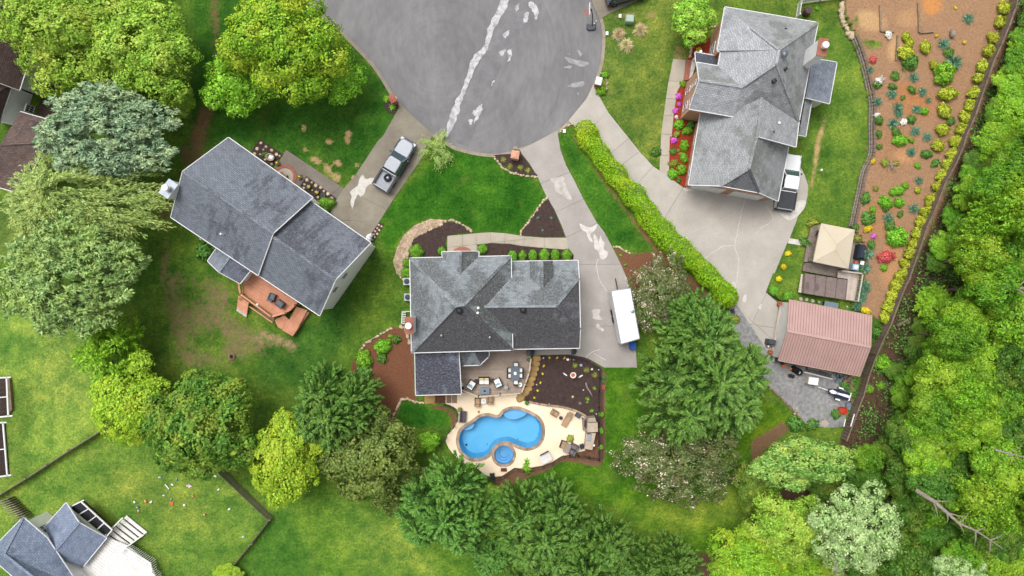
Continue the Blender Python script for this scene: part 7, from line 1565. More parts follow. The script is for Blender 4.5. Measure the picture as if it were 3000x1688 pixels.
def stone_row(name, label, pts, s0, s1, mat='edge_stone', h=.12, jit=2, cat='edging'):
    p = [W(*q) for q in pts]; root = thing(name, label, cat, tuple(p[len(p) // 2])); d0 = 0
    for a_, b_ in zip(p, p[1:]):
        L = (b_ - a_).length; t = 0
        while t < L:
            s_ = random.uniform(s0, s1); c = a_.lerp(b_, min((t + s_ / 2) / L, 1)); an = math.atan2((b_ - a_).y, (b_ - a_).x) + random.uniform(-.3, .3); MB().rock((c.x + random.uniform(-.05, .05), c.y + random.uniform(-.05, .05), h * .35), (s_ * .5, s_ * random.uniform(.28, .42), h), n=8, k=4, rz=an).build('stone', mat, root); t += s_ * .95
stone_row('stone_edging', 'tan stone edging above the dark mulch of the centre house', A((1, 1), (1770, 800), (1850, 790), (1940, 825), (2040, 900)), .25, .45)
stone_row('stone_edging', 'tan stone edging under the sandstone mailbox bed', A((1, 1), (2240, 180), (2270, 230), (2330, 300), (2430, 350), (2560, 378)) + A((2, 1), (240, 382)), .22, .4)
stone_row('stone_edging', 'tan stone edging left of the triangular dark bed', A((2, 1), (335, 565), (270, 640), (190, 760), (90, 890), (85, 925)), .22, .4)
stone_row('stone_edging', 'tan stone edging of the brown bed left of the sunroom', A((1, 2), (1290, 520), (1220, 555), (1150, 595), (1050, 650), (985, 720)), .22, .45)
stone_row('stone_edging', 'tan stone edging round the small pool lawn', A((1, 2), (1280, 1425), (1300, 1330), (1340, 1250), (1380, 1185), (1440, 1190), (1500, 1215), (1570, 1225)), .3, .5)
stone_row('stone_edging', 'brown stone edging between gravel yard and lower lawn', A(t32, (110, 1005), (160, 1060), (230, 1130), (300, 1200), (370, 1270), (430, 1330), (480, 1390)), .22, .42, 'brown_stone')
stone_row('stone_edging', 'stone edging of the red bed under the small yellow green tree', A(t20, (1920, 250), (1830, 270), (1760, 330), (1700, 380), (1690, 450), (1680, 540)), .3, .5, 'edge_stone', .16)
stone_row('stone_edging', 'short stone row above the brown bed by the centre driveway', A(t21, (950, 1045), (1010, 1045), (1060, 1080), (1110, 1105)), .25, .4)
stone_row('stone_pile', 'flat stones beside the centre house chimney', A((1, 2), (1350, 500), (1410, 520), (1430, 580), (1440, 640), (1450, 670)), .3, .5)
stone_row('stone_edging', 'pebble edging round the white topped brick mailbox', A(t20, (830, 690), (880, 730), (900, 790), (880, 870), (820, 900), (780, 820)), .15, .3)
stone_row('stone_edging', 'tan stones at the hedge end by the road', A(t20, (450, 1250), (500, 1190), (570, 1170)), .2, .35)
stone_row('stone_pile', 'pile of brown boulders at the lower shed corner', A(t32, (860, 970), (900, 1010), (870, 1030), (940, 975), (930, 1060), (945, 1090), (920, 1180), (945, 1210)), .4, .7, 'brown_stone', .3, cat='boulders')
st_ = thing('boulder_steps', 'row of golden boulder slabs descending beside the grey deck', 'boulders', tuple(W(1560, 1100)))
for x, y, w_, h_, r_ in ((985, 180, 100, 62, -4), (975, 232, 92, 60, 6), (962, 288, 96, 60, -2), (950, 345, 90, 62, -8), (935, 400, 90, 56, -15), (915, 450, 92, 60, -20), (895, 505, 95, 58, -24), (868, 548, 90, 56, -28), (815, 600, 100, 72, -25)):
    c = W(*A1(Z2, x, y)); MB().rock((c.x, c.y, .14 + .06 * (600 - y) / 100), (w_ * .5 / 3.622 * S * 1.06, h_ * .5 / 3.622 * S * 1.1, .16), n=12, k=5, rough=.07, rz=R(-r_)).build('slab', 'golden_stone', st_)
# stepping stones
def flags(name, label, L, t, mat='edge_stone', z=.06, cat='flagstones'):
    root = thing(name, label, cat, tuple(W(*A1(t, *L[0][:2]))))
    for x, y, s_ in L:
        c = W(*A1(t, x, y)); n = random.randint(5, 7); rn_ = random.uniform(0, 6); MB().prism([(c.x + s_ * random.uniform(.75, 1.1) * math.cos(rn_ + 6.283 * i / n), c.y + s_ * random.uniform(.75, 1.1) * math.sin(rn_ + 6.283 * i / n)) for i in range(n)], z - .03, z + .03, shrink=.012).build('flagstone', mat, root)
flags('flagstones', 'tan flagstones in the dark bed at the left house, upper bed', [(1005, 130, .17), (1055, 165, .18), (970, 185, .2), (1030, 195, .14), (1110, 200, .2), (945, 232, .18), (998, 240, .12), (1155, 240, .22), (1185, 255, .14), (1110, 330, .16), (1045, 290, .13)], Z3, z=.09)
flags('flagstones', 'tan flagstones in the dark bed at the left house, lower bed', [(1450, 485, .22), (1495, 510, .15), (1532, 540, .22), (1425, 530, .15), (1580, 560, .2), (1612, 595, .17), (1650, 620, .22), (1690, 665, .22), (1420, 562, .14), (1555, 650, .2), (1500, 585, .12)], Z3, z=.09)
flags('flagstones', 'tan flagstones beside the left garage corner', [(1160, 835, .13), (1185, 850, .14), (1145, 865, .13), (1165, 885, .15), (1125, 895, .14), (1145, 920, .15), (1110, 925, .12), (1120, 950, .13), (1100, 975, .12)], (750, 400, 3.22), z=.07)
flags('flagstones', 'square pale pavers at the lower end of the gravel yard', [(432, 1278, .2), (413, 1322, .2), (442, 1338, .17)], t32, z=.05); flags('flagstones', 'rectangular pavers between swim spa and shed', [(470, 245, .24), (525, 250, .22), (582, 262, .22), (640, 275, .18), (905, 318, .14)], t32, 'walk_stone', .05)
flags('paver', 'cracked pale paving slab at the bottom of the gravel yard', [(692, 1415, .5)], t32, 'walk_stone', .05, 'paver')

# ------------------------------------------------------------------ furniture and garden things
def local(name, label, cat, t, x, y, rz=0, z=.05, group=None):
    c = W(*A1(t, x, y), z); return thing(name, label, cat, (c.x, c.y, z), R(rz), group)
def P(root, nm, mt, mb, p=None): return mb.build(nm, mt, p or root, world=False)
def armchair(t, x, y, rz, label, z, frame='wicker_dark', cush='cushion_white', pil=None, w_=.8, group=None):
    r_ = local('armchair', label, 'chair', t, x, y, rz, z, group); P(r_, 'base', frame, MB().box((0, 0, .17), (w_, .78, .3))); P(r_, 'backrest', frame, MB().box((0, .37, .5), (w_, .1, .5), roll=-.12))
    for s_ in (-1, 1): P(r_, 'arm', frame, MB().box((s_ * (w_ / 2 - .04), 0, .42), (.09, .74, .3)))
    P(r_, 'seat_cushion', cush, MB().prism([(-w_ / 2 + .07, -.36), (w_ / 2 - .07, -.36), (w_ / 2 - .07, .3), (-w_ / 2 + .07, .3)], .32, .46, shrink=.03)); P(r_, 'back_cushion', cush, MB().box((0, .29, .6), (w_ - .16, .14, .42), roll=-.2))
    if pil: P(r_, 'pillow', pil, MB().box((0.05, .16, .56), (.38, .14, .34), rz=.2, roll=-.5))
    return r_
armchair(Z2, 297, 455, 145, 'white cushioned armchair left of the loveseat', mz, pil='cushion_blue'); armchair(Z2, 573, 432, 205, 'white cushioned armchair right of the loveseat', mz, pil='cushion_blue')
r_ = local('loveseat', 'white two seat sofa with yellow pillows on the grey deck', 'sofa', Z2, 430, 415, 0, mz); P(r_, 'base', 'wicker_dark', MB().box((0, 0, .17), (1.15, .75, .3))); P(r_, 'backrest', 'wicker_dark', MB().box((0, .36, .5), (1.15, .1, .5)))
for s_ in (-1, 1): P(r_, 'arm', 'wicker_dark', MB().box((s_ * .55, 0, .4), (.08, .72, .28))); P(r_, 'seat_cushion', 'cushion_white', MB().prism([(s_ * .26 - .25, -.36), (s_ * .26 + .25, -.36), (s_ * .26 + .25, .3), (s_ * .26 - .25, .3)], .32, .46, shrink=.03)); P(r_, 'pillow', 'cushion_yellow', MB().box((s_ * .27, .2, .58), (.42, .16, .34), roll=-.4))
for x, y, lb in ((348, 416, 'round dark side table left of the loveseat'), (520, 411, 'round dark side table right of the loveseat')): r_ = local('side_table', lb, 'table', Z2, x, y, 0, mz); P(r_, 'table_top', 'wicker_dark', MB().lathe([(.22, .42), (.23, .45), (.02, .46)], n=18)); P(r_, 'pedestal', 'wicker_dark', MB().lathe([(.16, 0), (.2, .42)], n=16))
r_ = local('fire_table', 'blue grey rectangular fire table before the loveseat', 'table', Z2, 437, 520, 0, mz); P(r_, 'body', 'blue_grey', MB().box((0, 0, .25), (.9, .58, .5))); P(r_, 'table_top', 'blue_grey', MB().prism([(-.5, -.34), (.5, -.34), (.5, .34), (-.5, .34)], .5, .57, shrink=.02)); P(r_, 'burner', 'black_plastic', MB().lathe([(.12, .57), (.1, .6), (.01, .61)], n=14))
r_ = local('dining_table', 'grey slatted dining table with white centre square on the grey deck', 'table', Z2, 757, 332, 0, mz)
for i in range(7): P(r_, 'slat', 'slate_top', MB().box((-.39 + .13 * i, 0, .74), (.118, 1.5, .04)))
for sx in (-1, 1):
    for sy in (-1, 1): P(r_, 'leg', 'slate_top', MB().box((sx * .36, sy * .65, .36), (.07, .07, .72)))
P(r_, 'napkin', 'cushion_white', MB().box((0, 0, .765), (.27, .3, .012)))
def dchair(x, y, rz, label):
    r_ = local('dining_chair', label, 'chair', Z2, x, y, rz, mz, 'chairs round the grey dining table'); P(r_, 'seat', 'wicker_dark', MB().box((0, 0, .42), (.5, .5, .06))); P(r_, 'cushion', 'cushion_white', MB().prism([(-.22, -.22), (.22, -.22), (.22, .2), (-.22, .2)], .45, .52, shrink=.02)); P(r_, 'backrest', 'wicker_dark', MB().box((0, .27, .68), (.5, .06, .5), roll=-.15))
    for sx in (-1, 1):
        P(r_, 'arm', 'wicker_dark', MB().box((sx * .25, 0, .62), (.05, .48, .04)))
        for sy in (-1, 1): P(r_, 'leg', 'wicker_dark', MB().box((sx * .22, sy * .22, .2), (.05, .05, .4)))
for x, y, rz, lb in ((765, 242, 0, 'dining chair at the top end of the grey table'), (765, 430, 180, 'dining chair at the bottom end of the grey table'), (703, 302, 90, 'upper dining chair on the left side of the grey table'), (703, 360, 90, 'lower dining chair on the left side of the grey table'), (813, 302, -90, 'upper dining chair on the right side of the grey table'), (813, 358, -90, 'lower dining chair on the right side of the grey table')): dchair(x, y, rz, lb)
r_ = local('folding_stand', 'crossed leg brown stand on the grey deck', 'stand', Z2, 660, 480, 20, mz)
for a_ in range(4): P(r_, 'leg', 'wicker_brown', MB().beam((.42 * math.cos(a_ * 1.57 + .7), .42 * math.sin(a_ * 1.57 + .7), .02), (-.05 * math.cos(a_ * 1.57), 0, .8), .05, .05))
P(r_, 'bowl', 'grey_metal', MB().lathe([(.05, .74), (.2, .82), (.22, .88)], n=14))
def pot(t, x, y, r_, label, mat, z=.05, key=None, h=.4, rim=.03):
    q_ = local('planter', label, 'planter', t, x, y, 0, z); P(q_, 'pot', mat, MB().lathe([(r_ * .7, 0), (r_, h), (r_ - rim, h), (r_ - rim, h - .06)], n=18)); P(q_, 'soil', 'soil_pot', MB().lathe([(r_ - rim - .005, h - .08), (.01, h - .05)], n=16))
    if key: o = bpy.data.objects.new('foliage', PM[key]); COL.objects.link(o); o.parent = q_; o.location = (0, 0, h); o.scale = (r_ * .95,) * 3
pot(Z2, 808, 457, .24, 'white round planter at the deck rail', 'white_paint', mz); pot(Z2, 190, 455, .2, 'white rimmed planter beside the sunroom', 'white_paint', mz); pot(Z2, 205, 492, .12, 'dark purple pot beside the sunroom', 'black_plastic', mz); pot(Z2, 897, 190, .16, 'dark pot at the top end of the deck rail', 'black_plastic', mz, 'low')
pot(Z2, 175, 718, .22, 'brown planter with olive plant at the left deck corner', 'barrel_brown', .05, 'olive'); pot(Z2, 880, 648, .2, 'dark planter at the foot of the boulder steps', 'barrel_brown', .05, 'low'); pot(Z2, 1690, 485, .2, 'terracotta rimmed pot outside the iron fence', 'terracotta', .0); pot(Z2, 1690, 380, .2, 'dark pot outside the iron fence, upper', 'black_plastic', 0, 'low'); pot(Z2, 1688, 418, .16, 'grey pot outside the iron fence, below the upper pot', 'grey_plastic', 0, 'low')
for x, y, rz, lb in ((360, 638, 180, 'brown patio chair below the grey deck, left of the mosaic table'), (495, 613, 180, 'brown patio chair below the grey deck, right of the mosaic table'), (1175, 757, 60, 'brown patio chair right of the pool')): armchair(Z2, x, y, rz, lb, .05, 'wicker_brown', M('cushion_tan', '#b79c7c', '#a58a6a', 3, .9) and 'cushion_tan', None, .6)
armchair(Z2, 1265, 1090, -20, 'dark wire chair left of the poolside table', .05, 'wicker_dark', 'cushion_tan', None, .6)
r_ = local('patio_table', 'small pale mosaic table between the brown patio chairs', 'table', Z2, 425, 627, 0, .05); P(r_, 'table_top', 'cushion_white', MB().box((0, 0, .5), (.5, .5, .03))); P(r_, 'leg', 'wicker_brown', MB().box((0, 0, .25), (.08, .08, .5)))
for s_ in (-1, 1): P(r_, 'inlay', 'grey_metal', MB().box((0, 0, .52), (.5, .04, .012), rz=s_ * .7))
r_ = local('wicker_bench', 'dark wicker seat at the left of the pool', 'bench', Z2, 208, 795, 87, .05); P(r_, 'seat', M('wicker_grey', '#5d5b60', '#4c4a4f', 8, .8, fine=.15) and 'wicker_grey', MB().box((0, -.05, .25), (1.1, .55, .4))); P(r_, 'backrest', 'wicker_grey', MB().box((0, .28, .5), (1.1, .12, .7))); [P(r_, 'arm', 'wicker_grey', MB().box((s_ * .53, 0, .4), (.08, .6, .3))) for s_ in (-1, 1)]
def lounger(t, x, y, rz, label, mat, slats='cushion_tan'):
    r_ = local('sun_lounger', label, 'lounger', t, x, y, rz, .05); P(r_, 'frame', mat, MB().box((0, -.1, .28), (.62, 1.5, .06))); P(r_, 'cushion', slats, MB().box((0, -.28, .34), (.56, 1.1, .06))); P(r_, 'backrest', slats, MB().box((0, .55, .5), (.56, .7, .06), roll=.5))
    for sx in (-1, 1):
        P(r_, 'arm', mat, MB().box((sx * .3, .25, .48), (.05, .4, .05)))
        for sy in (-.75, .5): P(r_, 'leg', mat, MB().box((sx * .27, sy, .14), (.05, .05, .28)))
lounger(Z2, 1310, 822, -28, 'brown sun lounger right of the pool', 'wicker_brown')
r_ = local('side_table', 'small wire side table with dried plant beside the lounger', 'table', Z2, 1240, 806, 0, .05); P(r_, 'table_top', 'black_iron', MB().lathe([(.2, .4), (.2, .43), (.01, .435)], n=14)); P(r_, 'pedestal', 'black_iron', MB().lathe([(.05, 0), (.04, .4)], n=8))
r_ = local('ottoman', 'dark square ottoman under the stone edging', 'ottoman', Z2, 1423, 783, -32, .05); P(r_, 'body', 'wicker_grey', MB().box((0, 0, .2), (.55, .45, .4))); P(r_, 'cushion', 'grey_plastic', MB().prism([(-.27, -.22), (.27, -.22), (.27, .22), (-.27, .22)], .4, .48, shrink=.02))
r_ = local('ottoman', 'dark cushion seat left of the grill counter', 'ottoman', Z2, 1465, 1110, 20, .05); P(r_, 'body', 'wicker_grey', MB().box((0, 0, .2), (.45, .45, .4))); P(r_, 'cushion', 'black_plastic', MB().prism([(-.22, -.22), (.22, -.22), (.22, .22), (-.22, .22)], .4, .46, shrink=.02))
r_ = local('patio_table', 'grey brown table beside the two dark poolside chairs', 'table', Z2, 1305, 1122, -22, .05); P(r_, 'table_top', 'deck_old', MB().box((0, 0, .7), (.62, .95, .05))); [P(r_, 'leg', 'deck_old', MB().box((sx * .25, sy * .4, .34), (.06, .06, .68))) for sx in (-1, 1) for sy in (-1, 1)]
for x, y, lb in ((1382, 1115, 'upper grey padded chair by the poolside table'), (1352, 1163, 'lower grey padded chair by the poolside table')): armchair(Z2, x, y, -115, lb, .05, 'wicker_grey', M('cushion_mauve', '#7e7578', '#6e6568', 3, .9) and 'cushion_mauve', None, .6)
r_ = local('daybed', 'white slatted daybed at the lower right pool deck edge', 'daybed', Z2, 1080, 1228, 28, .05)
for i in range(6): P(r_, 'slat', 'deck_white', MB().box((0, -.42 + .17 * i, .4), (1.15, .155, .05)))
P(r_, 'headrest', 'wicker_grey', MB().box((.1, .52, .5), (1.0, .08, .3))); [P(r_, 'leg', 'deck_white', MB().box((sx * .5, sy * .4, .18), (.07, .07, .36))) for sx in (-1, 1) for sy in (-1, 1)]
# outdoor kitchen
ok_ = thing('outdoor_kitchen', 'stone outdoor kitchen with fireplace and grill right of the pool', 'kitchen', tuple(W(*A1(Z2, 1560, 970)))); M('stone_pale', '#c6b6a4', '#a89886', 1.6, .85, fine=.2, isl=.15, bmp=.4); M('stone_mix', '#a8978a', '#7d6d62', 1.6, .85, fine=.2, isl=.2, bmp=.4)
for q, z1_, mt, nm in ((A(Z2, (1530, 815), (1610, 808), (1622, 860), (1525, 862)), 1.3, 'stone_pale', 'chimney_block'), (A(Z2, (1525, 862), (1635, 860), (1640, 965), (1520, 970)), 1.1, 'stone_pale', 'fireplace'), (A(Z2, (1468, 812), (1530, 840), (1520, 955), (1478, 950)), .45, 'stone_mix', 'hearth'), (A(Z2, (1510, 975), (1618, 972), (1580, 1158), (1492, 1145)), .92, 'stone_pale', 'counter')):
    MB().prism(W2(q, z1_), 0, z1_, shrink=.03).build(nm, mt, ok_)
MB().prism(W2(A(Z2, (1495, 835), (1515, 845), (1512, 935), (1490, 900)), .5), .4, .5).build('fire_opening', 'black_plastic', ok_); MB().prism(W2(A(Z2, (1515, 980), (1572, 982), (1562, 1065), (1505, 1060)), 1.1), .9, 1.12, shrink=.06).build('grill', 'chrome', ok_); MB().prism(W2(A(Z2, (1590, 1095), (1605, 1098), (1602, 1118), (1587, 1116)), 1.0), .9, 1.0).build('tray', 'white_paint', ok_)
r_ = local('patio_chair', 'dark folding chair at the bottom of the pool deck', 'chair', Z2, 515, 1415, 5, .05); P(r_, 'seat', 'black_plastic', MB().box((0, 0, .3), (.5, .45, .05))); P(r_, 'backrest', 'black_plastic', MB().box((0, -.28, .55), (.5, .06, .5), roll=.2)); [P(r_, 'leg', 'black_plastic', MB().box((sx * .22, sy * .2, .14), (.04, .04, .28))) for sx in (-1, 1) for sy in (-1, 1)]
r_ = local('wood_step', 'reddish brown wooden step below the spa', 'step', Z2, 637, 1360, 0, .05); [P(r_, 'slat', M('mahogany', '#7a4034', '#632f26', 4, .7, fine=.2, isl=.1) and 'mahogany', MB().box((0, -.12 + .12 * i, .2), (.62, .1, .05))) for i in range(3)]; P(r_, 'base', 'mahogany', MB().box((0, 0, .09), (.56, .3, .17)))
r_ = local('paver_tile', 'small brown tile on the deck above the pool', 'tile', Z2, 372, 750, 40, .05); P(r_, 'tile', 'golden_stone', MB().prism([(-.13, -.13), (.13, -.13), (.13, .13), (-.13, .13)], 0, .04, shrink=.01)); P(r_, 'lid', 'terracotta', MB().lathe([(.06, .04), (.05, .06), (.01, .065)], n=10))
# bird bath and ornaments in the dark bed
r_ = local('bird_bath', 'round pale bird bath in the dark pool bed', 'bird bath', Z2, 1368, 352, 0, .16); P(r_, 'bowl', M('bath_pale', '#eee4da', '#e0d4c8', 4, .7) and 'bath_pale', MB().lathe([(.1, .5), (.3, .62), (.32, .66), (.27, .66), (.2, .6)], n=22)); P(r_, 'water', 'terracotta', MB().lathe([(.19, .605), (.01, .61)], n=18)); P(r_, 'pedestal', 'bath_pale', MB().lathe([(.2, 0), (.1, .1), (.08, .5)], n=14))
for x, y, rz, lb in ((1290, 352, -35, 'white bird ornament left of the bird bath'), (1455, 368, 30, 'white bird ornament right of the bird bath')): r_ = local('bird_ornament', lb, 'ornament', Z2, x, y, rz, .16); P(r_, 'body', 'white_paint', MB().rock((0, 0, .14), (.2, .085, .12), rough=.03, seed=1)); P(r_, 'head', 'white_paint', MB().rock((.16, 0, .27), (.07, .05, .06), rough=.02, seed=2)); P(r_, 'tail', 'white_paint', MB().box((-.22, 0, .16), (.14, .07, .03)))
for x, y, s_, mt, lb in ((1315, 192, .13, 'white_paint', 'white square ornament at the top of the dark bed'), (1342, 192, .08, 'terracotta', 'small brown ball at the top of the dark bed'), (1377, 196, .1, M('teal_ball', '#5f9aa2', '#4c868e', 3, .3) and 'teal_ball', 'teal ball at the top of the dark bed'), (1456, 253, .17, M('glass_ball', '#a8bcc4', '#96aab2', 3, .2) and 'glass_ball', 'large pale gazing ball in the dark bed'), (1572, 296, .13, 'bath_pale', 'white ball near the iron fence'), (1644, 302, .08, 'bath_pale', 'small pale ball at the fence corner'), (1482, 517, .07, 'white_paint', 'small white ball below the bird bath'), (1368, 588, .14, 'edge_stone', 'pale stone in the dark bed'), (1057, 178, .09, 'bath_pale', 'pale ball at the upper left of the dark bed'), (985, 460, .08, 'bath_pale', 'pale ball beside the boulder steps'), (1620, 772, .07, 'bath_pale', 'pale ball at the lower right of the dark bed'), (1118, 665, .05, 'white_paint', 'tiny white lamp on the stone edging')):
    r_ = local('garden_ornament', lb, 'ornament', Z2, x, y, 0, .16); P(r_, 'ball' if 'stone' not in mt else 'stone', mt, MB().lathe([(s_ * .3, 0), (s_ * .8, s_ * .3), (s_, s_ * .8), (s_ * .8, s_ * 1.3), (s_ * .1, s_ * 1.6)], n=14) if 'square' not in lb else MB().box((0, 0, .1), (.24, .22, .18), rz=.3))
mb = MB().tube([tuple(W(*A1(Z2, *p), .3)) for p in ((1508, 440), (1520, 490), (1545, 525), (1565, 560), (1578, 585))], [.1, .09, .07, .05, .02], 7); one('driftwood', mb, 'grey_bark', 'grey driftwood log in the dark pool bed', 'driftwood')
mb = MB(); c = W(*A1(Z2, 1445, 658), .2)
for i in range(7): a_ = i * .9; mb.tube([(c.x, c.y, .18), (c.x + .25 * math.cos(a_), c.y + .25 * math.sin(a_), .3)], [.04, .012], 5)
one('root_piece', mb, 'grey_bark', 'grey root ornament near the stone edging', 'driftwood')
for x, y, lb in ((945, 110, 'half round black doormat at the deck side door'), (1392, 106, 'half round black doormat at the garage side door')):
    c = W(*A1(Z2, x - 18, y), mz if x < 1000 else .05); r_ = thing('doormat', lb, 'doormat', tuple(c), R(-90)); P(r_, 'mat', 'black_plastic', MB().lathe([(.38, .005), (.38, .03), (.01, .032)], n=16, half=True)); P(r_, 'threshold', 'grey_plastic', MB().box((0, -.1, .06), (.7, .2, .12)))
c = W(*A1(Z2, 897, 112), mz); r_ = thing('grill', 'dark grill cart against the centre house wall', 'grill', tuple(c)); P(r_, 'cart', 'black_plastic', MB().box((0, 0, .4), (.4, .6, .8))); P(r_, 'lid', 'grey_plastic', MB().box((0, 0, .88), (.36, .5, .16)))
for x, y, lb in ((128, 525, 'upper air conditioner at the left wall of the centre house'), (138, 690, 'lower air conditioner at the left wall of the centre house')):
    r_ = local('air_conditioner', lb, 'air conditioner', Z1, x, y, 0, 0); P(r_, 'casing', 'grey_metal', MB().box((0, 0, .42), (.75, .75, .84))); P(r_, 'fan_grille', 'black_plastic', MB().lathe([(.3, .84), (.3, .87), (.05, .88)], n=18))
wr = thing('slat_bench', 'white slatted rack left of the brick chimney', 'rack', tuple(W(*A1((1, 2), 1400, 420))))
for i in range(7): a_ = W(*A1((1, 2), 1378, 375 + i * 17), .5); MB().box((a_.x + .2, a_.y, .5), (.4, .08, .04)).build('slat', 'white_trim', wr)
MB().beam(W(*A1((1, 2), 1380, 362), .55), W(*A1((1, 2), 1372, 480), .55), .07, .07).build('rail', 'white_trim', wr); MB().beam(W(*A1((1, 2), 1380, 362), .55), W(*A1((1, 2), 1460, 362), .55), .07, .07).build('rail', 'white_trim', wr)
c = W(*A1((1, 2), 1690, 1190)); r_ = thing('stone_patio', 'brown stone patio strip below the sunroom', 'patio', tuple(c))
for i, q in enumerate((A((1, 2), (1590, 1150), (1690, 1150), (1690, 1230), (1590, 1235)), A((1, 2), (1690, 1150), (1790, 1150), (1790, 1230), (1690, 1230)), A((1, 2), (1795, 1148), (1845, 1148), (1845, 1228), (1795, 1228)), A((1, 2), (1848, 1148), (1898, 1148), (1898, 1228), (1848, 1228)))): MB().prism(W2(q), 0, .08, shrink=.015).build('slab', ('golden_stone', 'mulch_brown', 'brown_stone', 'brown_stone')[i], r_)

# ------------------------------------------------------------------ left house small things
for x, y, rz, lb in ((580, 828, 160, 'grey patio chair on the cedar deck, upper left'), (695, 918, 235, 'grey patio chair on the cedar deck, lower right')): armchair(Z4, x, y, rz, lb, lz, 'grey_plastic', M('cushion_slate', '#70757c', '#62676e', 3, .9) and 'cushion_slate', None, .66)
def boxplanter(x, y, lb): r_ = local('planter_box', lb, 'planter', Z3, x, y, 20, .03); P(r_, 'box', 'timber', MB().prism([(-.2, -.2), (.2, -.2), (.2, .2), (-.2, .2)], 0, .4)); P(r_, 'soil', 'soil_pot', MB().box((0, 0, .4), (.3, .3, .02))); P(r_, 'plant', 'leaf_sunny', MB().rock((0, 0, .45), (.1, .1, .08)))
boxplanter(1170, 327, 'square wooden planter left of the round brick patio'); boxplanter(1385, 460, 'square wooden planter right of the round brick patio')
c = W(*A1(Z3, 1235, 455)); bp_ = thing('brick_patio', 'round brick edged patio at the left house door', 'patio', tuple(c)); r1, r2 = 1.15, .9
MB().prism(circ(c, .9, 30), 0, .05).build('slab', 'walk_stone', bp_)
for i in range(44): a0, a1 = 2 * math.pi * i / 44, 2 * math.pi * (i + .92) / 44; MB().prism([(c.x + r_ * math.cos(a_), c.y + r_ * math.sin(a_)) for r_, a_ in ((.92, a0), (1.25, a0), (1.25, a1), (.92, a1))], 0, .09).build('brick', 'brick_red', bp_)
c = W(*A1(Z3, 1232, 440), .06); r_ = thing('door_bench', 'dark slatted bench on the round brick patio', 'bench', tuple(c), R(-33)); [P(r_, 'slat', 'timber', MB().box((0, -.12 + .1 * i, .4), (.8, .08, .03))) for i in range(3)]; [P(r_, 'leg', 'black_iron', MB().box((s_ * .34, 0, .2), (.05, .3, .4))) for s_ in (-1, 1)]
r_ = local('garden_chair', 'pale wicker chair with white cushion in the upper flagstone bed', 'chair', Z3, 1108, 275, -20, .08); P(r_, 'basket', M('wicker_pale', '#c9bda8', '#b3a68f', 8, .8, fine=.15) and 'wicker_pale', MB().lathe([(.3, .05), (.42, .35), (.46, .62), (.4, .62), (.36, .36), (.02, .33)], n=18, sx=1, sy=.8)); P(r_, 'cushion', 'cushion_white', MB().box((.05, .04, .45), (.42, .36, .1)))
plant('shrub', 'low', *A1(Z3, 1048, 245), 9, 'small dark plant beside the pale wicker chair', 'plant', z=.07)
for x, y, lb in ((1465, 552, 'black round planter in the lower flagstone bed, left'), (1543, 606, 'black round planter in the lower flagstone bed, middle'), (1605, 638, 'grey round planter in the lower flagstone bed, right')): pot(Z3, x, y, .3, lb, 'black_plastic', .07, None, .3); t_ = COL.objects[-1] if False else None
for x, y, i in ((1465, 552, 0), (1543, 606, 1)): plant('pansy', 'sunny', *A1(Z3, x, y), 4, f"small yellow flower in the {('left', 'middle')[i]} black planter", 'flower', z=.36)
c = W(*A1(Z3, 2055, 1045)); r_ = thing('white_ornament', 'white rounded bush ornament at the left garage corner', 'ornament', tuple(c)); [P(r_, 'lobe', 'white_paint', MB().rock((x, y, .5), (s_, s_, .45), rough=.12, seed=i)) for i, (x, y, s_) in enumerate(((0, 0, .32), (.15, .2, .25), (-.1, -.15, .25)))]
c = W(680, 1045); r_ = thing('fire_pit', 'round brick fire pit ring on the left back lawn', 'fire pit', tuple(c)); 
for i in range(12): a_ = i * math.pi / 6; P(r_, 'stone', 'brown_stone', MB().box((.28 * math.cos(a_), .28 * math.sin(a_), .1), (.13, .12, .2), rz=a_))
P(r_, 'ash', 'soil_pot', MB().lathe([(.22, .05), (.01, .06)], n=12))

# ------------------------------------------------------------------ right hand yard things
r_ = local('grill', 'covered black grill beside the gazebo', 'grill', Z7, 918, 313, -100, .45); P(r_, 'cover', M('cover_black', '#2f3844', '#262e38', 3, .7) and 'cover_black', MB().loft([[(-.75, -.36, 0), (.75, -.36, 0), (.75, .36, 0), (-.75, .36, 0)], [(-.75, -.36, .9), (.75, -.36, .9), (.75, .36, .9), (-.75, .36, .9)], [(-.6, -.2, 1.15), (.6, -.2, 1.15), (.6, .2, 1.15), (-.6, .2, 1.15)]])); P(r_, 'badge', 'white_paint', MB().box((-.1, .22, 1.13), (.1, .04, .05)))
r_ = local('sink_counter', 'pale counter with basin at the gazebo deck corner', 'counter', Z7, 865, 452, -10, .45); P(r_, 'counter', 'cushion_blue', MB().box((0, 0, .45), (.65, .6, .9))); P(r_, 'basin', 'white_paint', MB().lathe([(.2, .9), (.22, .97), (.16, .97), (.12, .92)], n=14))
r_ = local('fire_pot', 'orange pot beside the covered grill', 'pot', Z7, 892, 407, 0, .45); P(r_, 'pot', 'terracotta', MB().lathe([(.12, 0), (.19, .4), (.15, .4)], n=14)); P(r_, 'filling', M('coral', '#e8806c', '#d86c58', 4, .8) and 'coral', MB().lathe([(.15, .36), (.01, .4)], n=12))  # filling is a plain coral colour
r_ = local('side_table', 'small white table at the edge of the hillside garden', 'table', Z7, 943, 412, -10, .3); P(r_, 'table_top', 'white_paint', MB().box((0, 0, .45), (.4, .4, .04))); [P(r_, 'leg', 'white_paint', MB().box((sx * .16, sy * .16, .22), (.04, .04, .44))) for sx in (-1, 1) for sy in (-1, 1)]
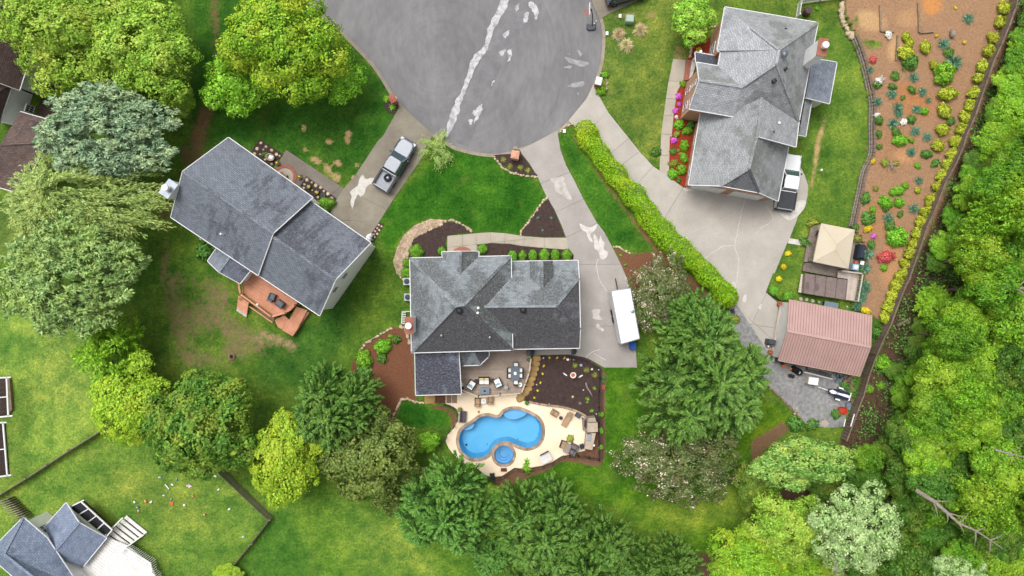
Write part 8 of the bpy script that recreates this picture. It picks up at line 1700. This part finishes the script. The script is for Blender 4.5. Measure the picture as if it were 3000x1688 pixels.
r_ = local('deck_bench', 'grey bench at the lower left under the gazebo', 'bench', Z7, 485, 385, -10, .45); P(r_, 'seat', 'deck_old', MB().box((0, 0, .42), (.6, .35, .06))); [P(r_, 'leg', 'deck_old', MB().box((s_ * .25, 0, .2), (.06, .3, .4))) for s_ in (-1, 1)]
r_ = local('iron_chair', 'dark iron chair at the upper left of the gazebo', 'chair', Z7, 545, 140, -100, .45); P(r_, 'seat', 'black_iron', MB().box((0, 0, .42), (.5, .45, .04))); P(r_, 'backrest', 'black_iron', MB().box((0, .26, .7), (.5, .05, .5))); [P(r_, 'leg', 'black_iron', MB().box((sx * .22, sy * .2, .2), (.04, .04, .4))) for sx in (-1, 1) for sy in (-1, 1)]
r_ = local('sand_box', 'dark blue box between swim spa and shed', 'box', t32, 735, 298, -10, 0); P(r_, 'body', 'cover_black', MB().box((0, 0, .25), (1.4, .5, .5))); P(r_, 'lid', 'blue_grey', MB().box((0, 0, .53), (1.46, .56, .06)))
pot(t32, 258, 287, .2, 'terracotta pot at the upper shed porch corner', 'terracotta', .3); pot(t32, 172, 738, .2, 'terracotta pot at the lower shed porch corner', 'terracotta', .3)
r_ = local('smoker', 'dark covered grill on the shed side pad', 'grill', t32, 168, 648, -10, .03); P(r_, 'cover', 'grey_plastic', MB().loft([[(-.42, -.3, 0), (.42, -.3, 0), (.42, .3, 0), (-.42, .3, 0)], [(-.42, -.3, .75), (.42, -.3, .75), (.42, .3, .75), (-.42, .3, .75)], [(-.34, -.18, .98), (.34, -.18, .98), (.34, .18, .98), (-.34, .18, .98)]])); P(r_, 'handle', 'grey_metal', MB().box((0, -.32, .7), (.5, .04, .04)))
r_ = local('gas_bottle', 'grey gas bottle below the dark covered grill', 'gas bottle', t32, 148, 688, 0, .03); P(r_, 'bottle', 'grey_metal', MB().lathe([(.15, 0), (.16, .3), (.1, .42), (.05, .44)], n=14)); P(r_, 'collar', 'white_paint', MB().lathe([(.08, .42), (.09, .52), (.07, .52)], n=10))
r_ = local('wash_tub', 'grey tub on a white stand at the lower shed corner', 'tub', t32, 232, 815, -10, .02); P(r_, 'stand', 'white_trim', MB().box((0, 0, .15), (.6, .5, .3))); P(r_, 'tub', 'grey_plastic', MB().loft([[(-.22, -.2, .3), (.22, -.2, .3), (.22, .2, .3), (-.22, .2, .3)], [(-.28, -.24, .55), (.28, -.24, .55), (.28, .24, .55), (-.28, .24, .55)], [(-.24, -.2, .55), (.24, -.2, .55), (.24, .2, .55), (-.24, .2, .55)], [(-.2, -.17, .4), (.2, -.17, .4), (.2, .17, .4), (-.2, .17, .4)]]))
r_ = local('kettle_grill', 'small dark kettle grill at the lower shed corner', 'grill', t32, 276, 842, 0, .02); P(r_, 'bowl', 'black_plastic', MB().lathe([(.05, .4), (.2, .55), (.22, .65), (.15, .8), (.02, .85)], n=16)); [P(r_, 'leg', 'grey_metal', MB().beam((.2 * math.cos(i * 2.1), .2 * math.sin(i * 2.1), 0), (.08 * math.cos(i * 2.1), .08 * math.sin(i * 2.1), .5), .025, .025)) for i in range(3)]
M('orange_plastic', '#e0823c', '#c86e2c', 3, .5)
r_ = local('tool_bundle', 'bundle of orange tools leaning at the shed wall', 'tools', t32, 335, 890, -20, .02); [P(r_, 'handle', 'orange_plastic', MB().beam((-.45, -.1 + .07 * i, .05 + .03 * i), (.45, .12 - .06 * i, .35), .04, .04)) for i in range(5)]; P(r_, 'head', 'orange_plastic', MB().box((-.45, 0, .1), (.25, .3, .06)))
for i, (x, y, lb) in enumerate(((405, 905, 'leftmost black tyre leaning beside the shed'), (430, 920, 'middle black tyre leaning beside the shed'), (455, 935, 'trailer wheel with white rim beside the shed'))):
    r_ = local('spare_wheel', lb, 'wheel', t32, x, y, -20, .3); r_.rotation_euler = (R(18), R(-60 if i < 2 else -38), R(-20)); P(r_, 'tyre', 'rubber', MB().lathe([(.18, -.1), (.33, -.1), (.37, -.05), (.37, .05), (.33, .1), (.18, .1), (.17, 0)], n=22)); P(r_, 'rim', 'white_paint' if i == 2 else 'dark_metal', MB().lathe([(.19, .04), (.12, .07), (.02, .06)], n=16))
for i, (x, y, lb) in enumerate(((362, 965, 'black flower pot on the gravel, left'), (385, 972, 'black flower pot on the gravel, right'))): pot(t32, x, y, .2, lb, 'black_plastic', .02, None, .3)
r_ = local('pipe_bundle', 'long white pipe with dark rails along the shed', 'pipes', t32, 630, 962, -14, .1); P(r_, 'pipe', 'white_paint', MB().tube([(-1.5, -.05, .1), (1.55, -.05, .1)], .07, 8)); [P(r_, 'rail', 'dark_metal', MB().beam((-1.4, .15 + .14 * k, .06 + .02 * k), (1.4, .12 + .12 * k, .08), .06, .06)) for k in range(3)]
r_ = local('stacked_slabs', 'grey slabs stacked against the shed', 'slabs', t32, 610, 905, -12, .05); [P(r_, 'slab', 'block_grey', MB().box((-.7 + .65 * k, .05 * k, .2), (.6, .4, .35 + .05 * k))) for k in range(3)]
r_ = local('cooler', 'white cooler box on the gravel yard', 'box', t32, 560, 1010, -8, .02); P(r_, 'body', 'cream_board', MB().box((-.05, 0, .4), (1.0, .75, .8))); P(r_, 'lid', 'white_paint', MB().prism([(-.57, -.4), (.47, -.4), (.47, .4), (-.57, .4)], .8, .92, shrink=.03))
for i, (x, y, s_) in enumerate(((820, 965, .3), (825, 990, .26), (800, 1015, .2))): pot(t32, x, y, s_, f"blue grey tub beside the boulders, {('top', 'middle', 'bottom')[i]} one", 'blue_grey', .02, None, .4)
r_ = local('utility_trailer', 'small blue and white watercraft on its trailer in the gravel yard', 'trailer', t32, 800, 1130, -17, .02); M('navy', '#27304f', '#1d2540', 3, .4); hull = outline([(-1.15, .05), (-.9, .3), (-.2, .42), (.8, .42), (1.15, .36)]); P(r_, 'hull', 'navy', MB().loft([ringz(hull, .4, .7), ringz(hull, .6), ringz(hull, .72, .97)])); P(r_, 'deck', 'white_paint', MB().loft([ringz(outline([(-1.05, .08), (-.8, .22), (-.3, .12), (.1, .1), (.5, .16), (1.1, .14)]), z, k) for z, k in ((.7, 1), (.84, 1), (.9, .8))])); P(r_, 'seat', 'white_paint', MB().box((.35, 0, .92), (1.0, .2, .12))); P(r_, 'handlebar', 'black_plastic', MB().beam((-.35, -.3, 1.0), (-.35, .3, 1.0), .05, .05)); P(r_, 'frame', 'grey_metal', MB().box((0, 0, .32), (2.2, .5, .06))); P(r_, 'tow_bar', 'white_paint', MB().beam((-1.0, 0, .35), (-2.1, .05, .4), .07, .07)); P(r_, 'tail_board', 'white_paint', MB().box((1.2, 0, .62), (.1, .85, .2)))
for s_ in (-1, 1): P(r_, 'mudguard', 'white_paint', MB().box((.15, s_ * .62, .5), (.5, .16, .08))); wheel(r_, .15, s_ * .6, .22, .14)
r_ = local('wheelbarrow', 'red wheelbarrow tray at the gravel yard end', 'wheelbarrow', t32, 848, 1290, -6, .02); M('tray_red', '#c2452e', '#a83a26', 3, .5); P(r_, 'tray', 'tray_red', MB().loft([[(-.3, -.28, .2), (.3, -.28, .2), (.3, .28, .2), (-.3, .28, .2)], [(-.46, -.38, .5), (.46, -.38, .5), (.46, .38, .5), (-.46, .38, .5)], [(-.43, -.35, .5), (.43, -.35, .5), (.43, .35, .5), (-.43, .35, .5)], [(-.28, -.25, .26), (.28, -.25, .26), (.28, .25, .26), (-.28, .25, .26)]])); P(r_, 'wheel', 'rubber', MB().lathe([(.16, -.05), (.18, 0), (.16, .05)], (0, 0, .18), 14)); [P(r_, 'handle', 'timber', MB().beam((-.3, s_ * .25, .3), (-.9, s_ * .3, .42), .04, .04)) for s_ in (-1, 1)]
one('sheet_panel', MB().prism(W2(A(t32, (905, 1225), (945, 1225), (935, 1290), (895, 1290)), .3), .02, .35), 'blue_grey', 'blue grey panel between the red wheelbarrow and the fence', 'panel')
for i, q in enumerate((((875, 1449), (890, 1380)), ((940, 1449), (975, 1330)))): a_, b_ = W(*A1(t32, *q[0]), 1.9), W(*A1(t32, *q[1]), 1.9); one('white_rail', MB().beam(a_, b_, .08, .1), 'white_paint', ('white rail on the left of the lower fence end', 'white rail on the right of the lower fence end')[i], 'rail')
one('fallen_log', MB().tube([tuple(G(*A1(t32, *p)) + Vector((0, 0, .4))) for p in ((1350, 500), (1410, 470), (1475, 430))], [.2, .18, .14], 8), 'bark', 'brown fallen log just behind the brown fence', 'log')
one('path_lamp', MB().lathe([(.03, 0), (.03, .5), (.14, .55), (.12, .68), (.02, .75)], tuple(W(*A1(t31, 642, 326))), 12), 'white_paint', 'small white lamp on the lawn right of the white pickup', 'lamp')
r_ = local('bench_chair', 'dark small chair on the brown bed by the gravel', 'chair', (2, 2), 2072, 362, 20, 0); P(r_, 'seat', 'black_plastic', MB().box((0, 0, .3), (.4, .5, .05))); P(r_, 'backrest', 'black_plastic', MB().box((0, .25, .5), (.4, .05, .4))); [P(r_, 'leg', 'black_plastic', MB().box((sx * .16, sy * .2, .14), (.04, .04, .28))) for sx in (-1, 1) for sy in (-1, 1)]
plant('dry_shrub', 'olive', *A1((2, 2), 2105, 440), 13, 'brownish shrub beside the gravel strip', 'shrub', z=0)
# toys on the lower left lawn
TOY = [(1300, 192, 'orange_plastic', 'orange toy panel near the yellow green tree', 'b'), (1622, 760, 'orange_plastic', 'orange square toy in the middle of the lawn', 'b'), (1380, 742, 'orange_plastic', 'orange and yellow toy left of the orange square', 'b2'), (1310, 838, 'coral', 'pink toy near the white steps', 's'), (1308, 798, 'tarp_blue', 'blue and white toy near the white steps', 's'), (1428, 748, 'white_paint', 'small white toy right of the orange and yellow toy', 's'), (1273, 750, 'white_paint', 'small white toy left of the orange and yellow toy', 's'), (1745, 775, 'white_paint', 'white ball toy right of the orange square', 'o'), (1553, 685, 'cushion_blue', 'pale blue toy above the orange square', 's'), (1578, 605, 'white_paint', 'long white stick toy on the lawn', 'l'), (1630, 585, 'cushion_white', 'white toy beside the long white stick', 's'), (1668, 540, 'teal_ball', 'teal toy above the white toys', 's'), (1790, 595, 'petal', 'pale pink play set part on the lawn', 'g'), (1512, 515, 'cushion_blue', 'pale blue toy at the top left of the toys', 's'), (1818, 425, 'petal', 'pale pink toy below the dark broadleaf tree', 'g'), (2035, 503, 'cushion_white', 'white toy pair near the slatted fence top', 's'), (2065, 630, 'white_paint', 'white toy near the middle of the slatted fence', 's'), (2165, 815, 'white_paint', 'white toy near the lower slatted fence', 's'), (1938, 870, 'hoop_orange', 'small red toy on the lawn', 's'), (1828, 690, 'hoop_orange', 'small red toy below the pale pink part', 's'), (2300, 1075, 'cushion_blue', 'pale blue toy by the lower board fence', 's'), (1617, 725, 'teal_ball', 'small teal toy above the orange square', 's')]
M('toy_pink', '#e8cdd4', '#d8b8c0', 4, .6)
for x, y, mt, lb, k in TOY:
    mt = 'toy_pink' if mt == 'petal' else mt; r_ = local('toy', lb, 'toy', (0, 3), x, y, random.uniform(0, 180), 0, 'toys on the lower left lawn')
    if k == 'b': P(r_, 'panel', mt, MB().box((0, 0, .1), (.34, .34, .06))); P(r_, 'block', mt, MB().box((.08, .05, .18), (.14, .14, .1)))
    elif k == 'b2': P(r_, 'block', mt, MB().box((0, 0, .1), (.24, .2, .2))); P(r_, 'knob', 'cushion_yellow', MB().lathe([(.08, .2), (.06, .28), (.01, .3)], (.08, .06, 0), 10))
    elif k == 'o': P(r_, 'ball', mt, MB().lathe([(.04, 0), (.12, .05), (.14, .14), (.1, .23), (.02, .27)], n=12))
    elif k == 'l': P(r_, 'stick', mt, MB().beam((-.35, 0, .05), (.35, 0, .05), .08, .06)); P(r_, 'grip', 'grey_plastic', MB().box((-.38, 0, .05), (.1, .1, .08)))
    elif k == 'g': P(r_, 'slide', mt, MB().loft([[(-.3, -.14, .02), (.1, -.16, .02), (.3, .1, .02), (-.1, .18, .02)], [(-.28, -.12, .12), (.08, -.14, .16), (.28, .08, .12), (-.1, .16, .2)]])); P(r_, 'wheel', 'toy_pink', MB().rock((.18, .1, .12), (.1, .1, .1), rough=.05))
    else: P(r_, 'body', mt, MB().rock((0, 0, .07), (.14, .09, .09), rough=.12)); P(r_, 'detail', 'cushion_white', MB().rock((.08, .05, .1), (.07, .06, .06), rough=.1))

finish_ranks()
for o in SC.objects:
    if '_o' in o.keys(): del o['_o']
